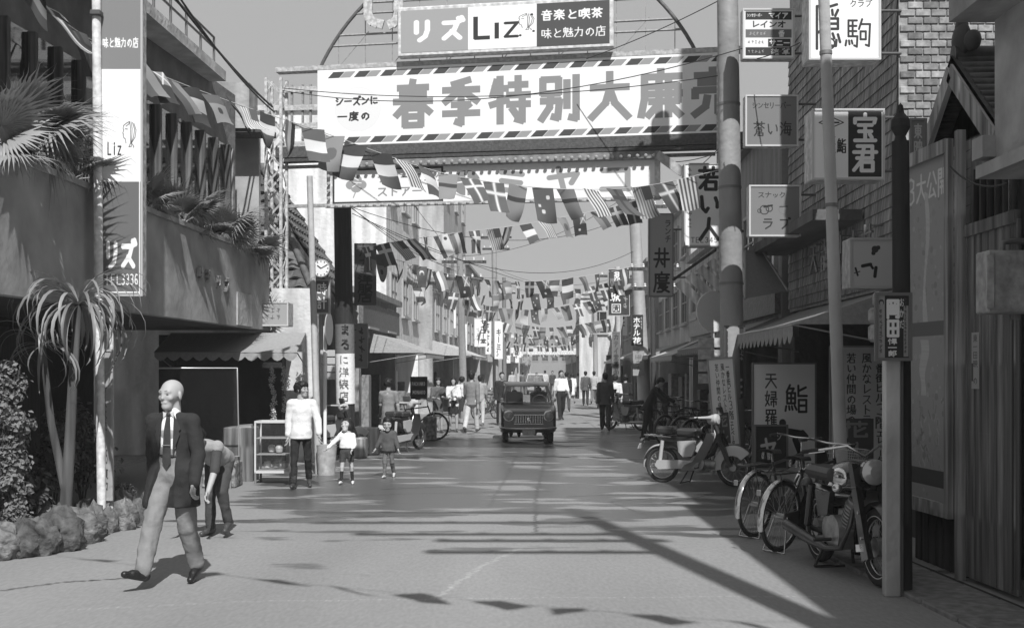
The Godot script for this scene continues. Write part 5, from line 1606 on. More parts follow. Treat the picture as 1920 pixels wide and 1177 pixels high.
func window_in(t: Node3D, a: Vector3, right: Vector3, w: float, h: float, frame_m: Material, bars := 1, mid := true, pane = null) -> void:
	# a window on a wall: a is the lower left corner seen from outside, right the unit vector along the wall
	var nrm := right.cross(Vector3.UP)
	var b := Basis(right, Vector3.UP, nrm)
	var m := MB.new()
	m.box(a + right * w * 0.5 + Vector3.UP * h * 0.5 + nrm * 0.008, Vector3(w, h, 0.012), b)
	var p := wpart(t, "window", m, pane if pane else plain(0.03, 0.08, 0.0, {"spec": 0.8}))
	m = MB.new()
	for s in [0.0, 1.0]:
		m.box(a + right * (w * s) + Vector3.UP * h * 0.5 + nrm * 0.03, Vector3(0.06, h + 0.06, 0.06), b)
		m.box(a + right * w * 0.5 + Vector3.UP * h * s + nrm * 0.032, Vector3(w + 0.05, 0.06, 0.058), b)
	for k in bars: m.box(a + right * w * (k + 1.0) / (bars + 1.0) + Vector3.UP * h * 0.5 + nrm * 0.026, Vector3(0.04, h - 0.06, 0.04), b)
	if mid: m.box(a + right * w * 0.5 + Vector3.UP * h * 0.55 + nrm * 0.024, Vector3(w - 0.06, 0.035, 0.034), b)
	wpart(p, "frame", m, frame_m)
	m = MB.new()
	m.box(a + right * w * 0.5 - Vector3.UP * 0.06 + nrm * 0.06, Vector3(w + 0.2, 0.06, 0.14), b)
	wpart(p, "sill", m, frame_m)

func awning(t: Node3D, a: Vector3, b: Vector3, out: Vector3, drop: float, val: float, m0: Material, scallops := 12, stripe = null) -> void:
	# cloth sloping from the wall line a-b out and down, with a scalloped valance
	var n := scallops
	var m := MB.new()
	var ms := MB.new()
	for k in n:
		var p := a.lerp(b, k / float(n))
		var q := a.lerp(b, (k + 1.0) / n)
		var tgt := ms if stripe and k % 4 < 1 else m
		var rows := []
		for i in 5:
			var u := i / 4.0
			var sag := Vector3(0, -drop * u - 0.04 * sin(u * PI), 0)
			rows.append([p + out * u + sag, q + out * u + sag])
		tgt.sheet(rows)
		# valance tongue
		var e := Vector3(0, -drop, 0) + out
		var vr := []
		for i in 4:
			var u := i / 3.0
			var row := []
			for j in 5:
				var x := j / 4.0
				row.append(p.lerp(q, x) + e - Vector3(0, u * val * (0.55 + 0.45 * sin(PI * x)), 0) + out.normalized() * 0.01 * sin(x * PI))
			vr.append(row)
		tgt.sheet(vr)
	for s in [a, b]: m.tri(s, s + out + Vector3(0, -drop, 0), s + Vector3(0, -drop, 0))
	var o := wpart(t, "awning", m, m0)
	if stripe: wpart(o, "stripe", ms, stripe)
	var fr := MB.new()
	fr.tube([a + out + Vector3(0, -drop - 0.01, 0), b + out + Vector3(0, -drop - 0.01, 0)], 0.014, 6)
	for s in [a, b]: fr.tube([s + Vector3(0, -drop - 0.25, 0), s + out + Vector3(0, -drop - 0.01, 0)], 0.012, 6)
	wpart(o, "awning_frame", fr, plain(0.3, 0.5, 0.6))

func shop(called: String, label: String, side: int, d0: float, d1: float, h: float, g: float, o := {}) -> Node3D:
	# a shop house: open front below, wall with windows above; side -1 left of the street, 1 right of it
	var off: float = o.get("off", 0.0)
	var x0 := (left_x(d0) if side < 0 else right_x(d0)) + off * -side
	var x1 := (left_x(d1) if side < 0 else right_x(d1)) + off * -side
	var gh: float = o.get("gh", 2.6)
	var deep: float = o.get("deep", 6.0)
	var t := thing(called, label, "building", Vector3(x0, 0, -d0))
	var wm: Material = o.get("mat", mat(g, 0.9, "stained"))
	var far := side * deep
	var m := MB.new()
	prism(m, [[x0, d0], [x1, d1], [x1 + far, d1], [x0 + far, d0]], gh, h)
	wpart(t, "wall", m, wm)
	m = MB.new()
	var e := 0.18 * -side
	prism(m, [[x0 + e, d0 - 0.12], [x1 + e, d1 + 0.02], [x1 + far, d1 + 0.02], [x0 + far, d0 - 0.12]], h, h + 0.16)
	wpart(t, "cornice", m, mat(g * 0.8, 0.9, "stained"))
	# ground floor: piers, back wall and floor of the open shop
	var rec := side * 1.6
	for dd in [d0, d1 - 0.35]:
		m = MB.new()
		var xa: float = lerpf(x0, x1, (dd - d0) / (d1 - d0))
		prism(m, [[xa, dd], [xa + 0.012, dd + 0.35], [xa + rec, dd + 0.35], [xa + rec, dd]], 0, gh - 0.003)
		wpart(t, "pier", m, wm)
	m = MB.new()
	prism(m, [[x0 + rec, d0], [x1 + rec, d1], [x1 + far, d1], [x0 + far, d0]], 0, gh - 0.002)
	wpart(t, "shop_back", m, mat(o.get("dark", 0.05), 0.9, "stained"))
	var dir := Vector3(x1 - x0, 0, -(d1 - d0)).normalized()
	# stock inside the opening
	for k in int((d1 - d0) * o.get("stock", 1.0)):
		var dd := rr(d0 + 0.6, d1 - 0.6)
		var xx := lerpf(x0, x1, (dd - d0) / (d1 - d0)) + side * rr(0.25, 1.1)
		var hh := rr(0.5, 1.7)
		m = MB.new()
		m.cbox(Vector3(xx, hh * 0.5, -dd), Vector3(rr(0.3, 0.6), hh, rr(0.3, 0.9)), 0.02)
		wpart(t, "display_case", m, mat(rr(0.03, 0.3), 0.6, "grime"))
	# windows on the street side
	var rows: int = o.get("floors", 1)
	var cols: int = o.get("cols", 2)
	var right := dir if side < 0 else -dir
	var fm := plain(o.get("frame", 0.35), 0.6)
	var wh := minf(1.25, (h - gh) / rows * 0.55)
	for r in rows:
		for c in cols:
			var u := (c + 0.5) / cols
			var ww := minf(1.5, (d1 - d0) / cols * 0.6)
			var dd := lerpf(d0, d1, u)
			var p := Vector3(lerpf(x0, x1, u), gh + (h - gh) * (r + 0.28) / rows, -dd) - right * ww * 0.5
			window_in(t, p, right, ww, wh, fm)
	for c in o.get("side_windows", []):
		# [distance back from the street edge, y, width, height]
		var bx: float = x0 + side * (c[0] as float)
		window_in(t, Vector3(bx - (c[2] if side > 0 else 0.0) * 0.0 - (c[2] as float) * 0.5, c[1], -d0), Vector3.RIGHT, c[2], c[3], fm, 1, false)
	if o.has("awning"):
		var aw: Array = o.awning   # [grey, out, drop, y, u0, u1]
		var a := Vector3(lerpf(x0, x1, aw[4]), aw[3], -lerpf(d0, d1, aw[4]))
		var b := Vector3(lerpf(x0, x1, aw[5]), aw[3], -lerpf(d0, d1, aw[5]))
		var out = Vector3(-side, 0, 0.036 * side) * aw[1]
		var s = mat(aw[6], 0.9, "cloth", 0.0, {"back": 0.4}) if aw.size() > 6 else null
		if side < 0: awning(t, b, a, out, aw[2], 0.16, mat(aw[0], 0.9, "cloth", 0.0, {"back": 0.3}), 16, s)
		else: awning(t, a, b, out, aw[2], 0.16, mat(aw[0], 0.9, "cloth", 0.0, {"back": 0.3}), 16, s)
	if o.has("fascia"):
		m = MB.new()
		var fa: Array = o.fascia   # [grey, y0, y1]
		prism(m, [[x0 - side * 0.1, d0 + 0.1], [x1 - side * 0.1, d1 - 0.1], [x1 - side * 0.003, d1 - 0.1], [x0 - side * 0.003, d0 + 0.1]], fa[1], fa[2])
		wpart(t, "fascia_board", m, mat(fa[0], 0.6, "grime"))
	return t

# ---------------------------------------------------------------- sign boards
func board(called: String, label: String, cat: String, px0: float, py0: float, px1: float, py1: float, d: float, r: Rect2i, thick := 0.12, frame_g := 0.4, turn := 0.0, group := "", back := true, lean := 0.0) -> Node3D:
	# a flat sign that faces the lens, by its corners in the photograph and its distance
	var a := at(px0, py1, d)
	var b := at(px1, py0, d)
	var w := (b.x - a.x) / cos(turn)
	var h := b.y - a.y
	var t := thing(called, label, cat, Vector3((a.x + b.x) * 0.5, a.y, -d), turn, group)
	t.rotation.z = lean
	var m := MB.new()
	m.cbox(Vector3(0, h * 0.5, -thick * 0.5), Vector3(w, h, thick), 0.012)
	part(t, "box", m, mat(frame_g, 0.6, "grime"))
	m = MB.new()
	var e := 0.022
	m.quad(Vector3(-w * 0.5 + e, e, 0.004), Vector3(w * 0.5 - e, e, 0.004), Vector3(w * 0.5 - e, h - e, 0.004), Vector3(-w * 0.5 + e, h - e, 0.004), rect_uv(r))
	part(t, "face", m, print_mat)
	if back:
		m = MB.new()
		m.quad(Vector3(w * 0.5 - e, e, -thick - 0.004), Vector3(-w * 0.5 + e, e, -thick - 0.004), Vector3(-w * 0.5 + e, h - e, -thick - 0.004), Vector3(w * 0.5 - e, h - e, -thick - 0.004), rect_uv(r))
		part(t, "face", m, print_mat)
	m = MB.new()
	m.bar(Vector3(-w * 0.5 + 0.01, 0, 0.008), Vector3(-w * 0.5 + 0.01, h, 0.008), 0.024, 0.016); m.bar(Vector3(w * 0.5 - 0.01, 0, 0.008), Vector3(w * 0.5 - 0.01, h, 0.008), 0.024, 0.016)
	m.bar(Vector3(-w * 0.5, h - 0.01, 0.009), Vector3(w * 0.5, h - 0.01, 0.009), 0.016, 0.024, Vector3(0, 0, 1)); m.bar(Vector3(-w * 0.5, 0.01, 0.009), Vector3(w * 0.5, 0.01, 0.009), 0.016, 0.024, Vector3(0, 0, 1))
	part(t, "frame", m, plain(frame_g, 0.5))
	return t

func bracket(t: Node3D, pts: Array) -> void:
	# arms from a sign to its wall, world points in pairs
	for k in range(0, pts.size(), 2):
		var m := MB.new()
		m.tube([pts[k], pts[k + 1]], 0.018, 6)
		wpart(t, "bracket", m, plain(0.12, 0.6, 0.4))

func face_profile(x: float, y: float, s: float, g: float) -> void:
	# line drawing: a woman's head in profile with a tied fall of hair
	var t := tone(g)
	var w := maxf(1.2, s * 0.03)
	for ln in [[0.3,0.12,0.16,0.2,0.14,0.32,0.18,0.36,0.12,0.48,0.16,0.52,0.14,0.56,0.18,0.66,0.26,0.7,0.3,0.86], [0.3,0.12,0.5,0.04,0.46,0.14,0.3,0.22], [0.5,0.06,0.56,0.3,0.54,0.6,0.56,0.84], [0.58,0.06,0.64,0.3,0.62,0.6,0.58,0.84], [0.66,0.08,0.78,0.34,0.72,0.62,0.6,0.84], [0.74,0.12,0.86,0.36,0.8,0.64,0.62,0.84], [0.56,0.84,0.46,1.0,0.6,0.98,0.58,0.84,0.74,0.98,0.7,1.02], [0.26,0.32,0.38,0.33]]:
		for k in range(0, ln.size() - 2, 2): stroke(x + ln[k] * s, y + ln[k + 1] * s, x + ln[k + 2] * s, y + ln[k + 3] * s, w, t)

func flower(x: float, y: float, s: float, g: float, paper: float) -> void:
	disc(x, y - s * 0.25, s * 0.3, g); disc(x - s * 0.3, y + s * 0.05, s * 0.26, g); disc(x + s * 0.3, y + s * 0.05, s * 0.26, g); disc(x, y + s * 0.2, s * 0.3, g)
	var t := tone(paper)
	for a in [[-0.28, -0.12, 0.28, -0.05], [-0.2, 0.18, 0.05, 0.0], [0.22, 0.2, -0.05, 0.02], [-0.1, -0.35, 0.12, -0.22]]: stroke(x + a[0] * s, y + a[1] * s, x + a[2] * s, y + a[3] * s, maxf(1.0, s * 0.05), t)
	stroke(x, y + s * 0.4, x - s * 0.15, y + s * 0.8, s * 0.06, tone(g))

func add_signs() -> void:
	var W := 0.82      # white paint
	var K := 0.02      # black ink
	# tall coffee shop sign on its pole
	var r := tile(180, 980, W)
	fill(0, 0, 180, 300, 0.2); text("味と魅力の店", 10, 205, 24, 30, 4.0, W, false, 1.12)
	text("Liz", 30, 520, 20, 40, 5.0, K); face_profile(90, 455, 80, 0.05)
	fill(0, 640, 180, 340, 0.13); fill(3, 640, 4, 340, W); fill(172, 640, 4, 340, W); fill(3, 972, 170, 4, W)
	text("リズ", 18, 820, 66, 78, 17.0, W, false, 1.1); text("TEL", 18, 918, 24, 34, 4.0, W, false, 1.08); text("3336", 92, 918, 18, 34, 4.0, W, false, 1.08)
	var t := board("shop_sign", "tall white coffee shop sign with grey ends on a pale pole over the planted bed", "sign", 184, -60, 267, 555, 13.3, r, 0.14, 0.42)
	var m := MB.new()
	m.tube([at(179, -80, 13.25), at(184, 500, 13.25), at(190, 990, 13.25)], 0.05, 14)
	wpart(t, "post", m, mat(0.72, 0.5, "grime"))
	m = MB.new()
	m.tube([at(208, 560, 13.35), at(209, 980, 13.35)], 0.025, 8)
	wpart(t, "post", m, mat(0.6, 0.5, "grime"))
	for y in [25, 300]:
		m = MB.new()
		m.cbox(at(180, y, 13.22), Vector3(0.12, 0.06, 0.12), 0.01)
		wpart(t, "clamp", m, plain(0.08, 0.6))
	r = tile(48, 300, 0.3)
	scribble(6, 60, 30, 120, 26, 0.1); text("日日東カ", 8, 190, 26, 22, 3.0, K, true, 1.1); text("88517", 4, 200, 8, 30, 3.0, K, false, 1.15); scribble(6, 250, 36, 30, 20, 0.1)
	board("notice_board", "narrow weathered notice board between the posts of the tall sign", "sign", 186, 655, 211, 938, 13.28, r, 0.03, 0.35)
	# shop corner box sign
	r = tile(110, 90, 0.32); scribble(14, 20, 90, 60, 24, 0.12, false); scribble(14, 48, 90, 60, 24, 0.12, false)
	t = board("box_sign", "small grey box sign under the end of the parapet above the striped awning", "sign", 487, 566, 540, 611, 21.3, r, 0.5, 0.5)
	# clock sign
	r = tile(64, 130, 0.11); text("時計", 10, 8, 44, 50, 5.5, W, true, 1.14)
	board("clock_shop_sign", "dark vertical sign with two white characters below the round clock", "sign", 588, 524, 618, 588, 20.2, r, 0.14, 0.35)
	# dark cloth sign of the tailor
	r = tile(84, 250, 0.09); text("ルナミ", 16, 12, 46, 38, 6.0, 0.03, true, 1.1); text("洋服店", 10, 128, 62, 36, 6.5, 0.012, true, 1.06); scribble(70, 20, 12, 90, 20, 0.03)
	board("tailor_sign", "dark vertical tailor's sign hung beside the thick dark pole", "sign", 664, 456, 705, 572, 26.0, r, 0.06, 0.08)
	r = tile(90, 170, 0.2); scribble(8, 10, 40, 150, 36, 0.04); scribble(48, 10, 40, 150, 36, 0.04)
	board("shop_panel_sign", "dark square sign board at the corner of the low shop front", "sign", 650, 606, 689, 690, 27.2, r, 0.2, 0.3, 0.25)
	# pachinko hall board
	r = tile(80, 110, 0.012); text("PACHINKO", 4, 24, 8.6, 20, 2.6, W, false, 1.0); text("MONAKO", 8, 68, 11, 20, 3.0, W, false, 1.0)
	board("pachinko_board", "black arched game hall board with two lines of white lettering", "sign", 769, 706, 801, 748, 34.0, r, 0.1, 0.03)
	# white hanging signs farther down on this side
	r = tile(56, 170, W); text("セイコー堂", 26, 6, 26, 27, 4.0, K, true, 1.1); scribble(4, 60, 20, 90, 26, 0.4)
	board("hanging_sign", "white vertical watchmaker's sign hanging beyond the scalloped awning", "sign", 889, 596, 914, 650, 46.0, r, 0.12, 0.5, 0.0, "hanging shop signs far down the street")
	r = tile(40, 170, W); scribble(4, 6, 30, 160, 32, K)
	board("hanging_sign", "narrow white sign with dense writing beside the watchmaker's sign", "sign", 910, 602, 921, 664, 52.0, r, 0.1, 0.5, 0.0, "hanging shop signs far down the street")
	r = tile(46, 190, W); text("キーミ", 8, 40, 30, 34, 4.5, K, true, 1.08); scribble(6, 140, 32, 46, 22, 0.2)
	board("hanging_sign", "white sign with large katakana in front of the far pole", "sign", 927, 601, 943, 673, 58.0, r, 0.1, 0.5, 0.0, "hanging shop signs far down the street")
	# clutter of small signs down the street
	var ft := []
	var said := {}
	for k in 6:
		r = tile(30, 90, [W, 0.3, 0.04, W, 0.15, 0.5][k]); ft.append(r)
		scribble(4, 6, 22, 80, 22, [K, K, W, 0.2, W, K][k])
	for k in 70:
		var side := -1 if k % 2 else 1
		var fd := 50.0 + k * 2.3 + rr(0, 1.5)
		var fxp := (left_x(fd) + rr(0.1, 1.0) if side < 0 else right_x(fd) - rr(0.1, 1.0))
		var fw := rr(0.35, 0.9)
		var fh := rr(0.8, 2.2)
		var fy := rr(1.9, 4.2)
		var pc := 960.0 + fxp / fd * F
		var q := rng.randi() % 6
		var lab: String = "%s %s %s sign hung %s over the %s kerb in the %s stretch" % ["narrow" if fw < 0.6 else "broad", "short" if fh < 1.4 else "long", ["white", "mid grey", "black", "pale lettered", "dark grey", "light grey"][q], "low" if fy < 2.7 else ("high" if fy > 3.5 else "midway"), "sunny" if side < 0 else "shaded", "nearer" if fd < 85 else ("middle" if fd < 120 else "farthest")]
		if said.has(lab): continue
		said[lab] = true
		board("small_sign", lab, "sign", pc - fw * 0.5 / fd * F, HORIZON - (fy + fh - EYE) / fd * F, pc + fw * 0.5 / fd * F, HORIZON - (fy - EYE) / fd * F, fd, ft[q], 0.1, 0.4, 0.0, "small signs in the far clutter")
	# far side signs
	r = tile(90, 220, 0.03); text("観", 8, 10, 40, 40, 5.0, W); text("堂", 8, 50, 40, 40, 5.0, W); text("城", 8, 110, 42, 44, 5.5, W); fill(14, 165, 40, 44, W); text("園", 17, 168, 34, 38, 4.0, K); scribble(60, 10, 24, 200, 30, 0.3)
	board("hanging_sign", "black sign with stacked white characters beside the striped pole", "sign", 1140, 504, 1181, 592, 48.0, r, 0.15, 0.5, 0.0, "hanging shop signs far down the street")
	r = tile(40, 260, 0.14); text("カテイ堂薬品", 6, 10, 28, 36, 4.2, K, true, 1.12)
	board("pharmacy_sign", "long grey vertical pharmacy sign with black characters", "sign", 1148, 622, 1163, 706, 44.0, r, 0.1, 0.2)
	r = tile(44, 130, 0.02); text("ホテル", 6, 8, 28, 26, 4.5, W, true, 1.08); text("花", 4, 96, 34, 32, 5.5, W); scribble(34, 6, 10, 60, 14, 0.4)
	board("hotel_sign", "black hotel sign with white characters banded to the far concrete pole", "sign", 1184, 590, 1206, 648, 38.2, r, 0.03, 0.05)
	r = tile(48, 200, 0.3); text("日田日王", 6, 10, 34, 36, 3.0, 0.12, true, 1.16); scribble(6, 10, 36, 180, 40, 0.15)
	board("pole_notice", "long grey notice below the black hotel sign on the far pole", "sign", 1187, 650, 1208, 704, 38.25, r, 0.03, 0.3)
	r = tile(90, 300, 0.42); text("ランチ", 60, 20, 24, 26, 3.0, 0.06, true, 1.1); text("山丼慶", 14, 30, 66, 74, 8.0, 0.015, true, 1.24)
	t = board("restaurant_sign", "tall grey vertical sign with bold brush characters facing the street", "sign", 1217, 400, 1263, 556, 24.0, r, 0.2, 0.2)
	bracket(t, [at(1263, 430, 24.1), at(1300, 430, 24.1), at(1263, 520, 24.1), at(1300, 520, 24.1)])
	# signs hung out from the house on the shaded side
	r = tile(190, 320, 0.8); text("若い人", 48, 10, 78, 92, 13.0, 0.012, true, 1.08); text("グランドランバー", 138, 40, 22, 24, 3.0, 0.05, true, 1.1); scribble(6, 10, 26, 260, 22, 0.25); text("TEL34556", 20, 288, 15, 22, 2.4, 0.1, false, 1.12)
	t = board("bar_sign", "large white bar sign with three bold characters behind the bunting", "sign", 1283, 306, 1385, 462, 19.6, r, 0.3, 0.35)
	r = tile(200, 190, 0.7)
	for k in 5:
		fill(6, 6 + k * 36, 188, 33, [0.015, 0.75, 0.12, 0.75, 0.02][k])
	text("シンセリーバー", 12, 14, 8, 14, 1.8, W); text("マイア", 100, 10, 26, 24, 4.5, W, false, 1.05); text("レインオ", 30, 44, 34, 26, 4.5, K, false, 1.05); text("番", 140, 82, 26, 26, 3.4, W); scribble(20, 88, 80, 14, 14, 0.4, false); scribble(14, 122, 70, 14, 14, 0.1, false); fill(98, 116, 92, 32, K); text("サニー", 104, 119, 26, 26, 5.0, W, false, 1.1); text("雑草", 110, 154, 32, 26, 3.6, 0.6, false, 1.4); scribble(14, 160, 70, 14, 14, 0.3, false)
	t = board("bar_list_sign", "framed sign of five dark and light bar name strips beside the concrete pole", "sign", 1393, 16, 1490, 110, 17.5, r, 0.2, 0.5)
	bracket(t, [at(1490, 30, 17.6), at(1530, 30, 17.6), at(1490, 100, 17.6), at(1530, 100, 17.6)])
	r = tile(200, 200, 0.17); text("シンセリーバー", 22, 24, 22, 26, 3.0, K, false, 1.02); text("蒼い海", 26, 104, 48, 60, 5.0, 0.012, false, 1.1)
	t = board("bar_sign", "square bar sign with three brush characters halfway up beside the concrete pole", "sign", 1398, 178, 1497, 274, 17.2, r, 0.2, 0.5)
	bracket(t, [at(1497, 195, 17.3), at(1530, 195, 17.3), at(1497, 262, 17.3), at(1530, 262, 17.3)])
	r = tile(200, 200, 0.18); text("スナック", 30, 22, 27, 24, 3.0, K, false, 1.08); disc(56, 96, 20, 0.02, 16); disc(76, 90, 15, 0.02, 11); disc(134, 94, 20, 0.15, 17); disc(36, 100, 9, 0.02, 6); stroke(56, 84, 88, 78, 7, 4); stroke(120, 84, 150, 82, 5, 60); text("ラブ", 48, 130, 46, 46, 5.5, 0.012, false, 1.5)
	t = board("bar_sign", "square snack bar sign with two sketched faces, lowest of the three", "sign", 1405, 347, 1502, 443, 17.0, r, 0.2, 0.5)
	bracket(t, [at(1502, 365, 17.1), at(1530, 365, 17.1)])
	r = tile(260, 230, 0.82); text("クラブ", 150, 20, 26, 26, 2.8, K, false, 1.1); text("隠", 14, 30, 100, 170, 10.0, K); glyph("駒", 130, 86, 100, 110, 8.0, K); disc(72, 178, 22, K, 16)
	t = board("club_sign", "big white lit club sign at the top, partly behind the pale pole", "sign", 1517, -14, 1652, 112, 13.75, r, 0.34, 0.5)
	bracket(t, [at(1652, 20, 13.9), at(1690, 20, 13.98), at(1652, 100, 13.9), at(1690, 100, 13.98)])
	r = tile(260, 260, 0.8); fill(130, 4, 126, 252, 0.018); text("宝君", 146, 14, 96, 110, 15.0, 0.75, true, 1.02); text("天婦羅", 42, 80, 40, 52, 5.0, K, true, 1.06); text("鮨", 88, 108, 34, 56, 5.0, K); stroke(20, 46, 66, 24, 3, 5); stroke(66, 24, 112, 46, 3, 5); stroke(20, 46, 66, 66, 3, 5); stroke(66, 66, 112, 46, 3, 5); stroke(40, 46, 94, 46, 6, 5)
	t = board("sushi_sign", "large half white half black sushi restaurant sign hung beside the pale pole", "sign", 1523, 204, 1659, 337, 13.55, r, 0.36, 0.5)
	bracket(t, [at(1659, 220, 13.7), at(1700, 220, 13.98), at(1659, 320, 13.7), at(1700, 320, 13.98)])
	r = tile(150, 170, 0.42); disc(86, 34, 13, 0.02); disc(98, 28, 8, 0.02); disc(80, 48, 8, 0.02); stroke(40, 96, 70, 90, 12, 4); stroke(70, 92, 78, 104, 9, 4); stroke(90, 102, 86, 134, 12, 4); stroke(14, 104, 22, 130, 7, 30); stroke(10, 122, 30, 116, 4, 60)
	board("torn_sign", "weathered white box sign with peeled black marks beside the dark post", "sign", 1594, 446, 1677, 540, 12.6, r, 0.3, 0.38)
	# standing boards at the shop door
	r = tile(220, 380, 0.75); text("天婦羅", 40, 26, 44, 52, 4.6, K, true, 1.15); text("鮨", 112, 66, 84, 92, 7.5, 0.012); stroke(40, 230, 60, 208, 18, 4); stroke(60, 208, 96, 214, 10, 4); stroke(104, 190, 104, 206, 24, 4); stroke(90, 214, 176, 226, 22, 4); stroke(176, 220, 190, 234, 14, 4); stroke(150, 244, 170, 290, 22, 4); stroke(170, 290, 120, 330, 20, 4)
	board("standing_sign", "framed white sushi and tempura board standing by the door", "sign", 1411, 680, 1531, 905, 17.2, r, 0.06, 0.16)
	r = tile(110, 110, 0.02); text("ヤ", 14, 30, 60, 54, 9.0, 0.5); text("シ", 74, 14, 20, 24, 2.6, 0.5)
	board("small_black_sign", "small black framed sign standing before the white sushi board", "sign", 1415, 796, 1478, 880, 16.7, r, 0.06, 0.16)
	for k in 2:
		r = tile(190, 420, 0.75); text("一番街ビル", 132, 24, 28, 34, 3.4, K, true, 1.06); text("3階", 130, 206, 36, 44, 4.0, 0.08, true, 1.1); text("エレベータ", 134, 306, 26, 24, 3.2, K, true, 0.98); text("風かなレストラン", 92, 22, 28, 36, 3.0, 0.03, true, 1.05); text("若い仲間の場の場", 46, 22, 28, 36, 3.0, 0.03, true, 1.05); fill(16, 262, 110, 152, 0.1)
		text("花", 26, 272, 84, 60, 9.0, 0.36); text("化", 26, 346, 90, 56, 9.0, 0.36); text("ル", 26, 346, 84, 56, 9.0, 0.36)
		if k == 0: board("standing_sign", "white paper sign of brush writing standing behind the bicycle basket", "sign", 1556, 648, 1682, 868, 16.2, r, 0.04, 0.3)
		else: board("standing_sign", "narrow slanted white sign of brush writing leaning behind the moped", "sign", 1339, 670, 1389, 836, 18.0, r, 0.04, 0.3, 0.0, "", true, 0.08)
	# election poster on the post
	r = tile(140, 250, 0.02); text("岡田", 40, 14, 58, 76, 13.0, 0.72, true, 1.04); text("悍一郎", 46, 172, 40, 24, 4.6, 0.7, true, 1.02); fill(0, 0, 32, 250, 0.28); disc(16, 26, 12, 0.04); disc(16, 30, 8, 0.3); scribble(6, 54, 24, 180, 20, 0.06); text("おかだ", 98, 10, 20, 34, 3.2, 0.65, true, 1.3); fill(116, 40, 22, 205, 0.25); scribble(117, 8, 20, 230, 16, 0.05)
	board("election_poster", "small black and white election poster board fixed to the front of the post", "poster", 1641, 549, 1710, 676, 9.0, r, 0.03, 0.14)
	# hotel sign on the big pole
	r = tile(70, 290, 0.015); text("ホテ", 8, 30, 40, 46, 7.0, 0.7, true, 1.1); scribble(52, 30, 16, 130, 22, 0.3); disc(60, 216, 6, 0.4); disc(60, 244, 6, 0.4); disc(60, 268, 6, 0.4); scribble(4, 4, 30, 20, 14, 0.4)
	board("hotel_sign", "black hotel sign banded to the foot of the big concrete pole", "sign", 1358, 611, 1397, 748, 18.2, r, 0.03, 0.05)
	r = tile(60, 140, 0.2); text("東映", 10, 12, 40, 54, 6.0, 0.5, true, 1.1)
	board("cinema_banner", "small grey cinema banner with two pale characters above the poster board", "sign", 1706, 222, 1738, 300, 11.2, r, 0.03, 0.2)
	# paper strip on the wall
	r = tile(40, 220, 0.3); text("東一田映三の", 8, 8, 22, 30, 2.4, 0.06, true, 1.1); fill(0, 120, 9, 70, 0.05)
	m = MB.new()
	m.quad(Vector3(3.772, 1.6, -9.62), Vector3(3.78, 1.6, -9.48), Vector3(3.78, 2.06, -9.48), Vector3(3.772, 2.06, -9.62), rect_uv(r))
	single("paper_strip", "torn paper strip with faint writing pasted on the plank wall", "poster", m, print_mat, Vector3(3.77, 1.6, -9.55))

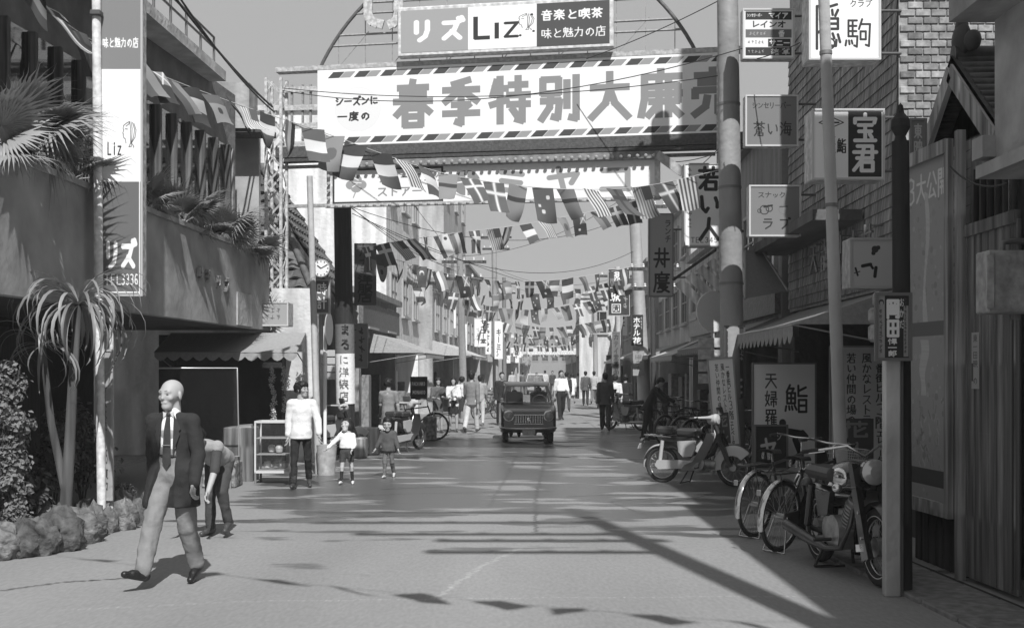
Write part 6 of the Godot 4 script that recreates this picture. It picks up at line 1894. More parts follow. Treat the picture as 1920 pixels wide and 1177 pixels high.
# ---------------------------------------------------------------- coffee shop with the planted parapet, on the sunny side
func build_left() -> void:
	var t := thing("coffee_shop", "low modern coffee shop with a long grey parapet and overhanging roof", "building", Vector3(left_x(21.8), 0, -21.8))
	var wall := mat(0.37, 0.92, "plaster", 0.0, {"scale": 0.6, "bump": 0.2})
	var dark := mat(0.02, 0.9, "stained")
	var D0 := 9.4
	var D1 := 21.8
	var m := MB.new()
	prism(m, [[left_x(D0), D0], [left_x(D1), D1], [left_x(D1) - 0.16, D1], [left_x(D0) - 0.16, D0]], 2.48, 3.8)
	wpart(t, "parapet", m, wall)
	m = MB.new()
	prism(m, [[left_x(D0) + 0.03, D0], [left_x(D1) + 0.03, D1 + 0.03], [left_x(D1) - 0.2, D1 + 0.03], [left_x(D0) - 0.2, D0]], 3.803, 3.87)
	wpart(t, "coping", m, mat(0.4, 0.9, "stained"))
	m = MB.new()
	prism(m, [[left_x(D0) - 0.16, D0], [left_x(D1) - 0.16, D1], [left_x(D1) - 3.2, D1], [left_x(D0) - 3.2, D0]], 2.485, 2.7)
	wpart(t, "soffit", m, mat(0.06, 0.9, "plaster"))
	m = MB.new()
	prism(m, [[left_x(D0) - 0.2, D0], [left_x(D1) - 0.2, D1], [left_x(D1) - 0.55, D1], [left_x(D0) - 0.55, D0]], 3.3, 3.62)
	wpart(t, "planter_soil", m, mat(0.06, 1.0, "stone"))
	m = MB.new()
	prism(m, [[left_x(D1) - 0.16, D1 - 0.15], [left_x(D1) - 0.16, D1], [-9, D1], [-9, D1 - 0.15]], 2.703, 6.2)
	wpart(t, "end_wall", m, wall)
	# dark recessed ground floor
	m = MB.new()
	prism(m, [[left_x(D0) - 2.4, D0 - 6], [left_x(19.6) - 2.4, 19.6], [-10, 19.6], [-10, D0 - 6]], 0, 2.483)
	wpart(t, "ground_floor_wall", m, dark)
	for q in [[16.6, 0.5], [11.4, 0.6]]:
		m = MB.new()
		var x: float = left_x(q[0]) - 2.39
		m.box(Vector3(x, 1.25, -(q[0] as float)), Vector3(0.1, 2.2, 2.0))
		wpart(t, "door_panel", m, mat(0.03, 0.6, "wood"))
	# upper storey: glazed between columns
	var ux := func(d: float) -> float: return -6.62 + 0.09 * d
	m = MB.new()
	prism(m, [[ux.call(8.0), 8.0], [ux.call(20.3), 20.3], [-9.5, 20.3], [-9.5, 8.0]], 5.55, 6.5)
	wpart(t, "upper_wall", m, mat(0.17, 0.9, "plaster"))
	m = MB.new()
	prism(m, [[ux.call(8.0), 8.0], [ux.call(20.3), 20.3], [ux.call(20.3) - 0.15, 20.3], [ux.call(8.0) - 0.15, 8.0]], 2.7, 4.25)
	wpart(t, "window_apron", m, mat(0.12, 0.9, "plaster"))
	m = MB.new()
	prism(m, [[-8.6, 8.0], [-7.6, 20.3], [-9.5, 20.3], [-9.5, 8.0]], 2.7, 5.547)
	wpart(t, "room_back", m, mat(0.6, 0.9, "stained"))
	m = MB.new()
	prism(m, [[ux.call(20.3), 20.15], [ux.call(20.3), 20.3], [-9.5, 20.3], [-9.5, 20.15]], 4.253, 5.546)
	wpart(t, "room_end", m, mat(0.3, 0.9, "stained"))
	var dd := 8.4
	while dd < 20.4:
		m = MB.new()
		m.cbox(Vector3(ux.call(dd) + 0.02, 4.9, -dd), Vector3(0.13, 1.3, 0.075), 0.01)
		wpart(t, "column", m, mat(0.16, 0.8, "wood"))
		if dd < 19.8:
			m = MB.new()
			var a := Vector3(ux.call(dd), 4.25, -dd)
			var b := Vector3(ux.call(dd + 0.6), 4.25, -dd - 0.6)
			m.quad(a, b, b + Vector3(0, 1.3, 0), a + Vector3(0, 1.3, 0))
			wpart(t, "pane", m, pane_mat(0.05, 0.6))
		dd += 0.6
	m = MB.new()
	for k in 9:
		var y := 4.0 + k * 0.07
		m.bar(Vector3(ux.call(12.2) + 0.16, y, -12.2), Vector3(ux.call(16.0) + 0.16, y, -16.0), 0.012, 0.012)
	for k in 44:
		var d := 12.2 + k * 0.0864
		m.bar(Vector3(ux.call(d) + 0.18, 3.9, -d), Vector3(ux.call(d) + 0.18, 4.58, -d), 0.01, 0.01)
	wpart(t, "lattice_rail", m, mat(0.3, 0.8, "wood"))
	# roof slab with its rail
	var R1 := 19.0
	m = MB.new()
	prism(m, [[left_x(7.0) - 0.05, 7.0], [left_x(R1) - 0.02, R1], [-10, R1], [-10, 7.0]], 6.42, 6.58)
	wpart(t, "roof", m, mat(0.55, 0.9, "plaster"))
	m = MB.new()
	for y in [6.86, 7.02]: m.tube([Vector3(left_x(8) - 0.1, y, -8), Vector3(left_x(18.6) - 0.1, y, -18.6)], 0.02, 6)
	for k in 13:
		var d := 10.2 + k * 0.7
		m.tube([Vector3(left_x(d) - 0.1, 6.58, -d), Vector3(left_x(d) - 0.1, 7.02, -d)], 0.02, 6)
	wpart(t, "roof_rail", m, plain(0.12, 0.6))
	m = MB.new()
	var c := at(430, 198, 21.0)
	m.box(Vector3(c.x, c.y, -21.3), Vector3(0.72, 0.82, 0.7))
	wpart(t, "stair_head", m, mat(0.36, 0.9, "stained"))
	m = MB.new()
	c = at(455, 242, 21.0)
	m.box(Vector3(c.x, c.y, -21.3), Vector3(0.95, 0.1, 0.6))
	wpart(t, "stair_ledge", m, mat(0.08, 0.9, "stained"))
	# raised letters on the parapet
	var fx := 0.03
	for q in [["喫", 17.35, 0.2], ["茶", 17.75, 0.2], ["リ", 18.3, 0.22], ["ズ", 18.75, 0.24]]:
		m = MB.new()
		for s in GL[q[0]]:
			for k in range(0, s.size() - 2, 2):
				var p0 = Vector3(0, -s[k + 1], -s[k]) * (q[2] * 0.1)
				var p1 = Vector3(0, -s[k + 3], -s[k + 2]) * (q[2] * 0.1)
				var o := Vector3(left_x(q[1]) + fx, 3.3 - 0.05 * (q[1] - 17.3), -q[1])
				m.bar(o + p0, o + p1, 0.05, 0.02, Vector3.RIGHT)
		wpart(t, "raised_letter", m, plain(0.35, 0.4, 0.5))
	m = MB.new()
	prism(m, [[left_x(19.55) + 0.02, 19.55], [left_x(20.5) + 0.02, 20.5], [left_x(20.5), 20.5], [left_x(19.55), 19.55]], 2.5, 3.05)
	wpart(t, "blank_panel", m, mat(0.5, 0.85, "stained"))
	# corner shop under the scalloped awning
	t = thing("corner_shop", "open fronted corner shop under a scalloped awning", "building", at(440, 900, 21.4))
	t.position.y = 0
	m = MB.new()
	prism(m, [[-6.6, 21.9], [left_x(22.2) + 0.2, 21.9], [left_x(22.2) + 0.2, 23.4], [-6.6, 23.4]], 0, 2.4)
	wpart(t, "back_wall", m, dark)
	m = MB.new()
	prism(m, [[left_x(22) - 0.06, 22.3], [left_x(22) + 0.72, 22.3], [left_x(22) + 0.72, 23.0], [left_x(22) - 0.06, 23.0]], 0, 3.3)
	wpart(t, "pier", m, mat(0.62, 0.9, "stained"))
	awning(t, Vector3(-6.2, 2.42, -21.3), Vector3(-3.75, 2.42, -21.3), Vector3(0.05, 0, 1.15), 0.36, 0.16, mat(0.3, 0.9, "cloth", 0.0, {"back": 0.35}), 11)
	# flower garlands under the awning
	for q in [[511, 690, 790, 21.0], [535, 690, 775, 21.1], [562, 700, 760, 21.2]]:
		m = MB.new()
		for k in 46:
			var u := k / 45.0
			var p := at(q[0] + rr(-5, 5), lerpf(q[1], q[2], u), q[3]) + Vector3(0, 0, rr(-0.05, 0.05))
			var b := Basis(Vector3(rr(-1, 1), rr(-1, 1), rr(-1, 1)).normalized(), rr(0, 6))
			for e in 4:
				var a := e * TAU / 4.0
				m.tri(p, p + b * Vector3(cos(a), sin(a), 0.3) * 0.045, p + b * Vector3(cos(a + 0.9), sin(a + 0.9), 0.3) * 0.045)
		single("flower_garland", ["leftmost string of pale paper flowers hanging under the awning", "middle string of pale paper flowers hanging under the awning", "short string of paper flowers hanging nearest the thin pole"][int((q[0] - 511) / 24.0)], "garland", m, mat(0.5, 0.8, ""), at(q[0], q[2], q[3]), "flower garlands under the awning")
	# counter, glass case and cash register
	m = MB.new()
	m.cbox(at(452, 852, 18.6), Vector3(0.46, 0.88, 0.5), 0.015)
	var ct := single("counter", "plain wooden counter at the shop entrance beside the glass case", "counter", m, mat(0.22, 0.7, "wood"), at(452, 905, 18.6))
	t = thing("glass_case", "low glass display case with a pale frame on short legs", "display case", at(516, 905, 18.2))
	t.position.y = 0
	m = MB.new()
	var gx := 0.27
	var gz := 0.2
	for sx in [-1, 1]:
		for sz in [-1, 1]:
			m.bar(Vector3(sx * gx, 0.18, sz * gz), Vector3(sx * gx, 0.95, sz * gz), 0.025, 0.025)
	for y in [0.18, 0.95]:
		for s in [-1, 1]:
			m.bar(Vector3(-gx - 0.012, y, s * gz), Vector3(gx + 0.012, y, s * gz), 0.03, 0.03, Vector3.UP); m.bar(Vector3(s * gx, y, -gz), Vector3(s * gx, y, gz), 0.03, 0.03, Vector3.UP)
	part(t, "frame", m, plain(0.6, 0.4))
	for y in [0.2, 0.45, 0.7]:
		m = MB.new()
		m.box(Vector3(0, y, 0), Vector3(gx * 2 - 0.03, 0.015, gz * 2 - 0.03))
		part(t, "shelf", m, plain(0.4, 0.4))
	m = MB.new()
	m.quad(Vector3(-gx, 0.2, gz), Vector3(gx, 0.2, gz), Vector3(gx, 0.93, gz), Vector3(-gx, 0.93, gz))
	part(t, "front_glass", m, pane_mat(0.5, 0.12))
	for sx in [-1, 1]:
		for sz in [-1, 1]:
			m = MB.new()
			m.tube([Vector3(sx * gx, 0, sz * gz), Vector3(sx * gx, 0.18, sz * gz)], 0.018, 8)
			part(t, "leg", m, plain(0.2, 0.5))
	for k in 5:
		var o := at(500 + k * 8, 0, 18.2)
		m = MB.new()
		m.lathe(Vector3(o.x, 0.47 if k % 2 else 0.22, -18.2 + rr(-0.1, 0.1)), Vector3.UP, [[0.02, 0.0], [0.05, 0.01], [0.06, 0.07], [0.045, 0.11], [0.001, 0.12]], 12)
		single("cake_dish", ["round dish at the edge of the case shelf", "pale bowl on the middle shelf of the case", "small bowl in the centre of the low shelf", "bowl behind the glass beside the frame", "bowl at the far end of the low shelf"][k], "dish", m, plain(rr(0.2, 0.6), 0.4), Vector3(o.x, 0.47 if k % 2 else 0.22, -18.2), "dishes in the glass case")
	m = MB.new()
	m.tube([at(447, 808, 18.5), at(473, 806, 18.5)], 0.1, 16)
	m.cbox(at(460, 818, 18.55), Vector3(0.24, 0.08, 0.2), 0.01)
	single("cash_register", "small chrome cash register on the counter", "register", m, plain(0.55, 0.3, 0.7), at(460, 822, 18.5))
	t = thing("glass_screen", "tall glass screen in a thin bright metal frame behind the walking man", "screen", at(400, 900, 17.2))
	t.position.y = 0
	m = MB.new()
	var q0 := at(296, 855, 17.2)
	var q1 := at(444, 690, 17.2)
	m.tube([Vector3(q0.x, q1.y, -17.2), Vector3(q1.x, q1.y, -17.2), Vector3(q1.x + 0.03, q0.y, -17.2), Vector3(q0.x, q0.y, -17.2)], 0.014, 6)
	wpart(t, "frame", m, plain(0.6, 0.35, 0.6))
	m = MB.new()
	m.quad(Vector3(q0.x, q0.y, -17.21), Vector3(q1.x, q0.y, -17.21), Vector3(q1.x, q1.y, -17.21), Vector3(q0.x, q1.y, -17.21))
	wpart(t, "glass", m, pane_mat(0.3, 0.1))
	for x in [q0.x + 0.1, q1.x - 0.1]:
		m = MB.new()
		m.tube([Vector3(x, 0, -17.2), Vector3(x, q0.y, -17.2)], 0.014, 6)
		wpart(t, "leg", m, plain(0.4, 0.4, 0.6))
	m = MB.new()
	m.cbox(Vector3(-4.35, 0.19, -17.6), Vector3(0.5, 0.38, 0.5), 0.02)
	single("stone_block", "pale square stone block on the ground by the counter", "block", m, mat(0.35, 0.9, "stone"), Vector3(-4.35, 0, -17.6))

	# planting on the parapet
	var leaves := [fan_leaf(1, 0.1), fan_leaf(2, 0.2), fan_leaf(3, 0.3), fan_leaf(4, 0.15)]
	var gm := [mat(0.21, 0.5, "", 0.0, {"back": 0.35}), mat(0.27, 0.5, "", 0.0, {"back": 0.35}), mat(0.16, 0.5, "", 0.0, {"back": 0.3})]
	var k := 0
	for q in [[12.0, 1.1, 10, 0.35, "fan palm with the largest leaves at the near end of the parapet"], [13.3, 0.95, 8, 0.2, "fan palm crowding the pale sign pole on the parapet"], [15.6, 0.75, 8, 0.25, "fan palm just past the tall sign on the parapet"], [17.4, 0.95, 9, 0.2, "fan palm in the middle stretch of the parapet planter"], [19.2, 1.0, 10, 0.2, "fan palm leaning over the far stretch of the parapet"], [20.8, 1.0, 10, 0.1, "fan palm at the far end of the parapet by the lattice post"], [11.1, 1.0, 8, 0.1, "fan palm at the edge of the picture on the parapet"]]:
		fan_palm(q[4], Vector3(left_x(q[0]) - 0.24, 3.6, -(q[0] as float)), q[2] + 2, q[1] * 1.25, q[3] + 0.05, leaves, gm, "fan palms along the parapet")
	var lm := mat(0.13, 0.55, "", 0.0, {"back": 0.35})
	k = 0
	for q in [11.6, 12.7, 14.2, 15.0, 16.4, 17.9, 19.6, 20.4, 21.2]:
		var lab: String = ["at the near end of the planter", "below the big dark palm leaf", "close behind the pale pole", "between the pole and the tall sign", "just past the tall sign", "under the middle palm", "before the far palms", "below the leaning far palm", "at the lattice post end"][k]
		shrub("leafy_shrub", "low leafy shrub in the parapet planter " + lab, Vector3(left_x(q) - 0.36, 3.58, -q), Vector3(0.22, 0.2, 0.45), 420, 0.1, lm, "shrubs in the parapet planter")
		k += 1
	# strap leaved plant at the foot of the sign
	var strap := []
	for s in 6: strap.append(strap_leaf(20 + s, rr(0.8, 1.15), rr(2.6, 3.6)))
	t = thing("strap_leaf_plant", "tall plant with long drooping strap leaves beside the pale sign pole", "plant", at(118, 980, 12.2))
	t.position.y = 0
	m = MB.new()
	var crown := at(146, 572, 12.2) - t.position
	m.tube([Vector3(0, 0, 0), Vector3(0.06, 0.9, 0), Vector3(0.1, 1.7, 0.0), crown], [0.07, 0.06, 0.05, 0.04], 8)
	part(t, "trunk", m, mat(0.12, 0.9, "wood", 0.0, {"world": false}))
	m = MB.new()
	m.tube([Vector3(0.02, 0.5, 0), Vector3(-0.12, 1.2, 0.02), Vector3(-0.2, 2.0, 0.05)], [0.05, 0.04, 0.035], 8)
	part(t, "trunk", m, mat(0.12, 0.9, "wood", 0.0, {"world": false}))
	for c2 in [[crown, 84, 0.95], [Vector3(-0.2, 2.0, 0.05), 30, 0.7]]:
		for q in c2[1]:
			var b := Basis(Vector3.UP, rr(0, TAU)) * Basis(Vector3.RIGHT, rr(-0.2, 1.3))
			part(t, "leaf", strap[q % 6], gm[q % 3], Transform3D(b.scaled(Vector3.ONE * rr(0.75, 1.15) * c2[2]), c2[0]))
	# climbing ivy, shrubs and stones of the bed
	t = thing("climbing_ivy", "column of pale climbing ivy at the edge of the picture", "ivy", at(20, 960, 11.6))
	t.position.y = 0
	m = MB.new()
	for s in 3: m.tube([Vector3(0.05 * s, 0, 0), Vector3(0.05 * s - 0.1, 0.8, 0.03), Vector3(0.04 * s, 1.75, 0)], 0.012, 5)
	part(t, "stem", m, mat(0.07, 0.9, "wood", 0.0, {"world": false}))
	m = MB.new()
	for s in 11: leaf_cloud(m, Vector3(rr(-0.12, 0.12), 0.2 + s * 0.15, rr(-0.05, 0.1)), Vector3(0.18, 0.16, 0.12), 260, 0.055)
	part(t, "foliage", m, mat(0.16, 0.6, "", 0.0, {"back": 0.3}))
	k = 0
	for q in [[60, 985, 12.6, 0.5, 0.55, 700, 0.09, "dark leafy shrub beside the ivy column"], [150, 965, 13.4, 0.35, 0.35, 500, 0.1, "spiky low shrub below the strap leaved plant"], [232, 955, 14.9, 0.2, 0.2, 900, 0.03, "small round clipped bush behind the stones"], [10, 1010, 10.9, 0.35, 0.35, 500, 0.08, "leafy shrub at the near corner of the bed"], [245, 935, 15.6, 0.4, 0.7, 900, 0.08, "tall dark shrub behind the notice board"], [195, 940, 14.7, 0.35, 0.6, 700, 0.09, "dark shrub right behind the sign posts"], [100, 960, 13.6, 0.4, 0.9, 900, 0.09, "tall dark shrub under the parapet"]]:
		var p := at(q[0], q[1], q[2])
		p.y = 0
		if k != 2: p.x -= 0.65
		k += 1
		shrub("bed_shrub", q[7], p, Vector3(q[3], q[4], q[3] * 0.8), q[5], q[6], mat(0.1, 0.6, "", 0.0, {"back": 0.3}), "shrubs in the planted bed")
	var rk := [[-8, 1050, 0.34, 0.3], [32, 1046, 0.3, 0.26], [68, 1042, 0.28, 0.24], [104, 1035, 0.3, 0.26], [140, 1020, 0.36, 0.3], [168, 1008, 0.2, 0.26], [197, 1000, 0.16, 0.18], [226, 994, 0.24, 0.24], [252, 986, 0.18, 0.24], [268, 975, 0.2, 0.26], [160, 975, 0.34, 0.2], [20, 1010, 0.3, 0.22], [280, 960, 0.18, 0.2], [90, 1005, 0.3, 0.2], [222, 965, 0.2, 0.2], [292, 948, 0.2, 0.2]]
	k = 0
	for q in rk:
		var p := ground(q[0], q[1])
		var where: String = ["at the near corner of the bed edge", "second along the bed edge", "third along the bed edge", "under the ivy", "with the broad lit top before the sign pole", "just before the pale pole", "smallest between the two sign posts", "round one past the notice board", "past the round one", "behind the walking man", "lying flat behind the front row", "high in the near corner", "near the far end of the bed", "half hidden behind the front row", "under the clipped bush", "last at the far end of the bed"][k]
		rock("rough border rock " + where, p + Vector3(0, -0.04, -0.1), Vector3(q[2] * rr(0.62, 0.78), q[3] * rr(0.7, 1.0), q[2] * 0.6), 30 + k * 7, rr(0.13, 0.3))
		k += 1

	# tiled house behind
	t = thing("tiled_house", "old house with a heavy tiled hip roof behind the coffee shop", "house", Vector3(-4.6, 0, -24.0))
	m = MB.new()
	prism(m, [[-9.5, 24.0], [-4.9, 24.0], [-4.7, 29.5], [-9.5, 29.5]], 0, 3.6)
	wpart(t, "wall", m, mat(0.55, 0.9, "stained"))
	var e0 := Vector3(-10, 3.35, -23.3)
	var e1 := Vector3(-4.0, 3.35, -23.3)
	var e2 := Vector3(-3.9, 3.35, -29.5)
	var rl := Vector3(-10, 6.1, -26)
	var r0 := Vector3(-5.5, 6.1, -26)
	var r1 := Vector3(-5.5, 6.1, -27.5)
	m = MB.new()
	m.quad(e0, e1, r0, rl); m.quad(e1, e2, r1, r0)
	m.quad(e1 + Vector3(0, -0.12, 0), e0 + Vector3(0, -0.12, 0), rl + Vector3(0, -0.12, 0), r0 + Vector3(0, -0.12, 0)); m.quad(e2 + Vector3(0, -0.12, 0), e1 + Vector3(0, -0.12, 0), r0 + Vector3(0, -0.12, 0), r1 + Vector3(0, -0.12, 0))
	m.quad(e0 + Vector3(0, -0.12, 0), e1 + Vector3(0, -0.12, 0), e1, e0); m.quad(e1 + Vector3(0, -0.12, 0), e2 + Vector3(0, -0.12, 0), e2, e1)
	var rf := wpart(t, "roof", m, mat(0.1, 0.8, "tile"))
	var tl := MB.new()
	var rows := []
	for i in 3:
		var row := []
		for j in 7:
			var u := j / 6.0
			row.append(Vector3(u * 0.3, 0.02 + 0.03 * sin(u * TAU) + (0.03 if i == 0 else 0.0) * 1.0 - 0.015 * i, -0.3 * i / 2.0))
		rows.append(row)
	tl.sheet(rows)
	for j in 6: tl.quad(rows[0][j] + Vector3(0, -0.05, 0), rows[0][j + 1] + Vector3(0, -0.05, 0), rows[0][j + 1], rows[0][j])
	var tile_mesh := tl.mesh()
	var tms := [mat(0.13, 0.6, "tile"), mat(0.17, 0.6, "tile"), mat(0.1, 0.65, "tile")]
	# camera side slope, then street side slope
	for fc in [[e0, e1, rl, r0], [e1, e2, r0, r1]]:
		var x0: Vector3 = (fc[1] - fc[0]).normalized()
		var ln: float = (fc[1] - fc[0]).length()
		var up: Vector3 = (fc[2] - fc[0]) - x0 * x0.dot(fc[2] - fc[0])
		var hh := up.length()
		up /= hh
		var nrm := x0.cross(up)
		var lo: float = x0.dot(fc[2] - fc[0])
		var hi: float = x0.dot(fc[3] - fc[0])
		var nr := int(hh / 0.28)
		for i in nr:
			var v := i * 0.28
			var a := lerpf(0.0, lo, v / hh)
			var b := lerpf(ln, hi, v / hh)
			var x := maxf(a, b - 3.3)
			while x < b - 0.12:
				var o := MeshInstance3D.new()
				o.mesh = tile_mesh
				o.material_override = tms[rng.randi() % 3]
				o.transform = rf.transform * Transform3D(Basis(x0, nrm, -up), fc[0] + x0 * x + up * v + nrm * 0.02 - t.position)
				o.name = numbered("roof_tile", rf)
				rf.add_child(o)
				x += 0.3
	m = MB.new()
	m.tube([e1 + Vector3(0, 0.06, 0), r0 + Vector3(0, 0.1, 0)], 0.07, 8); m.tube([r0 + Vector3(0, 0.1, 0), r1 + Vector3(0, 0.1, 0)], 0.13, 8); m.tube([rl + Vector3(0, 0.1, 0), r0 + Vector3(0.1, 0.1, 0)], 0.13, 8)
	wpart(t, "ridge_tiles", m, mat(0.12, 0.7, "tile"))

# ---------------------------------------------------------------- the shaded side
func build_right() -> void:
	var fx := func(d: float) -> float: return 3.83 - 0.057 * (d - 9.05)
	# near building whose eave shows at the top
	var t := thing("corner_building", "plain grey building whose wall and eave close the picture at the top corner", "building", Vector3(3.6, 0, -8.7))
	var m := MB.new()
	prism(m, [[3.72, -6.0], [3.6, 8.74], [9.0, 8.74], [9.0, -6.0]], 3.3, 6.9)
	wpart(t, "wall", m, mat(0.36, 0.92, "plaster"))
	m = MB.new()
	prism(m, [[4.5, -6.0], [4.4, 8.7], [9.0, 8.7], [9.0, -6.0]], 6.903, 9.85)
	wpart(t, "upper_storey", m, mat(0.22, 0.92, "plaster"))
	m = MB.new()
	prism(m, [[3.28, -6.0], [3.28, 8.8], [3.72, 8.8], [3.72, -6.0]], 4.36, 4.62)
	wpart(t, "eave", m, mat(0.3, 0.9, "plaster"))
	m = MB.new()
	prism(m, [[3.52, -6.0], [3.52, 8.9], [9.0, 8.9], [9.0, -6.0]], 3.2, 3.297)
	m.box(Vector3(3.6, 3.42, -8.82), Vector3(0.2, 0.16, 0.2))
	wpart(t, "ledge", m, mat(0.36, 0.9, "stained"))
	m = MB.new()
	prism(m, [[3.95, -6.0], [3.95, 8.4], [9.0, 8.4], [9.0, -6.0]], 0, 3.197)
	wpart(t, "lower_wall", m, mat(0.1, 0.9, "stained"))
	# plank wall with meter box
	t = thing("plank_wall", "tall wall of upright grey planks behind the poster board", "wall", Vector3(3.8, 0, -9.4))
	var wm := [mat(0.2, 0.9, "wood"), mat(0.24, 0.9, "wood"), mat(0.17, 0.9, "wood")]
	var d := 8.92
	while d < 9.86:
		m = MB.new()
		m.cbox(Vector3(fx.call(d), 1.47, -d), Vector3(0.035, 2.86, 0.118), 0.006)
		wpart(t, "plank", m, wm[rng.randi() % 3])
		d += 0.122
	m = MB.new()
	m.bar(Vector3(fx.call(8.9) - 0.01, 2.92, -8.88), Vector3(fx.call(9.86) - 0.01, 2.9, -9.86), 0.1, 0.05, Vector3.UP)
	wpart(t, "rail", m, mat(0.2, 0.9, "wood"))
	t = thing("meter_box", "grey metal meter box mounted high on the plank wall", "meter box", at(1862, 590, 9.0))
	m = MB.new()
	m.cbox(at(1884, 530, 8.85), Vector3(0.34, 0.47, 0.24), 0.012)
	wpart(t, "box", m, mat(0.32, 0.5, "grime"))
	m = MB.new()
	m.cbox(at(1858, 528, 8.72), Vector3(0.06, 0.4, 0.012), 0.004)
	wpart(t, "side_door", m, mat(0.36, 0.5, "grime"))
	m = MB.new()
	m.tube([at(1880, 475, 8.8), at(1882, 455, 8.8), at(1900, 452, 8.8), at(1925, 452, 8.8)], 0.022, 8)
	wpart(t, "conduit", m, plain(0.15, 0.5, 0.4))
	for x in [1897, 1911]:
		m = MB.new()
		m.tube([at(x, 600, 8.7), at(x, 1105, 8.7)], 0.018, 8)
		wpart(t, "conduit", m, plain(0.1, 0.5, 0.3))
	# dark fence below the poster board and the board itself
	t = thing("plank_fence", "dark weathered plank fence under the poster board", "fence", Vector3(3.75, 0, -10.5))
	d = 9.95
	while d < 10.95:
		m = MB.new()
		m.cbox(Vector3(fx.call(d) + 0.06, 0.95, -d), Vector3(0.03, 1.9, 0.15), 0.005)
		wpart(t, "plank", m, mat([0.05, 0.06, 0.045][rng.randi() % 3], 0.95, "wood"))
		d += 0.156
	var pb0 := Vector3(3.7, 0, -9.9)
	var pb1 := Vector3(3.62, 0, -10.85)
	var dir := (pb0 - pb1).normalized()
	var r := tile(180, 620, 0.24)
	for k in 260:
		disc(rr(0, 180), rr(60, 620), rr(1.5, 7), rr(0.18, 0.3))
	text("3大公開", 14, 22, 38, 52, 5.0, 0.5, false, 1.06)
	fill(0, 565, 180, 30, 0.03)
	# torn paper edges and bleached strips
	for k in 60:
		var y := 60.0 + k * 4.0
		stroke(88 + 6 * sin(k * 0.09), y, 96 + 8 * sin(k * 0.11), y + 4, rr(4, 7), tone(rr(0.34, 0.38)))
	fill(6, 296, 168, 26, 0.09)
	for k in 46: stroke(72 + 4 * sin(k * 0.2), 330 + k * 2.2, 100 + 5 * sin(k * 0.17) - k * 0.3, 331 + k * 2.2, 3.4, tone(rr(0.33, 0.38)))
	for k in 90:
		var sx := rr(10, 165)
		var sy := rr(430, 555)
		stroke(sx, sy, sx + rr(-9, 9), sy + rr(4, 16), rr(1.5, 5), tone(rr(0.12, 0.32)))
	t = thing("poster_board", "tall framed cinema poster board with peeling posters on pale posts", "poster board", Vector3(3.66, 0, -10.4))
	m = MB.new()
	var y0 := 0.62
	var y1 := 3.6
	m.quad(pb1 + Vector3(0, y0, 0), pb0 + Vector3(0, y0, 0), pb0 + Vector3(0, y1, 0), pb1 + Vector3(0, y1, 0), rect_uv(r))
	wpart(t, "poster", m, print_mat)
	m = MB.new()
	var nb := Vector3(dir.z, 0, -dir.x) * -1.0
	if nb.x > 0: nb = -nb
	m.quad(pb0 + Vector3(0.03, y0, 0), pb1 + Vector3(0.03, y0, 0), pb1 + Vector3(0.03, y1, 0), pb0 + Vector3(0.03, y1, 0))
	wpart(t, "backing", m, mat(0.1, 0.9, "wood"))
	for e in [[pb0, 0.09], [pb1, 0.07]]:
		m = MB.new()
		m.bar(e[0] + Vector3(-0.012, y0 - 0.12, 0), e[0] + Vector3(-0.012, y1 + 0.1, 0), 0.05, e[1])
		wpart(t, "frame", m, mat(0.34, 0.8, "wood"))
	for y in [y0 - 0.06, y1 + 0.05]:
		m = MB.new()
		m.bar(pb0 + Vector3(-0.014, y, 0), pb1 + Vector3(-0.014, y, 0), 0.12, 0.05, Vector3.UP)
		wpart(t, "frame", m, mat(0.34, 0.8, "wood"))
	for e in [Vector3(3.74, 0, -9.78), Vector3(3.66, 0, -10.92)]:
		m = MB.new()
		m.bar(e, e + Vector3(0, 3.75, 0), 0.07, 0.07)
		wpart(t, "post", m, mat(0.4, 0.8, "wood"))
	# small gabled house behind the fence
	t = thing("gabled_house", "old clapboard house with a small tiled gable and barred window", "house", Vector3(4.25, 0, -11.0))
	m = MB.new()
	prism(m, [[4.3, 9.0], [4.2, 12.6], [9, 12.6], [9, 9.0]], 0, 3.9)
	wpart(t, "wall", m, mat(0.08, 0.9, "wood"))
	for k in 9:
		m = MB.new()
		var y := 2.35 + k * 0.17
		m.quad(Vector3(4.225 - 0.02, y, -12.6), Vector3(4.3 - 0.02, y, -9.0), Vector3(4.295, y + 0.175, -9.0), Vector3(4.195, y + 0.175, -12.6))
		m.quad(Vector3(4.3, y, -9.0), Vector3(4.28, y, -9.0), Vector3(4.205, y, -12.6), Vector3(4.225, y, -12.6))
		wpart(t, "clapboard", m, mat(0.18 + 0.03 * (k % 3), 0.9, "wood"))
	# gable: bargeboards and roof running back
	var ap := Vector3(4.12, 4.54, -11.0)
	var ga := Vector3(4.12, 3.72, -11.95)
	var gb := Vector3(4.12, 3.72, -10.0)
	for g in [ga, gb]:
		m = MB.new()
		m.bar(ap, g, 0.05, 0.17, Vector3.RIGHT)
		wpart(t, "bargeboard", m, mat(0.45, 0.8, "wood"))
	m = MB.new()
	m.tri(ap + Vector3(0.2, -0.05, 0), gb + Vector3(0.2, 0, 0), ga + Vector3(0.2, 0, 0)); m.tri(ap + Vector3(0.2, -0.05, 0), ga + Vector3(0.2, 0, 0), gb + Vector3(0.2, 0, 0))
	wpart(t, "gable_panel", m, mat(0.03, 0.9, "wood"))
	m = MB.new()
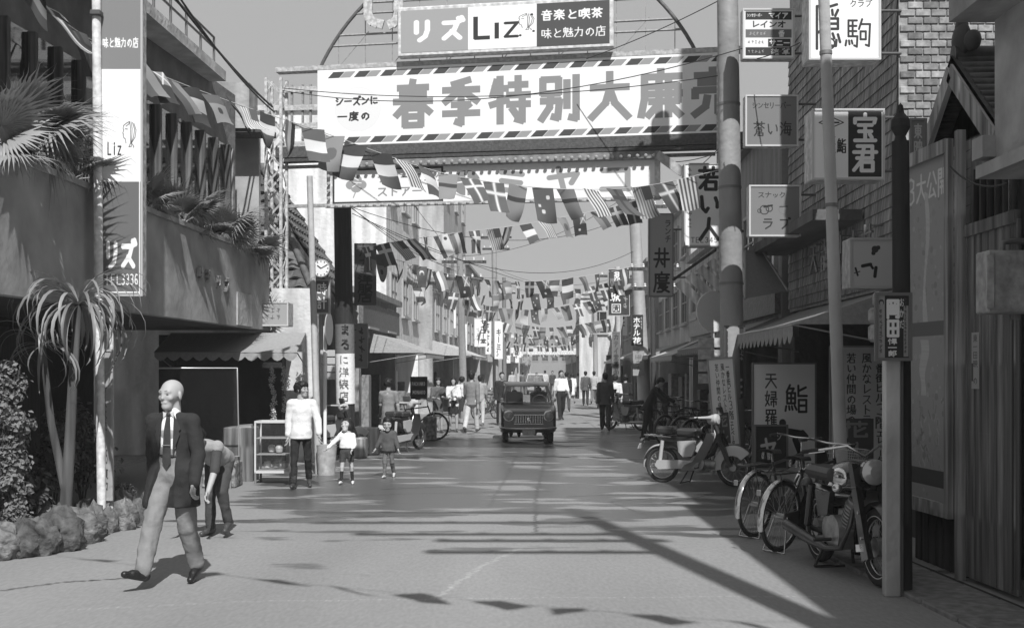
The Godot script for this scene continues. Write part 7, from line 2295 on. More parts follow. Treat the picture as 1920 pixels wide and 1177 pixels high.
	for g in [ga, gb]:
		var o: Vector3 = (g - ap) * 0.12
		var q: Vector3 = g + o
		var up := Vector3(0, 0.1, 0)
		m.quad(ap + up, q + up, q + up + Vector3(4, 0, 0), ap + up + Vector3(4, 0, 0)); m.quad(q + up * 1.6, ap + up * 1.6, ap + up * 1.6 + Vector3(4, 0, 0), q + up * 1.6 + Vector3(4, 0, 0))
		m.quad(q + up, ap + up, ap + up * 1.6, q + up * 1.6); m.quad(ap + up, q + up, q + up * 1.6, ap + up * 1.6)
	var rf := wpart(t, "roof", m, mat(0.05, 0.8, "tile"))
	for g in [ga, gb]:
		for k in 12:
			var p: Vector3 = ap.lerp(g, (k + 0.5) / 11.0) + Vector3(0.04, 0.13, 0)
			for e in 2:
				m = MB.new()
				m.tube([p + Vector3(e * 0.32, 0.0, 0), p + Vector3(e * 0.32 + 0.36, 0.01, 0)], 0.046, 8)
				wpart(rf, "roof_tile", m, mat(0.055 + 0.02 * (k % 2), 0.6, "tile"))
	m = MB.new()
	m.tube([ap + Vector3(0.02, 0.17, 0), ap + Vector3(3.5, 0.17, 0)], 0.08, 10)
	wpart(rf, "ridge", m, mat(0.06, 0.6, "tile"))
	m = MB.new()
	m.ball(ap + Vector3(0.1, 0.3, 0), Vector3(0.08, 0.17, 0.15), 12, 8); m.ball(ap + Vector3(0.1, 0.43, 0), Vector3(0.06, 0.09, 0.08), 10, 6); m.ball(ap + Vector3(0.14, 0.26, 0.16), Vector3(0.08, 0.1, 0.09), 10, 6); m.ball(ap + Vector3(0.14, 0.26, -0.16), Vector3(0.08, 0.1, 0.09), 10, 6)
	wpart(rf, "ridge_ornament", m, mat(0.04, 0.7, "tile"))
	# barred window
	window_in(t, Vector3(4.235, 2.9, -10.6), Vector3(0.028, 0, 1).normalized(), 0.85, 0.62, mat(0.14, 0.8, "wood"), 0, false)
	for k in 6:
		m = MB.new()
		m.bar(Vector3(4.17, 2.86, -10.55 + k * 0.16), Vector3(4.17, 3.55, -10.55 + k * 0.16), 0.04, 0.04)
		wpart(t, "window_bar", m, mat(0.1, 0.8, "wood"))
	# brick and clapboard house with the bars
	t = thing("bar_house", "tall house with a tan brick end wall and clapboard front carrying the bar signs", "building", Vector3(4.6, 0, -14))
	m = MB.new()
	prism(m, [[4.62, 14.0], [right_x(20.4), 20.4], [9.5, 20.4], [9.5, 14.0]], 2.75, 15.5)
	wpart(t, "wall", m, mat(0.3, 0.9, "grime"))
	m = MB.new()
	prism(m, [[4.5, 13.9], [right_x(20.4) - 0.12, 20.5], [9.5, 20.5], [9.5, 13.9]], 15.5, 15.7)
	wpart(t, "cornice", m, mat(0.2, 0.9, "grime"))
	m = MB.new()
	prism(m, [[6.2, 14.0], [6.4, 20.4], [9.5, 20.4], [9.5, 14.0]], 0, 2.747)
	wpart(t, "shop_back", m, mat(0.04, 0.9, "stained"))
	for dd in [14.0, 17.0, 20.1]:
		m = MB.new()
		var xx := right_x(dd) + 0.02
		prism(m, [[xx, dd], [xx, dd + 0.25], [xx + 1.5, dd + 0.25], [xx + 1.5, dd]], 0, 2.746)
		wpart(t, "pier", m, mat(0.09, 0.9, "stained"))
	var bm := [mat(0.24, 0.85, "grime"), mat(0.3, 0.85, "grime"), mat(0.17, 0.85, "grime"), mat(0.36, 0.85, "grime")]
	var brick := MB.new()
	brick.cbox(Vector3.ZERO, Vector3(0.172, 0.078, 0.03), 0.006)
	var bmesh := brick.mesh()
	for row in 17:
		for col in 9:
			var o := MeshInstance3D.new()
			o.mesh = bmesh
			o.material_override = bm[(rng.randi() % 7) % 4]
			o.name = numbered("brick", t)
			o.position = Vector3(4.72 + col * 0.186 + (0.093 if row % 2 else 0.0), 4.72 + row * 0.092, -13.995 + rr(0, 0.004)) - t.position
			t.add_child(o)
	for k in 30:
		m = MB.new()
		var y := 2.8 + k * 0.155
		var xa := 4.61
		var xb := right_x(20.4) - 0.01
		m.quad(Vector3(xb - 0.022, y, -20.4), Vector3(xa - 0.022, y, -14.0), Vector3(xa - 0.004, y + 0.158, -14.0), Vector3(xb - 0.004, y + 0.158, -20.4))
		m.quad(Vector3(xb, y, -20.4), Vector3(xa, y, -14.0), Vector3(xa - 0.022, y, -14.0), Vector3(xb - 0.022, y, -20.4))
		wpart(t, "clapboard", m, mat(0.34 + 0.05 * (k % 3), 0.85, "wood"))
	# projecting upper bay with its dark underside
	m = MB.new()
	prism(m, [[3.95, 15.4], [4.1, 20.3], [4.75, 20.3], [4.6, 15.4]], 3.72, 3.86)
	wpart(t, "balcony", m, mat(0.12, 0.9, "stained"))
	# neon frame letters on the front
	for k in 5:
		m = MB.new()
		var dd := 14.6 + k * 0.75
		var o := Vector3(right_x(dd) - 0.2, 3.1 + 0.02 * k, -dd)
		var ch: String = ["サ", "と", "リ", "鮨", "天"][k]
		for s in GL[ch]:
			for q in range(0, s.size() - 2, 2):
				m.tube([o + Vector3(0, (10 - s[q + 1]) * 0.05, (s[q]) * -0.05 + 0.25), o + Vector3(0, (10 - s[q + 3]) * 0.05, s[q + 2] * -0.05 + 0.25)], 0.02, 5)
		for yy in [0.1, 0.45]: m.tube([o + Vector3(0, yy, 0), o + Vector3(0.2, yy, 0)], 0.01, 5)
		wpart(t, "neon_letter", m, plain(0.3, 0.3, 0.6))
	awning(t, Vector3(4.62, 2.72, -14.1), Vector3(4.8, 2.72, -19.6), Vector3(-1.25, 0, 0.03), 0.42, 0.24, mat(0.26, 0.9, "cloth", 0.0, {"back": 0.2}), 18)
	# boxes, lantern stack and clutter under the awning
	var k2 := 0
	for q in [[1640, 546, 1665, 575, 13.0], [1632, 576, 1655, 606, 12.95], [1632, 607, 1655, 642, 12.9]]:
		m = MB.new()
		var a := at((q[0] + q[2]) * 0.5, (q[1] + q[3]) * 0.5, q[4])
		m.cbox(a, Vector3((q[2] - q[0]) / F * q[4], (q[3] - q[1]) / F * q[4] * 0.94, 0.2), 0.03)
		single("lantern_box", ["white square lantern box, topmost of the stack behind the post", "white square lantern box in the middle of the stack behind the post", "white square lantern box, lowest of the stack behind the post"][k2], "lantern", m, mat(0.4, 0.7, "grime"), a, "lantern boxes behind the post")
		k2 += 1
	# more houses down this side
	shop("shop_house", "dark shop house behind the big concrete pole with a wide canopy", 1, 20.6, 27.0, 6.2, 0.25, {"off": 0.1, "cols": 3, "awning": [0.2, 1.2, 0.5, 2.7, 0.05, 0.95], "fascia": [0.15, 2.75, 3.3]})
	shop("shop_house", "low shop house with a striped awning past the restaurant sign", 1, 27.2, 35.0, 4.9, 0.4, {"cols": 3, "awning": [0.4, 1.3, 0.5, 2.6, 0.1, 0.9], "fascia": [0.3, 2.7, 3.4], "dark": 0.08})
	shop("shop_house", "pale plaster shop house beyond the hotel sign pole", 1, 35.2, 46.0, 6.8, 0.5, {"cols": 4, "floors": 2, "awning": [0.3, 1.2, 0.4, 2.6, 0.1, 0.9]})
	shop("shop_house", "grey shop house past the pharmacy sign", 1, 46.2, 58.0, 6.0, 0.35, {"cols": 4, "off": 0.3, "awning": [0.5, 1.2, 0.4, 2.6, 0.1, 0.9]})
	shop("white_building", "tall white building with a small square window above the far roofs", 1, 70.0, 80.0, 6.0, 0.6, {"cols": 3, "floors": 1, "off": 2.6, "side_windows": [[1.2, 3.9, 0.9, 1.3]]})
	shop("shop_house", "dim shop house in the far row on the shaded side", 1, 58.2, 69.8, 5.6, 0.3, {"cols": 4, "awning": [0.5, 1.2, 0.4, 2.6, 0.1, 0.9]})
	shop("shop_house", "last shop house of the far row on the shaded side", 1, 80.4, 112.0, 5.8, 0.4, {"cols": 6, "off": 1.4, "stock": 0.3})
	# and on the sunny side
	shop("watch_shop", "low dark watch shop with a cloth awning behind the thick pole", -1, 29.7, 36.8, 3.7, 0.3, {"cols": 2, "dark": 0.04, "awning": [0.36, 1.5, 0.55, 2.75, 0.25, 0.98], "fascia": [0.12, 2.8, 3.5], "off": 0.35})
	shop("white_building", "big white building rising behind the tiled house and the arch", -1, 37.0, 46.0, 9.9, 0.72, {"cols": 3, "floors": 2, "side_windows": [[4.6, 8.05, 0.7, 0.7], [4.6, 7.0, 0.7, 0.7]], "deep": 9.0, "off": 0.0})
	shop("shop_house", "shop house with a long scalloped awning past the white building", -1, 46.2, 56.0, 5.2, 0.4, {"cols": 3, "awning": [0.42, 1.6, 0.6, 2.9, 0.0, 1.0, 0.6], "off": 0.5})
	shop("grey_building", "large plain grey building with a balcony beyond the white one", -1, 56.2, 70.0, 12.6, 0.42, {"cols": 3, "floors": 3, "side_windows": [[1.9, 9.3, 1.0, 1.0]], "deep": 10.0})
	shop("shop_house", "mid height shop house in the far row on the sunny side", -1, 70.2, 84.0, 8.0, 0.36, {"cols": 4, "floors": 2})
	shop("shop_house", "last shop house of the far row on the sunny side", -1, 84.2, 114.0, 6.4, 0.4, {"cols": 6, "stock": 0.3, "off": -0.6})
	for q in [[1, 112.4, 160.0, 6.2, 0.35, 1.6, "pale row house far beyond the arch on the shaded side"], [1, 160.4, 235.0, 5.6, 0.4, 1.8, "farthest row house on the shaded side"], [-1, 114.4, 160.0, 5.6, 0.35, 0.2, "dim row house far beyond the arch on the sunny side"], [-1, 160.4, 235.0, 6.2, 0.45, 0.6, "farthest row house on the sunny side"]]:
		shop("row_house", q[6], q[0], q[1], q[2], q[3], q[4], {"cols": 7, "stock": 0.15, "off": q[5]})
	t = thing("far_house", "hazy pale house closing the far end of the street", "house", Vector3(11, 0, -262))
	m = MB.new()
	m.box(Vector3(11, 3.2, -267), Vector3(30, 6.4, 10))
	wpart(t, "wall", m, mat(0.25, 0.9, "grime"))
	m = MB.new()
	m.box(Vector3(11, 6.5, -267), Vector3(31, 0.2, 11))
	wpart(t, "roof", m, mat(0.2, 0.9, "tile"))
	for k in 6: window_in(t, Vector3(4.5 + k * 2.2, 3.6, -262), Vector3.RIGHT, 1.4, 1.3, plain(0.3, 0.6))
	# slatted canopy roof hung over the pavement behind the concrete pole
	t = thing("slatted_canopy", "slanting slatted canopy of pale boards behind the concrete pole", "canopy", at(1340, 560, 21.0))
	for k in 6:
		m = MB.new()
		var o := at(1272 + k * 20, 528 - k * 13, 21.2)
		m.bar(o, o + Vector3(0.55, -0.62, 0.5), 0.17, 0.02, Vector3(1, 0.6, 0.0))
		wpart(t, "board", m, mat(0.7, 0.85, "wood"))
	m = MB.new()
	m.bar(at(1262, 525, 21.25), at(1394, 432, 21.25), 0.05, 0.06)
	wpart(t, "beam", m, mat(0.08, 0.9, "wood"))
	t = thing("striped_awning_roll", "half raised dark canvas canopy on slanting poles beside the concrete pole", "canopy", at(1440, 560, 19.0))
	m = MB.new()
	m.sheet([[at(1398, 560, 18.8), at(1478, 545, 18.9)], [at(1398, 470, 19.8), at(1425, 462, 19.9)]])
	wpart(t, "canvas", m, mat(0.16, 0.8, "cloth"))
	for q in [[1398, 560, 1398, 470], [1478, 545, 1425, 462]]:
		m = MB.new()
		m.tube([at(q[0], q[1], 18.82), at(q[2], q[3], 19.82)], 0.02, 6)
		wpart(t, "pole", m, plain(0.3, 0.5))

# ---------------------------------------------------------------- arches, poles, cables and bunting
func lattice_post(t: Node3D, x: float, z: float, w: float, h: float, m0: Material) -> void:
	var m := MB.new()
	for sx in [-1, 1]:
		for sz in [-1, 1]: m.bar(Vector3(x + sx * w * 0.5, 0, z + sz * w * 0.5), Vector3(x + sx * w * 0.5, h, z + sz * w * 0.5), 0.05, 0.05)
	var p := part(t, "post", m, m0)
	m = MB.new()
	var k := 0
	var y := 0.2
	while y < h - 0.3:
		var a := -1 if k % 2 else 1
		for sz in [-1, 1]:
			m.bar(Vector3(x + a * w * 0.5, y, z + sz * w * 0.5), Vector3(x - a * w * 0.5, y + 0.32, z + sz * w * 0.5), 0.035, 0.012, Vector3(0, 1, 0.2)); m.bar(Vector3(x + sz * w * 0.5, y, z + a * w * 0.5), Vector3(x + sz * w * 0.5, y + 0.32, z - a * w * 0.5), 0.012, 0.035)
		y += 0.34
		k += 1
	part(p, "bracing", m, m0)

func build_arches() -> void:
	var L0 := Vector3(-4.55, 0, -22.64)
	var ax := func(px: float, py: float) -> Vector2:
		var k := (px - 960.0) / F
		var s := (k * 22.64 - L0.x) / (0.985 + k * 0.171)
		return Vector2(s, EYE + (HORIZON - py) / F * (22.64 - 0.171 * s))
	var steel := mat(0.62, 0.6, "rust", 0.0, {"world": false})
	var t := thing("street_arch", "steel street arch with a wide white spring sale banner", "arch", L0, -0.172)
	lattice_post(t, 0.0, 0.0, 0.3, 7.35, steel)
	lattice_post(t, 8.55, 0.0, 0.3, 7.35, steel)
	# banner
	var r := tile(1500, 300, 0.82)
	for k in 16:
		for row in 2:
			var x := 40.0 + k * 100.0 + (0.0 if row == 0 else 60.0)
			var y := 10.0 if row == 0 else 268.0
			for j in 24:
				fill(x + (24 - j) * 0.9, y + j, 44, 1, 0.05); fill(x + 46 + (24 - j) * 0.9, y + j, 40, 1, 0.3)
	disc(155, 160, 88, 0.7); disc(155, 160, 86, 0.74)
	text("シーズンに", 70, 110, 30, 34, 6.0, 0.02, false, 1.1); text("一度の", 78, 170, 36, 34, 6.0, 0.02, false, 1.22)
	text("春季特別大廉売", 290, 58, 150, 178, 27.0, 0.24, false, 1.2, true)
	var a: Vector2 = ax.call(595, 132)
	var b: Vector2 = ax.call(595, 274)
	var c: Vector2 = ax.call(1366, 98)
	var m := MB.new()
	m.box(Vector3((a.x + c.x) * 0.5, (a.y + b.y) * 0.5, -0.02), Vector3(c.x - a.x, a.y - b.y, 0.04))
	var bn := part(t, "banner", m, mat(0.7, 0.8, "plaster"))
	m = MB.new()
	m.quad(Vector3(a.x, b.y, 0.004), Vector3(c.x, b.y, 0.004), Vector3(c.x, a.y, 0.004), Vector3(a.x, a.y, 0.004), rect_uv(r))
	part(bn, "print", m, print_mat)
	for e in [[a.x - 0.85, c.x + 0.4, a.y + 0.05, 0.09, 0.5], [a.x - 0.85, c.x + 0.4, b.y - 0.1, 0.2, 0.09], [a.x - 0.85, c.x + 0.4, b.y - 0.25, 0.06, 0.06]]:
		m = MB.new()
		m.box(Vector3((e[0] + e[1]) * 0.5, e[2], -0.1), Vector3(e[1] - e[0], e[3], 0.22))
		part(t, "beam", m, mat(e[4], 0.7, "rust"))
	# the ladder of rails beside the post
	for y in [6.1, 6.45, 6.8, 7.15]:
		m = MB.new()
		m.box(Vector3(0.45, y, -0.05), Vector3(0.75, 0.1, 0.03))
		part(t, "rail", m, mat(0.55, 0.7, "rust"))
	for x in [0.28, 0.5, 0.66]:
		m = MB.new()
		m.box(Vector3(x, 6.6, -0.09), Vector3(0.04, 1.3, 0.04))
		part(t, "strut", m, mat(0.3, 0.7, "rust"))
	# bow above
	var pts := []
	var cc := Vector2(4.43, 5.8)
	for k in 41:
		var g := lerpf(0.43, PI - 0.43, k / 40.0)
		pts.append(Vector3(cc.x + cos(g) * 3.97, cc.y + sin(g) * 3.97, -0.05))
	m = MB.new()
	m.tube(pts, 0.035, 8)
	part(t, "bow", m, mat(0.12, 0.6, "rust"))
	m = MB.new()
	for y in [7.95, 8.15, 8.55, 8.75]:
		var hw := sqrt(maxf(0.0, 3.97 * 3.97 - (y - cc.y) * (y - cc.y)))
		m.bar(Vector3(cc.x - hw, y, -0.05), Vector3(cc.x + hw, y, -0.05), 0.03, 0.03)
	for k in 13:
		var x := cc.x - 3.2 + k * 0.533
		var y := cc.y + sqrt(3.97 * 3.97 - (x - cc.x) * (x - cc.x))
		m.bar(Vector3(x, 7.5, -0.06), Vector3(x, y, -0.06), 0.016, 0.016)
		if k % 2 == 0 and k < 12: m.bar(Vector3(x, 7.55, -0.06), Vector3(x + 0.6, 8.2, -0.06), 0.012, 0.012)
	part(t, "bow_lattice", m, mat(0.35, 0.6, "rust"))
	for q in [[704, 0], [742, 1]]:
		var o: Vector2 = ax.call(q[0], 52)
		var g := -1.0 if q[1] == 0 else 1.0
		m = MB.new()
		var pl := []
		for k in 9:
			var u := k / 8.0
			pl.append(Vector3(o.x + g * (-0.18 + 0.3 * sin(minf(u * 2.0, 1.0) * 1.4)) * (1.0 if g < 0 else 0.7), o.y + 0.02 + u * u * 0.75, 0.1))
		for k in 8: m.bar(pl[k], pl[k + 1] + Vector3(0, 0.02, 0), 0.17, 0.05 + 0.003 * k)
		part(t, "neon_letter", m, mat(0.6, 0.5, "rust"))
	# upper sign
	r = tile(760, 190, 0.82)
	fill(0, 0, 250, 190, 0.32); text("リズ", 38, 46, 82, 92, 20.0, 0.82, false, 1.36)
	fill(500, 0, 260, 190, 0.06)
	text("L", 262, 44, 78, 100, 17.0, 0.02, false, 1.0, true); text("I", 330, 76, 50, 68, 16.0, 0.02, false, 1.0, true); text("z", 372, 46, 72, 98, 12.0, 0.02); face_profile(425, 38, 76, 0.1)
	for q in [[482, 46], [488, 120], [440, 136]]: disc(q[0], q[1], 5, 0.02)
	text("音楽と喫茶", 516, 32, 40, 44, 6.0, 0.8, false, 1.12); text("味と魅力の店", 516, 112, 36, 44, 4.0, 0.8, false, 1.08)
	a = ax.call(750, 20)
	b = ax.call(750, 112)
	c = ax.call(1152, 4)
	m = MB.new()
	m.cbox(Vector3((a.x + c.x) * 0.5, (a.y + b.y) * 0.5, 0.1), Vector3(c.x - a.x, a.y - b.y, 0.2), 0.02)
	t = thing("arch_sign", "three part coffee shop sign on top of the street arch", "sign", L0, -0.172)
	part(t, "box", m, mat(0.6, 0.6, "grime"))
	m = MB.new()
	m.quad(Vector3(a.x + 0.07, b.y + 0.07, 0.205), Vector3(c.x - 0.07, b.y + 0.07, 0.205), Vector3(c.x - 0.07, a.y - 0.07, 0.205), Vector3(a.x + 0.07, a.y - 0.07, 0.205), rect_uv(r))
	part(t, "face", m, print_mat)
	# second arch sign with bulbs
	var B0 := at(612, 0, 22.6)
	B0.y = 0
	var B1 := at(1238, 0, 21.5)
	B1.y = 0
	var ln := (B1 - B0).length()
	t = thing("bulb_sign", "long white store sign edged with bulbs below the sale banner", "sign", B0, atan2(B0.z - B1.z, B1.x - B0.x))
	r = tile(1240, 150, 0.8)
	fill(0, 0, 440, 150, 0.03); fill(8, 8, 424, 134, 0.8)
	flower(95, 66, 74, 0.3, 0.8)
	text("チャーミング", 180, 22, 40, 40, 6.0, 0.24, false, 1.14); text("ストアー", 180, 82, 40, 40, 6.0, 0.24, false, 1.14); disc(408, 96, 13, 0.2)
	disc(530, 74, 54, 0.22); fill(526, 20, 8, 110, 0.8); stroke(480, 74, 580, 62, 6, tone(0.8)); text("ミヤコ", 640, 16, 130, 118, 22.0, 0.28, false, 1.5)
	m = MB.new()
	m.box(Vector3(ln * 0.5, 5.31, -0.05), Vector3(ln, 0.86, 0.1))
	part(t, "box", m, mat(0.6, 0.7, "grime"))
	m = MB.new()
	m.quad(Vector3(0.12, 4.94, 0.004), Vector3(ln - 0.1, 4.94, 0.004), Vector3(ln - 0.1, 5.6, 0.004), Vector3(0.12, 5.6, 0.004), rect_uv(r))
	part(t, "face", m, print_mat)
	for q in [[5.68, 0.14, 0.13], [4.89, 0.12, 0.06]]:
		m = MB.new()
		m.box(Vector3(ln * 0.5, q[0], 0.06), Vector3(ln, q[2], 0.12))
		part(t, "lip", m, mat(0.22 if q[0] > 5.5 else 0.45, 0.7, "grime"))
	var bulb := MB.new()
	bulb.lathe(Vector3.ZERO, Vector3(0, 0, 1), [[0.02, 0.0], [0.022, 0.03], [0.036, 0.06], [0.03, 0.085], [0.001, 0.095]], 10)
	var bm := bulb.mesh()
	var gl := plain(0.35, 0.15)
	for k in 42:
		for q in [[5.68, 0.122], [4.9, 0.122]]:
			var o := part(t, "bulb", bm, gl, Transform3D(Basis(Vector3.RIGHT, 0.5), Vector3(0.1 + k * (ln - 0.2) / 41.0, q[0], q[1])))
	for k in 4: part(t, "bulb", bm, gl, Transform3D(Basis.IDENTITY, Vector3(0.06, 5.04 + k * 0.14, 0.004)))
	for y in [4.92, 5.68]:
		m = MB.new()
		m.box(Vector3(-0.5, y, -0.05), Vector3(1.0, 0.06, 0.06))
		part(t, "arm", m, mat(0.4, 0.7, "rust"))
		m = MB.new()
		m.box(Vector3(ln + 0.5, y, -0.05), Vector3(1.0, 0.06, 0.06))
		part(t, "arm", m, mat(0.25, 0.7, "rust"))
	m = MB.new()
	m.bar(Vector3(ln - 0.05, 5.68, 0.1), Vector3(ln + 0.42, 5.33, 0.1), 0.16, 0.05, Vector3(0.6, 0.8, 0))
	part(t, "slanted_lip", m, mat(0.4, 0.7, "grime"))
	# small far arch
	t = thing("far_arch", "small far street arch with a white strip banner", "arch", Vector3(left_x(88) + 1.0, 0, -88))
	var wd := right_x(88) - left_x(88) - 1.0
	for x in [0.0, wd]:
		m = MB.new()
		m.tube([Vector3(x, 0, 0), Vector3(x, 4.2, 0)], 0.09, 8)
		part(t, "post", m, mat(0.3, 0.7, "rust"))
	m = MB.new()
	m.box(Vector3(wd * 0.5, 3.75, 0), Vector3(wd, 0.75, 0.12))
	part(t, "beam", m, mat(0.3, 0.8, "grime"))
	m = MB.new()
	m.box(Vector3(wd * 0.5 + 0.6, 3.1, 0.02), Vector3(wd * 0.6, 0.5, 0.06))
	part(t, "banner", m, mat(0.75, 0.8, "grime"))

func pole(called: String, label: String, base: Vector3, top: Vector3, r0: float, r1: float, m0: Material, bands: Array = []) -> Node3D:
	var t := thing(called, label, "pole", base)
	var m := MB.new()
	var pp := []
	var rad := []
	for k in 9:
		pp.append((top - base) * (k / 8.0)); rad.append(lerpf(r0, r1, k / 8.0))
	m.tube(pp, rad, 18)
	part(t, "shaft", m, m0)
	for y in bands:
		m = MB.new()
		var u: float = y / (top.y - base.y)
		var rb := lerpf(r0, r1, u) + 0.008
		var c := (top - base) * u
		m.tube([c - Vector3(0, 0.02, 0), c + Vector3(0, 0.02, 0)], rb, 18)
		part(t, "band", m, plain(0.2, 0.6, 0.4))
	return t

func cross_arm(t: Node3D, y: float, half: float, off := 0.0) -> void:
	var m := MB.new()
	m.box(Vector3(off, y, 0), Vector3(half * 2, 0.1, 0.09))
	var a := part(t, "cross_arm", m, mat(0.1, 0.9, "wood"))
	for k in 5:
		m = MB.new()
		m.lathe(Vector3(off - half + 0.1 + k * (half * 2 - 0.2) / 4.0, y + 0.05, 0), Vector3.UP, [[0.02, 0.0], [0.05, 0.02], [0.035, 0.06], [0.05, 0.08], [0.001, 0.13]], 10)
		part(a, "insulator", m, plain(0.6, 0.3))

func build_poles() -> void:
	var conc := mat(0.33, 0.9, "stained")
	var b := ground(1376, 903)
	var t := pole("utility_pole", "thick round concrete pole standing by the moped", b, b + Vector3(-0.12, 9.5, 0), 0.19, 0.155, conc, [4.6, 5.9, 3.1])
	cross_arm(t, 9.0, 1.0)
	b = at(1582, 905, 13.25)
	b.y = 0
	pole("pale_pole", "slim pale wooden pole rising past the sushi sign", b, at(1541, -120, 13.1), 0.075, 0.06, mat(0.5, 0.85, "stained"), [3.6, 5.3])
	b = ground(649, 852)
	t = pole("utility_pole", "thick dark timber pole wrapped with a white cloth sign", b, b + Vector3(-0.1, 6.4, 0), 0.19, 0.175, mat(0.04, 0.95, "wood"), [5.2])
	var m := MB.new()
	var y0 := at(0, 757, 24.2).y
	var y1 := at(0, 663, 24.2).y
	var y2 := at(0, 608, 24.2).y
	m.tube([Vector3(-0.01, y0, 0), Vector3(-0.03, y1, 0)], 0.2, 18)
	part(t, "white_wrap", m, mat(0.72, 0.8, "cloth"))
	m = MB.new()
	m.tube([Vector3(-0.03, y1 + 0.002, 0), Vector3(-0.035, y2, 0)], 0.2, 18)
	part(t, "grey_wrap", m, mat(0.14, 0.8, "cloth"))
	for q in [["ま", 0.52], ["る", 0.22]]:
		m = MB.new()
		for s in GL[q[0]]:
			for k in range(0, s.size() - 2, 2): m.bar(Vector3(-0.1 + s[k] * 0.02, y2 - 0.62 + q[1] - s[k + 1] * 0.022 + 0.1, 0.2), Vector3(-0.1 + s[k + 2] * 0.02, y2 - 0.62 + q[1] - s[k + 3] * 0.022 + 0.1, 0.2), 0.03, 0.01)
		part(t, "painted_letter", m, plain(0.03, 0.8))
	var yy := y1 - 0.02
	for ch in ["に", "洋", "装", "店"]:
		m = MB.new()
		for s in GL[ch]:
			for k in range(0, s.size() - 2, 2): m.bar(Vector3(-0.12 + s[k] * 0.02, yy - s[k + 1] * 0.02, 0.2), Vector3(-0.12 + s[k + 2] * 0.02, yy - s[k + 3] * 0.02, 0.2), 0.02, 0.012)
		yy -= 0.25
		part(t, "painted_letter", m, plain(0.2, 0.8))
	cross_arm(t, 6.1, 0.9)
	b = ground(597, 888)
	pole("pale_pole", "slender pale pole holding the round clock", b, at(580, 330, 19.8), 0.06, 0.05, mat(0.5, 0.85, "stained"), [])
	# clock
	t = thing("street_clock", "round white street clock on the slender pole", "clock", at(602, 503, 20.0))
	m = MB.new()
	m.lathe(Vector3.ZERO, Vector3(0, 0, 1), [[0.001, -0.07], [0.14, -0.07], [0.155, -0.04], [0.155, 0.03], [0.14, 0.035]], 28)
	part(t, "case", m, plain(0.25, 0.5))
	m = MB.new()
	m.lathe(Vector3.ZERO, Vector3(0, 0, 1), [[0.141, 0.03], [0.001, 0.032]], 28)
	part(t, "dial", m, plain(0.75, 0.5))
	for k in 12:
		m = MB.new()
		var g := TAU * k / 12.0
		m.bar(Vector3(sin(g), cos(g), 0) * 0.105 + Vector3(0, 0, 0.035), Vector3(sin(g), cos(g), 0) * 0.128 + Vector3(0, 0, 0.035), 0.014, 0.004, Vector3(cos(g), -sin(g), 0))
		part(t, "hour_mark", m, plain(0.02, 0.6))
	for q in [[-0.9, 0.08, 0.014], [1.05, 0.115, 0.01]]:
		m = MB.new()
		m.bar(Vector3(0, 0, 0.04), Vector3(sin(q[0]), cos(q[0]), 0) * q[1] + Vector3(0, 0, 0.04), q[2], 0.004, Vector3(cos(q[0]), -sin(q[0]), 0))
		part(t, "hand", m, plain(0.02, 0.6))
	m = MB.new()
	m.tube([Vector3(-0.2, 0.02, -0.03), Vector3(0, 0.02, -0.05)], 0.016, 6)
	part(t, "bracket", m, plain(0.2, 0.6))
	# traffic sign post
	b = ground(609, 872)
	t = thing("traffic_sign", "thin white signpost carrying a disc seen edge on", "sign", b)
	m = MB.new()
	m.tube([Vector3.ZERO, Vector3(0, 2.55, 0)], 0.034, 10)
	part(t, "post", m, plain(0.8, 0.5))
	m = MB.new()
	m.lathe(Vector3(0.07, 2.5, 0), Vector3(1, 0, 0.08), [[0.001, -0.01], [0.3, -0.01], [0.3, 0.01], [0.001, 0.01]], 28)
	part(t, "disc", m, plain(0.3, 0.5))
	for k in 4:
		m = MB.new()
		m.cbox(Vector3(0.05, 2.05 - k * 0.14, 0), Vector3(0.03, 0.12, 0.3), 0.006, Basis(Vector3.UP, 1.2))
		part(t, "plate", m, plain(0.5, 0.5))
	# far poles
	for q in [[1211, 742, 1186, 330, 38.5, 0.22, "pale concrete pole carrying the black hotel sign", 0.42], [930, 760, 926, 430, 60.0, 0.16, "far pole at the sunny kerb wound with cables", 0.3], [1160, 742, 1158, 500, 50.0, 0.14, "far striped pole past the pharmacy sign", 0.5], [1228, 800, 1222, 480, 36.0, 0.08, "thin dark pole before the shaded shops", 0.06], [870, 790, 862, 470, 42.0, 0.14, "pole at the corner of the long awning", 0.3], [1117, 740, 1116, 540, 70.0, 0.15, "distant pole in the middle of the far flags", 0.35], [946, 730, 945, 520, 75.0, 0.15, "distant dark pole among the far flags", 0.2]]:
		b = at(q[0], q[1], q[4])
		b.y = 0
		var top := at(q[2], q[3], q[4])
		t = pole("utility_pole", q[6], b, top, q[5], q[5] * 0.8, mat(q[7], 0.9, "stained"), [])
		cross_arm(t, top.y - 0.4, 0.8); cross_arm(t, top.y - 1.0, 0.7)
	# pole that stands beside the photographer; its shade lies on the road
	t = pole("utility_pole", "tall pole beside the photographer whose crossed shade lies on the road", Vector3(3.37, 0, -2.4), Vector3(3.37, 13.0, -2.4), 0.17, 0.13, conc, [])
	for q in [[12.7, 1.75, -1.5], [11.7, 1.6, -1.7], [10.7, 1.4, -1.5]]: cross_arm(t, q[0], q[1], q[2])
	for q in [[10.2, -0.9], [9.4, -1.1]]: cross_arm(t, q[0], 1.2, q[1])
	# dark post with round finial and the pale post in front of it
	b = ground(1694, 1112)
	t = thing("gate_post", "dark round gate post with a ball finial near the poster board", "post", b)
	m = MB.new()
	m.tube([Vector3(0, 0, 0), Vector3(-0.02, 3.55, 0)], [0.072, 0.066], 14)
	part(t, "shaft", m, mat(0.035, 0.9, "wood"))
	m = MB.new()
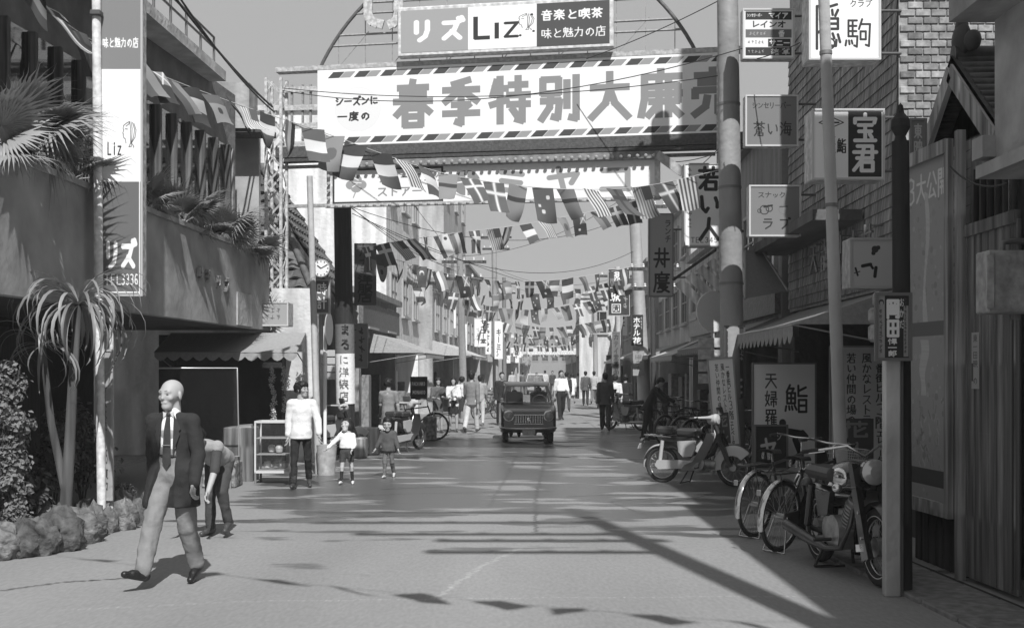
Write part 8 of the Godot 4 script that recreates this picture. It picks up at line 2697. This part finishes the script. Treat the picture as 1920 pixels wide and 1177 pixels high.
	m.lathe(Vector3(-0.02, 3.55, 0), Vector3.UP, [[0.05, 0.0], [0.04, 0.04], [0.075, 0.11], [0.07, 0.17], [0.03, 0.22], [0.02, 0.28], [0.001, 0.3]], 14)
	part(t, "finial", m, mat(0.03, 0.8, "wood"))
	b = ground(1672, 1117)
	t = thing("sign_stand_post", "pale squared timber post bearing the election poster", "post", b)
	m = MB.new()
	m.cbox(Vector3(0.0, 0.92, 0.0), Vector3(0.12, 1.84, 0.09), 0.008)
	part(t, "timber", m, mat(0.5, 0.85, "stained"))
	m = MB.new()
	m.cbox(Vector3(0.075, 0.92, -0.01), Vector3(0.03, 1.84, 0.06), 0.006)
	part(t, "batten", m, mat(0.2, 0.85, "wood"))
	# round mirror sign on its post on the shaded side
	t = thing("round_sign", "large round sign on a thin post in front of the slatted canopy", "sign", ground(1337, 890))
	m = MB.new()
	m.tube([Vector3.ZERO, Vector3(0, 3.0, 0)], 0.03, 8)
	part(t, "post", m, plain(0.4, 0.5))
	m = MB.new()
	m.lathe(Vector3(0, 2.72, 0.04), Vector3(0.5, 0, 1), [[0.001, -0.012], [0.34, -0.012], [0.34, 0.012], [0.001, 0.012]], 28)
	part(t, "disc", m, plain(0.62, 0.5))
	for k in 4:
		m = MB.new()
		m.cbox(Vector3(-0.05, 2.2 - k * 0.2, 0.05), Vector3(0.4, 0.16, 0.02), 0.005)
		part(t, "plate", m, mat(0.4, 0.6, "grime"))

func cable(label: String, a: Vector3, b: Vector3, sag: float, r := 0.008) -> void:
	var m := MB.new()
	var pp := []
	for k in 21:
		var u := k / 20.0
		pp.append(a.lerp(b, u) - Vector3(0, sag * 4.0 * u * (1.0 - u), 0))
	m.tube(pp, r, 5, false)
	single("overhead_cable", label, "cable", m, plain(0.03, 0.7), a, "overhead cables")

func build_cables() -> void:
	cable("heavy cable climbing from the post to the roof corner", at(510, 200, 22.4), at(300, -40, 15.0), 0.1, 0.02)
	cable("second heavy cable beside the first above the roof rail", at(514, 210, 22.4), at(312, -40, 15.0), 0.14, 0.016)
	cable("thin wire across the face of the sale banner", at(530, 165, 22.2), at(1360, 140, 19.0), 0.25)
	cable("lower thin wire across the face of the sale banner", at(530, 170, 22.2), at(1395, 90, 17.5), 0.45)
	cable("wire slanting down across the upper sign corner", at(1100, 110, 21.0), at(1350, 0, 18.5), 0.05)
	cable("cable from the dark pole running down the street", at(645, 380, 24.2), at(930, 520, 60.0), 0.5)
	cable("second cable from the dark pole running down the street", at(660, 390, 24.2), at(862, 500, 42.0), 0.3)
	cable("third cable from the dark pole crossing the street", at(650, 385, 24.2), at(1186, 400, 38.5), 0.8)
	cable("cable sagging between the far poles", at(926, 500, 60.0), at(1158, 520, 50.0), 0.6)
	cable("upper cable between the far poles", at(862, 480, 42.0), at(1186, 360, 38.5), 0.5)
	cable("wire from the concrete pole to the restaurant sign", at(1360, 280, 18.5), at(1230, 300, 24.0), 0.1)
	cable("wire drooping from the poster board post to the house", at(1782, 312, 9.8), at(1890, 343, 8.9), 0.08)
	cable("slack wire over the middle of the road", at(700, 420, 26.0), at(1190, 470, 38.5), 0.9)
	cable("tight wire above the low flags", at(660, 400, 24.2), at(1158, 560, 50.0), 0.4)
	cable("wire falling from the white building corner", at(724, 300, 37.0), at(862, 480, 42.0), 0.3)
	cable("wire between the distant poles", at(945, 530, 75.0), at(1117, 548, 70.0), 0.5)
	cable("wire along the shaded house fronts", at(1186, 380, 38.5), at(1376, 250, 18.6), 0.3)
	cable("thin wire beside the club sign", at(1420, 110, 17.0), at(1500, 80, 16.0), 0.02)
	cable("white cord hanging by the pale pole", at(1655, 110, 15.5), at(1662, 205, 15.3), 0.0, 0.012)

var flag_tiles := []
var flag_mesh := {}

func make_flags() -> void:
	var W := 0.62
	var G := 0.24
	var D := 0.1
	var K := 0.05
	for k in 24:
		var r := tile(60, 40, [W, G, D, G, G, D][k % 6])
		flag_tiles.append(r)
		match k:
			0, 6, 12:
				fill(0, 0, 60, 14, [D, K, G][k / 6]); fill(0, 14, 60, 13, W); fill(0, 27, 60, 13, [D, G, K][k / 6])
			1, 7, 13:
				fill(0, 0, 20, 40, [D, K, G][k / 6]); fill(20, 0, 20, 40, W); fill(40, 0, 20, 40, [D, D, G][k / 6])
			2, 8, 14:
				fill(16, 0, 9, 40, [W, G, K][k / 6]); fill(0, 16, 60, 8, [W, G, K][k / 6])
				if k == 8: fill(18, 0, 5, 40, W); fill(0, 18, 60, 4, W)
			3:
				disc(30, 20, 11, 0.12)
			4, 10:
				for j in 7: fill(0, j * 6, 60, 3, W)
				fill(0, 0, 26, 20, D)
			5:
				stroke(0, 0, 60, 40, 6, tone(W)); stroke(60, 0, 0, 40, 6, tone(W))
			11:
				fill(0, 0, 60, 20, G)
			9:
				fill(0, 0, 60, 20, D); stroke(-4, 0, 20, 20, 10, tone(K)); stroke(-4, 40, 20, 20, 10, tone(K))
			15:
				fill(0, 0, 60, 40, D); disc(20, 20, 9, W); disc(24, 20, 7, D)
			16:
				fill(0, 0, 60, 20, K); fill(0, 20, 60, 20, G); disc(30, 20, 8, W)
			17:
				fill(0, 0, 60, 40, K); fill(0, 0, 28, 18, G); stroke(0, 0, 28, 18, 3, tone(W)); stroke(28, 0, 0, 18, 3, tone(W)); disc(44, 22, 4, W)
			18:
				for j in 5: fill(0, j * 8, 60, 4, D)
			19:
				fill(0, 0, 24, 40, D); disc(38, 20, 6, K)
			20:
				fill(0, 0, 60, 10, D); fill(0, 30, 60, 10, D); disc(30, 20, 7, D)
			21:
				fill(0, 0, 60, 40, W); fill(0, 26, 60, 14, D); disc(12, 10, 5, K)
			22:
				fill(0, 0, 60, 40, G); fill(20, 0, 8, 40, K)
			23:
				fill(0, 0, 60, 40, D); disc(16, 12, 4, W); disc(40, 24, 4, W); disc(30, 30, 3, W)

func flag_shape(k: int, w: int) -> ArrayMesh:
	# hung by its short side along +X, falling along -Y
	var key := k * 10 + w
	if flag_mesh.has(key): return flag_mesh[key]
	var uvr := rect_uv(flag_tiles[k])
	var m := MB.new()
	var rows := []
	for i in 8:
		var u := i / 7.0
		var row := []
		for j in 5:
			var v := j / 4.0
			var ph := w * 1.7
			var z = 0.05 * sin(u * 4.0 + ph + v * 1.5) * u + [0.0, 0.12, -0.14, 0.07, -0.05][w % 5] * u * u * (0.4 + v) + 0.03 * sin(v * PI + ph) * u
			var x = (v - 0.5) * (1.0 - 0.16 * u * (1.0 if w % 2 else 0.4)) + [0.0, 0.1, -0.12, 0.18, -0.06][w % 5] * u
			row.append(Vector3(x * 0.31, -u * 0.5 * (1.0 - 0.05 * sin(v * 3.0 + ph)), z))
		rows.append(row)
	# the flag's length runs down, its height along the string
	var k0 := m.v.size()
	m.sheet(rows)
	for i in 8:
		for j in 5:
			m.uv[k0 + i * 5 + j] = Vector2(lerpf(uvr.position.x, uvr.end.x, i / 7.0), lerpf(uvr.end.y, uvr.position.y, j / 4.0))
	flag_mesh[key] = m.mesh()
	return flag_mesh[key]

func bunting(label: String, pts: Array, gap: float, scale: float, swing: float, stream := Vector3.ZERO) -> void:
	# pts: points in the world; a smooth line through them with a flag every gap metres
	var cv := Curve3D.new()
	for k in pts.size():
		var tg: Vector3 = (pts[mini(k + 1, pts.size() - 1)] - pts[maxi(k - 1, 0)]) / 6.0
		cv.add_point(pts[k], -tg, tg)
	var t := thing("flag_bunting", label, "bunting", pts[0], 0.0, "strings of paper flags over the street")
	var ln := cv.get_baked_length()
	var m := MB.new()
	var pp := []
	for k in int(ln / 0.3) + 2: pp.append(cv.sample_baked(minf(k * 0.3, ln)) - pts[0])
	m.tube(pp, 0.006, 4, false)
	part(t, "cord", m, plain(0.5, 0.8))
	var s := gap * 0.6
	while s < ln - gap * 0.4:
		var p := cv.sample_baked(s)
		var q := cv.sample_baked(minf(s + 0.05, ln))
		var x := (q - p).normalized()
		var dn := (Vector3(0, -1, 0) + stream * (1.0 - s / ln) * rr(0.4, 1.5) + Vector3(rr(-swing, swing), 0, rr(-swing, swing))).normalized()
		var y := -(dn - x * dn.dot(x)).normalized()
		var z := x.cross(y)
		# shear of the wind along the string
		var b := Basis(x, (y - x * rr(-0.2, 0.5) * (1.0 + stream.length() * (1.0 - s / ln))).normalized(), z) * Basis(Vector3.UP, rr(-0.7, 0.7))
		var fs := scale * rr(0.92, 1.06)
		part(t, "flag", flag_shape(rng.randi() % 24, rng.randi() % 5), flag_mat, Transform3D(b.scaled(Vector3.ONE * fs), p - pts[0]))
		s += gap * rr(0.9, 1.12)

func line_of(a: Array) -> Array:
	var out := []
	for q in a: out.append(at(q[0], q[1], q[2]))
	return out

func build_bunting() -> void:
	make_flags()
	bunting("nearest string of paper flags sweeping across before the arch", line_of([[-40, -110, 11.6], [90, 20, 12.8], [250, 118, 14.6], [430, 190, 16.4], [600, 246, 17.8], [780, 310, 18.8], [900, 338, 19.2], [1050, 354, 19.4], [1200, 350, 19.3], [1352, 318, 18.6]]), 0.4, 1.1, 0.22, Vector3(0.9, 0, 0.5))
	bunting("string of flags sloping up from the dark pole to the shaded side", line_of([[668, 466, 24.4], [760, 450, 25.5], [860, 436, 26.5], [960, 424, 27.3], [1050, 408, 27.8], [1140, 390, 28.2], [1222, 368, 28.4]]), 0.46, 1.05, 0.25, Vector3(0.2, 0, 0.1))
	bunting("string of flags dipping low from the dark pole", line_of([[680, 462, 24.6], [720, 480, 25.4], [770, 494, 26.5], [850, 515, 29.0], [950, 527, 31.5], [1050, 524, 33.0], [1150, 508, 34.0], [1200, 494, 34.5]]), 0.48, 1.05, 0.25)
	bunting("string of flags in front of the big grey building", line_of([[770, 533, 36.0], [830, 545, 37.5], [900, 553, 39.0], [980, 552, 40.0], [1080, 542, 40.5], [1186, 520, 41.0]]), 0.5, 1.1, 0.3)
	bunting("string of flags drooping before the hanging shop signs", line_of([[866, 560, 43.0], [930, 576, 46.0], [1000, 580, 48.0], [1080, 570, 49.0], [1160, 550, 50.0]]), 0.5, 1.15, 0.3)
	bunting("string of small flags over the middle distance", line_of([[930, 596, 58.0], [1000, 612, 59.0], [1060, 612, 60.0], [1150, 596, 60.0]]), 0.5, 1.2, 0.3)
	bunting("farther string of small flags over the road", line_of([[926, 618, 68.0], [1000, 628, 70.0], [1080, 628, 70.0], [1150, 616, 70.0]]), 0.52, 1.2, 0.3)
	bunting("string of tiny flags before the far arch", line_of([[945, 638, 84.0], [1020, 644, 84.0], [1120, 636, 84.0]]), 0.55, 1.25, 0.3)
	bunting("last string of tiny flags past the far arch", line_of([[960, 652, 104.0], [1030, 656, 104.0], [1110, 652, 104.0]]), 0.6, 1.4, 0.3)
	# string over the photographer: its shade crosses the road
	bunting("string of flags over the photographer that shades the near road", [Vector3(-4.9, 6.5, -6.2), Vector3(-2.64, 6.05, -5.1), Vector3(0, 5.9, -3.8), Vector3(2.57, 6.1, -2.5), Vector3(3.3, 6.25, -2.3)], 0.66, 0.85, 0.2, Vector3(3.0, 0, 0.3))

# ---------------------------------------------------------------- who and what moves
func build_people() -> void:
	# old man walking towards the lens
	var p := ground(324, 1096)
	var t := person("elderly bald man in a dark open jacket, white shirt, tie and grey trousers walking", p, -0.16, 1.64, {"leg_r": [0.42, 0.05, 0.05, 0.5], "leg_l": [-0.12, 0.32, 0.04, 0.1], "arm_l": [0.06, 0.24, 0.34, -0.22], "arm_r": [-0.12, 0.08, 0.1], "look": -0.3, "open": true, "lean": 0.02, "nod": 0.03, "curl": 0.55}, {"top": [0.02, "jacket", -0.15, 2.0, 0.006], "shirt": 0.75, "bottom": [0.2, "trousers", 0, 1.1], "hair": [0.28, "bald"], "skin": 0.4, "shoes": 0.015, "head": 1.06, "brow": 0.2}, 0.011)
	var j := joints(1.64, {"leg_r": [0.42, 0.05, 0.05, 0.5], "leg_l": [-0.12, 0.32, 0.04, 0.1], "lean": 0.02})
	var m := MB.new()
	var f0: Vector3 = j.neck + Vector3(0, -0.005, 0.075)
	var f1: Vector3 = j.chest + Vector3(0, 0, 0.1)
	var f2: Vector3 = j.waist + Vector3(0, -0.05, 0.118)
	m.sheet([[f2 + Vector3(-0.002, -0.03, 0.004), f2 + Vector3(0.002, -0.03, 0.004)], [f2 + Vector3(-0.037, 0.02, 0.002), f2 + Vector3(0.037, 0.02, 0.002)], [f1 + Vector3(-0.03, 0, 0.006), f1 + Vector3(0.03, 0, 0.006)], [f0 + Vector3(-0.017, -0.03, 0.006), f0 + Vector3(0.017, -0.03, 0.006)]])
	m.ball(f0 + Vector3(0, -0.012, 0.0), Vector3(0.022, 0.02, 0.015), 10, 6)
	part(t, "tie", m, mat(0.03, 0.6, "cloth", 0.0, {"world": false}))
	m = MB.new()
	m.bar(f1.lerp(f2, 0.4) + Vector3(-0.035, 0, 0.014), f1.lerp(f2, 0.4) + Vector3(0.035, 0, 0.014), 0.006, 0.006)
	part(t, "tie_clip", m, plain(0.7, 0.2, 0.9))
	m = MB.new()
	m.tube([j.waist + Vector3(-0.09, 0.02, 0.068), j.waist + Vector3(-0.04, 0.02, 0.098), j.waist + Vector3(0.04, 0.02, 0.098), j.waist + Vector3(0.09, 0.02, 0.068)], 0.014, 6)
	part(t, "belt", m, plain(0.02, 0.5))
	for s in [-1.0, 1.0]:
		m = MB.new()
		m.slab(PackedVector2Array([Vector2(0, 0.0), Vector2(s * 0.045, 0.012), Vector2(s * 0.048, -0.045)]), f0 + Vector3(0, 0.0, 0.002), Vector3.RIGHT, Vector3(0, 1, 0.25).normalized(), 0.006)
		part(t, "shirt_collar", m, plain(0.75, 0.7))
		m = MB.new()
		m.slab(PackedVector2Array([Vector2(s * 0.055, 0.02), Vector2(s * 0.118, -0.1), Vector2(s * 0.1, -0.12), Vector2(s * 0.112, -0.14), Vector2(s * 0.062, -0.3)]), f0 + Vector3(0, -0.03, 0.036), Vector3(1, 0, -s * 0.35).normalized(), Vector3(0, 1, -0.12).normalized(), 0.008)
		part(t, "lapel", m, mat(0.024, 0.85, "cloth", 0.0, {"world": false}))
	# people behind him
	person("person bending far forward in a pale vest, dark sleeves and dark trousers", ground(412, 1003), -0.2, 1.52, {"lean": 1.2, "leg_l": [0.6, 0.95, 0.1, 0.2], "leg_r": [0.1, 0.15], "arm_l": [0.35, 0.05, 0.2], "arm_r": [0.45, 0.1, 0.3], "nod": 0.2}, {"top": [0.28, "vest", 0.0, 0.12, 0.012], "shirt_sleeves": 0.05, "bottom": [0.05, "trousers", 0, 0.95], "hair": [0.012, "perm"], "skin": 0.4, "shoes": 0.06}, 0.013)
	# woman and two girls
	var wp := ground(564, 916)
	t = person("woman in a loose white blouse and dark slacks looking back at the girl", wp, 0.12, 1.55, {"leg_r": [0.1, 0.02], "leg_l": [-0.22, 0.28], "arm_l": [0.12, 0.3, 0.25, -0.2], "arm_r": [-0.1, 0.14, 0.2], "look": 0.95, "tilt": 0.03}, {"top": [0.68, "blouse", -0.06, 1.85, 0.012], "bottom": [0.018, "trousers", 0, 0.82], "hair": [0.012, "perm"], "skin": 0.36, "shoes": 0.05, "socks": 0.05}, 0.013)
	person("little girl in a white shirt with dark straps and knee socks looking up", ground(650, 908), 0.0, 0.92, {"leg_r": [0.12, 0.05, 0.1], "leg_l": [-0.05, 0.1, 0.1], "arm_r": [0.35, 0.75, 0.3, -0.1], "arm_l": [0.35, 0.2, 0.6, -0.4], "look": -0.55, "nod": -0.35}, {"top": [0.72, "shirt", 0.06, 1.8, 0.01], "bottom": [0.05, "shorts", 0, 1.15], "hair": [0.014, "bob"], "skin": 0.45, "shoes": 0.7, "socks": 0.02, "sock_up": 0.7, "child": 0.95, "wide": 1.12}, 0.011)
	person("little girl with a dark bob in a grey smock holding her arms out", ground(728, 896), -0.1, 0.9, {"leg_r": [0.08, 0.05], "leg_l": [-0.12, 0.5], "arm_r": [0.15, 0.35, 0.15, 0.1], "arm_l": [0.15, 0.3, 0.2, 0.0], "nod": 0.28}, {"top": [0.075, "smock", -0.05, 1.7, 0.018], "bottom": [0.13, "trousers", 0, 0.95], "hair": [0.01, "bob"], "skin": 0.42, "shoes": 0.5, "child": 0.95, "wide": 1.1}, 0.011)
	person("woman with permed hair in a pale grey dress seen from behind", ground(728, 846), 3.0, 1.52, {"leg_r": [0.15, 0.1], "leg_l": [-0.15, 0.2], "arm_r": [0.05, 0.2, 0.1], "arm_l": [0.3, 0.15, 0.8]}, {"top": [0.2, "dress_top", -0.03, 0.7], "bottom": [0.2, "skirt", 1.0], "hair": [0.012, "perm"], "shoes": 0.1}, 0.016)
	var walk := {"leg_r": [0.3, 0.1], "leg_l": [-0.25, 0.3], "arm_r": [-0.25, 0.12, 0.2], "arm_l": [0.3, 0.12, 0.3]}
	var walk2 := {"leg_l": [0.28, 0.08], "leg_r": [-0.22, 0.28], "arm_l": [-0.2, 0.12, 0.25], "arm_r": [0.25, 0.12, 0.3]}
	var stand := {"leg_l": [0.05, 0.02], "leg_r": [-0.05, 0.05], "arm_l": [0.1, 0.1, 0.3], "arm_r": [0.0, 0.12, 0.2]}
	var fold := {"leg_l": [0.05, 0.02], "leg_r": [-0.05, 0.05], "arm_l": [0.35, 0.1, 1.3, -0.5], "arm_r": [0.3, 0.1, 1.2, -0.5]}
	person("woman in a dark dress with a pale collar walking with a companion", ground(821, 812), 0.25, 1.5, fold, {"top": [0.1, "blouse", -0.04, 0.9], "bottom": [0.08, "skirt", 0.9], "hair": [0.02, "perm"], "shoes": 0.1}, 0.018)
	person("smiling woman in a white patterned top and dark short skirt", ground(850, 810), 0.0, 1.5, fold, {"top": [0.65, "blouse", -0.07, 1.8, 0.01], "bottom": [0.02, "skirt", 0.75], "hair": [0.015, "bob"], "shoes": 0.1}, 0.018)
	person("man in a grey jacket and pale trousers seen from behind near the kerb", ground(884, 811), 2.9, 1.66, walk, {"top": [0.18, "jacket", -0.07, 1.95, 0.008], "bottom": [0.5, "trousers", 0, 1.05], "hair": [0.012, "short"], "shoes": 0.05}, 0.018)
	person("person in pale clothes half hidden behind the grey jacketed man", ground(900, 798), 3.1, 1.55, walk2, {"top": [0.3, "shirt", -0.05, 1.8], "bottom": [0.4, "trousers", 0, 0.95], "hair": [0.02, "short"], "shoes": 0.6}, 0.022)
	person("person in a dark skirt behind the woman in white", ground(866, 795), 3.1, 1.5, walk2, {"top": [0.55, "blouse", -0.04, 0.9], "bottom": [0.03, "skirt", 1.0], "hair": [0.015, "perm"], "shoes": 0.1}, 0.022)
	person("man in a dark suit standing beside the oncoming car", ground(941, 797), 0.2, 1.64, stand, {"top": [0.018, "jacket", -0.08, 2.0, 0.006], "bottom": [0.015, "trousers"], "hair": [0.012, "short"]}, 0.02)
	person("man in a white shirt and dark trousers striding beside the car", ground(1052, 788), 0.3, 1.7, walk, {"top": [0.75, "shirt", 0.06, 1.8], "bottom": [0.015, "trousers", 0, 0.95], "hair": [0.012, "short"]}, 0.02)
	person("man in a dark suit walking away down the middle of the road", ground(1135, 808), 2.95, 1.64, walk2, {"top": [0.07, "jacket", -0.085, 2.0, 0.01], "bottom": [0.03, "trousers", 0, 1.05], "hair": [0.012, "short"]}, 0.018)
	person("person with a white sash walking beside the dark suited man", ground(1153, 800), 3.1, 1.58, walk, {"top": [0.6, "shirt", -0.04, 1.6], "bottom": [0.05, "skirt", 1.0], "hair": [0.015, "perm"]}, 0.022)
	person("woman in black with piled hair among the parked cycles", ground(1173, 795), 2.8, 1.56, stand, {"top": [0.015, "blouse", -0.06, 1.9], "bottom": [0.015, "skirt", 1.0], "hair": [0.01, "perm"]}, 0.02)
	person("man in a dark suit bending over the parked bicycles", ground(1216, 826), 1.2, 1.6, {"lean": 0.45, "leg_l": [0.1, 0.1], "leg_r": [-0.1, 0.1], "arm_l": [0.8, 0.1, 0.3], "arm_r": [0.7, 0.1, 0.3], "nod": 0.3}, {"top": [0.018, "jacket", -0.085, 2.0, 0.006], "bottom": [0.018, "trousers"], "hair": [0.012, "short"]}, 0.018)
	person("woman in a white dress walking away in the middle distance", ground(1073, 757), 3.0, 1.52, walk, {"top": [0.75, "dress_top", -0.03, 1.5], "bottom": [0.75, "skirt", 1.0], "hair": [0.015, "perm"]}, 0.026)
	person("man in a dark jacket walking away past the white dressed woman", ground(1098, 761), 3.0, 1.64, walk2, {"top": [0.09, "jacket", -0.08, 2.0], "bottom": [0.03, "trousers"], "hair": [0.012, "short"]}, 0.026)
	person("man in a pale jacket walking away farther down", ground(1114, 758), 3.0, 1.64, walk, {"top": [0.4, "jacket", -0.08, 2.0], "bottom": [0.15, "trousers"], "hair": [0.012, "short"]}, 0.026)
	person("dark figure walking beyond the striding man", ground(1062, 772), 3.1, 1.62, walk2, {"top": [0.05, "jacket", -0.08, 2.0], "bottom": [0.05, "trousers"], "hair": [0.012, "short"]}, 0.026)
	var far_p := [[1006, 742, 0.2, 0.05], [1022, 738, 0.5, 0.1], [1036, 741, 0.05, 0.05], [1084, 745, 0.6, 0.2], [1104, 742, 0.08, 0.05], [1128, 746, 0.3, 0.06], [960, 744, 0.4, 0.05], [980, 740, 0.1, 0.1], [1052, 735, 0.5, 0.04], [1122, 736, 0.06, 0.1]]
	var fl := ["grey topped", "pale topped", "black clad", "white topped", "charcoal clad", "light grey topped", "pale shirted", "dim grey clad", "white shirted", "near black"]
	for k in far_p.size():
		var q: Array = far_p[k]
		person("distant %s walker in the crowd at the far end" % fl[k], ground(q[0], q[1]), 3.0 if k % 2 else 0.0, rr(1.5, 1.68), walk if k % 2 else walk2, {"top": [q[2], "jacket", -0.07, 1.9], "bottom": [q[3], "trousers"], "hair": [0.012, "short"]}, 0.035, "walkers at the far end of the street")

func build_vehicles() -> void:
	var cp := at(989, 829, 27.6)
	cp.y = 0
	make_car("small_car", "small dark kei car with round headlights driving towards the viewer", cp + Vector3(0, 0, -1.5), 0.02, 0.05)
	person("driver behind the windscreen of the small car", cp + Vector3(0.3, 0.1, -1.75), 0.02, 1.5, {"leg_l": [1.45, 1.2], "leg_r": [1.45, 1.2], "arm_l": [0.8, 0.1, 0.5], "arm_r": [0.8, 0.1, 0.5], "raise": 0.02}, {"top": [0.03, "jacket", 0.0, 2.0], "bottom": [0.03, "trousers"], "hair": [0.012, "short"], "skin": 0.45}, 0.02)
	person("dim passenger inside the small car", cp + Vector3(-0.3, 0.08, -1.8), 0.02, 1.46, {"leg_l": [1.45, 1.2], "leg_r": [1.45, 1.2], "arm_l": [0.5, 0.1, 0.5], "arm_r": [0.5, 0.1, 0.5]}, {"top": [0.02, "jacket", 0.0, 2.0], "bottom": [0.03, "trousers"], "hair": [0.012, "short"], "skin": 0.2}, 0.022)
	make_car("pale_car", "pale car far behind the small dark one", at(1004, 740, 82) * Vector3(1, 0, 1), 0.0, 0.6, false)
	# parked two wheelers on the shaded side
	make_moped("pale legged moped parked broadside beside the concrete pole", (ground(1255, 912) + ground(1362, 905)) * 0.5, 1.0, 0.5, 0.02)
	make_motorcycle("black motorcycle with white walled tyres parked at the post", Vector3(2.9, 0, -10.12), 0.12)
	var b := make_bicycle("nearest bicycle with a wire basket and bright mudguards", 0.03, {"basket": true})
	var hd := PI - 0.8
	b.position = Vector3(2.98, 0, -11.7); b.rotation = Vector3(0, hd, 0.06)
	var b2 := make_bicycle("second bicycle leaning behind the basket bicycle", 0.05, {"bright": true})
	b2.position = Vector3(2.92, 0, -12.7); b2.rotation = Vector3(0, hd + 0.05, 0.05)
	var plain_b := make_bicycle("old black bicycle parked nearest the bending man", 0.015, {"bright": false})
	plain_b.position = ground(1262, 832) + Vector3(0.2, 0, 0); plain_b.rotation.y = PI - 0.9
	var k := 0
	for q in [[1300, 846, 0.85], [1330, 862, 0.8], [1285, 838, 0.95], [1345, 872, 0.6], [1232, 815, 0.9]]:
		copy_of(b2 if k % 2 else plain_b, ["black bicycle second from the bending man", "bright guarded bicycle just beyond the moped", "black bicycle third in the shaded row", "bright guarded bicycle half behind the leaning white sign", "black bicycle at the far end of the shaded row"][k], ground(q[0], q[1]) + Vector3(0.3, 0, 0), PI - q[2], 0.04)
		k += 1
	make_moped("pale scooter parked beside the woman in black", ground(1172, 806), -2.4, 0.45, 0.1)
	# and on the sunny side
	var w := copy_of(b2, "pale rimmed bicycle parked beyond the dark scooter", ground(797, 826) + Vector3(-0.3, 0, -0.3), 1.3)
	copy_of(b2, "bicycle leaning in the row beyond the grey jacketed man", ground(912, 786), -0.6)
	copy_of(plain_b, "black bicycle in the row beyond the grey jacketed man", ground(920, 776), -0.5)
	make_moped("dark scooter parked behind the woman in the pale grey dress", ground(760, 846), 2.7, 0.03, 0.02)
	make_moped("dark moped behind the traffic signpost", ground(640, 862) + Vector3(-0.25, 0, -0.4), 2.2, 0.06, 0.02)
	# shop goods on the pavement
	var m := MB.new()
	m.lathe(ground(612, 890), Vector3.UP, [[0.001, 0.0], [0.14, 0.0], [0.17, 0.5], [0.155, 0.5], [0.13, 0.03], [0.001, 0.03]], 20)
	single("litter_bin", "pale round litter bin at the foot of the slender pole", "bin", m, mat(0.4, 0.8, "grime"), ground(612, 890))
	m = MB.new()
	m.cbox(ground(806, 826) + Vector3(0, 0.3, 0), Vector3(0.32, 0.6, 0.3), 0.03)
	single("concrete_block", "squat concrete block beside the parked bicycle wheel", "block", m, mat(0.35, 0.9, "stone"), ground(806, 826))
	m = MB.new()
	m.cbox(ground(688, 852) + Vector3(0, 0.28, 0), Vector3(0.5, 0.56, 0.4), 0.02)
	single("wooden_crate", "dark wooden crate on the pavement behind the girls", "crate", m, mat(0.06, 0.8, "wood"), ground(688, 852))
	m = MB.new()
	m.cbox(ground(668, 858) + Vector3(0, 0.2, 0), Vector3(0.4, 0.4, 0.4), 0.02)
	single("cardboard_box", "pale cardboard box beside the dark crate", "box", m, mat(0.4, 0.8, "wood"), ground(668, 858))
	m = MB.new()
	m.cbox(Vector3(0, 0.17, 0), Vector3(0.32, 0.34, 0.1), 0.015)
	var t := thing("shopping_bag", "dark shopping bag hanging from the hand of the woman in grey", "bag", ground(757, 846) + Vector3(-0.05, 0.2, 0))
	part(t, "bag", m, plain(0.04, 0.6))
	m = MB.new()
	m.tube([Vector3(-0.08, 0.33, 0), Vector3(-0.05, 0.46, 0), Vector3(0.05, 0.46, 0), Vector3(0.08, 0.33, 0)], 0.01, 6)
	part(t, "handle", m, plain(0.5, 0.6))

func _ready() -> void:
	rng.seed = 20
	var cam := Camera3D.new()
	cam.name = "camera"
	cam.near = 0.1; cam.far = 900.0
	cam.position = Vector3(0, EYE, 0)
	cam.projection = Camera3D.PROJECTION_FRUSTUM
	cam.size = 2.0 * 0.1 * 588.5 / F
	cam.frustum_offset = Vector2(0, 0.1 * (HORIZON - 588.5) / F)
	add_child(cam)
	cam.current = true
	var we := WorldEnvironment.new()
	we.name = "environment"
	var env := Environment.new()
	env.background_mode = Environment.BG_SKY
	var sm := ProceduralSkyMaterial.new()
	sm.sky_top_color = Color(0.4, 0.4, 0.4).linear_to_srgb(); sm.sky_horizon_color = Color(0.42, 0.42, 0.42).linear_to_srgb()
	sm.ground_bottom_color = Color(0.2, 0.2, 0.2).linear_to_srgb(); sm.ground_horizon_color = Color(0.4, 0.4, 0.4).linear_to_srgb()
	sm.sky_curve = 0.2
	var sky := Sky.new()
	sky.sky_material = sm
	env.sky = sky
	env.tonemap_mode = Environment.TONE_MAPPER_LINEAR
	env.tonemap_exposure = 1.1
	env.fog_enabled = true; env.fog_density = 0.0011; env.fog_light_color = Color(0.8, 0.8, 0.8)
	env.sdfgi_enabled = true; env.ssao_enabled = true; env.ssil_enabled = true
	we.environment = env
	add_child(we)
	var sun := DirectionalLight3D.new()
	sun.name = "sun"
	var el := deg_to_rad(46.0)
	sun.basis = Basis.looking_at(Vector3(-0.209 * cos(el), -sin(el), -0.978 * cos(el)), Vector3.UP)
	sun.light_energy = 1.5
	sun.light_angular_distance = 0.55
	sun.shadow_enabled = true
	add_child(sun)
	start_print()
	build_ground()
	build_left()
	build_right()
	build_arches()
	build_poles()
	add_signs()
	build_cables()
	build_bunting()
	build_vehicles()
	build_people()
	finish_print()
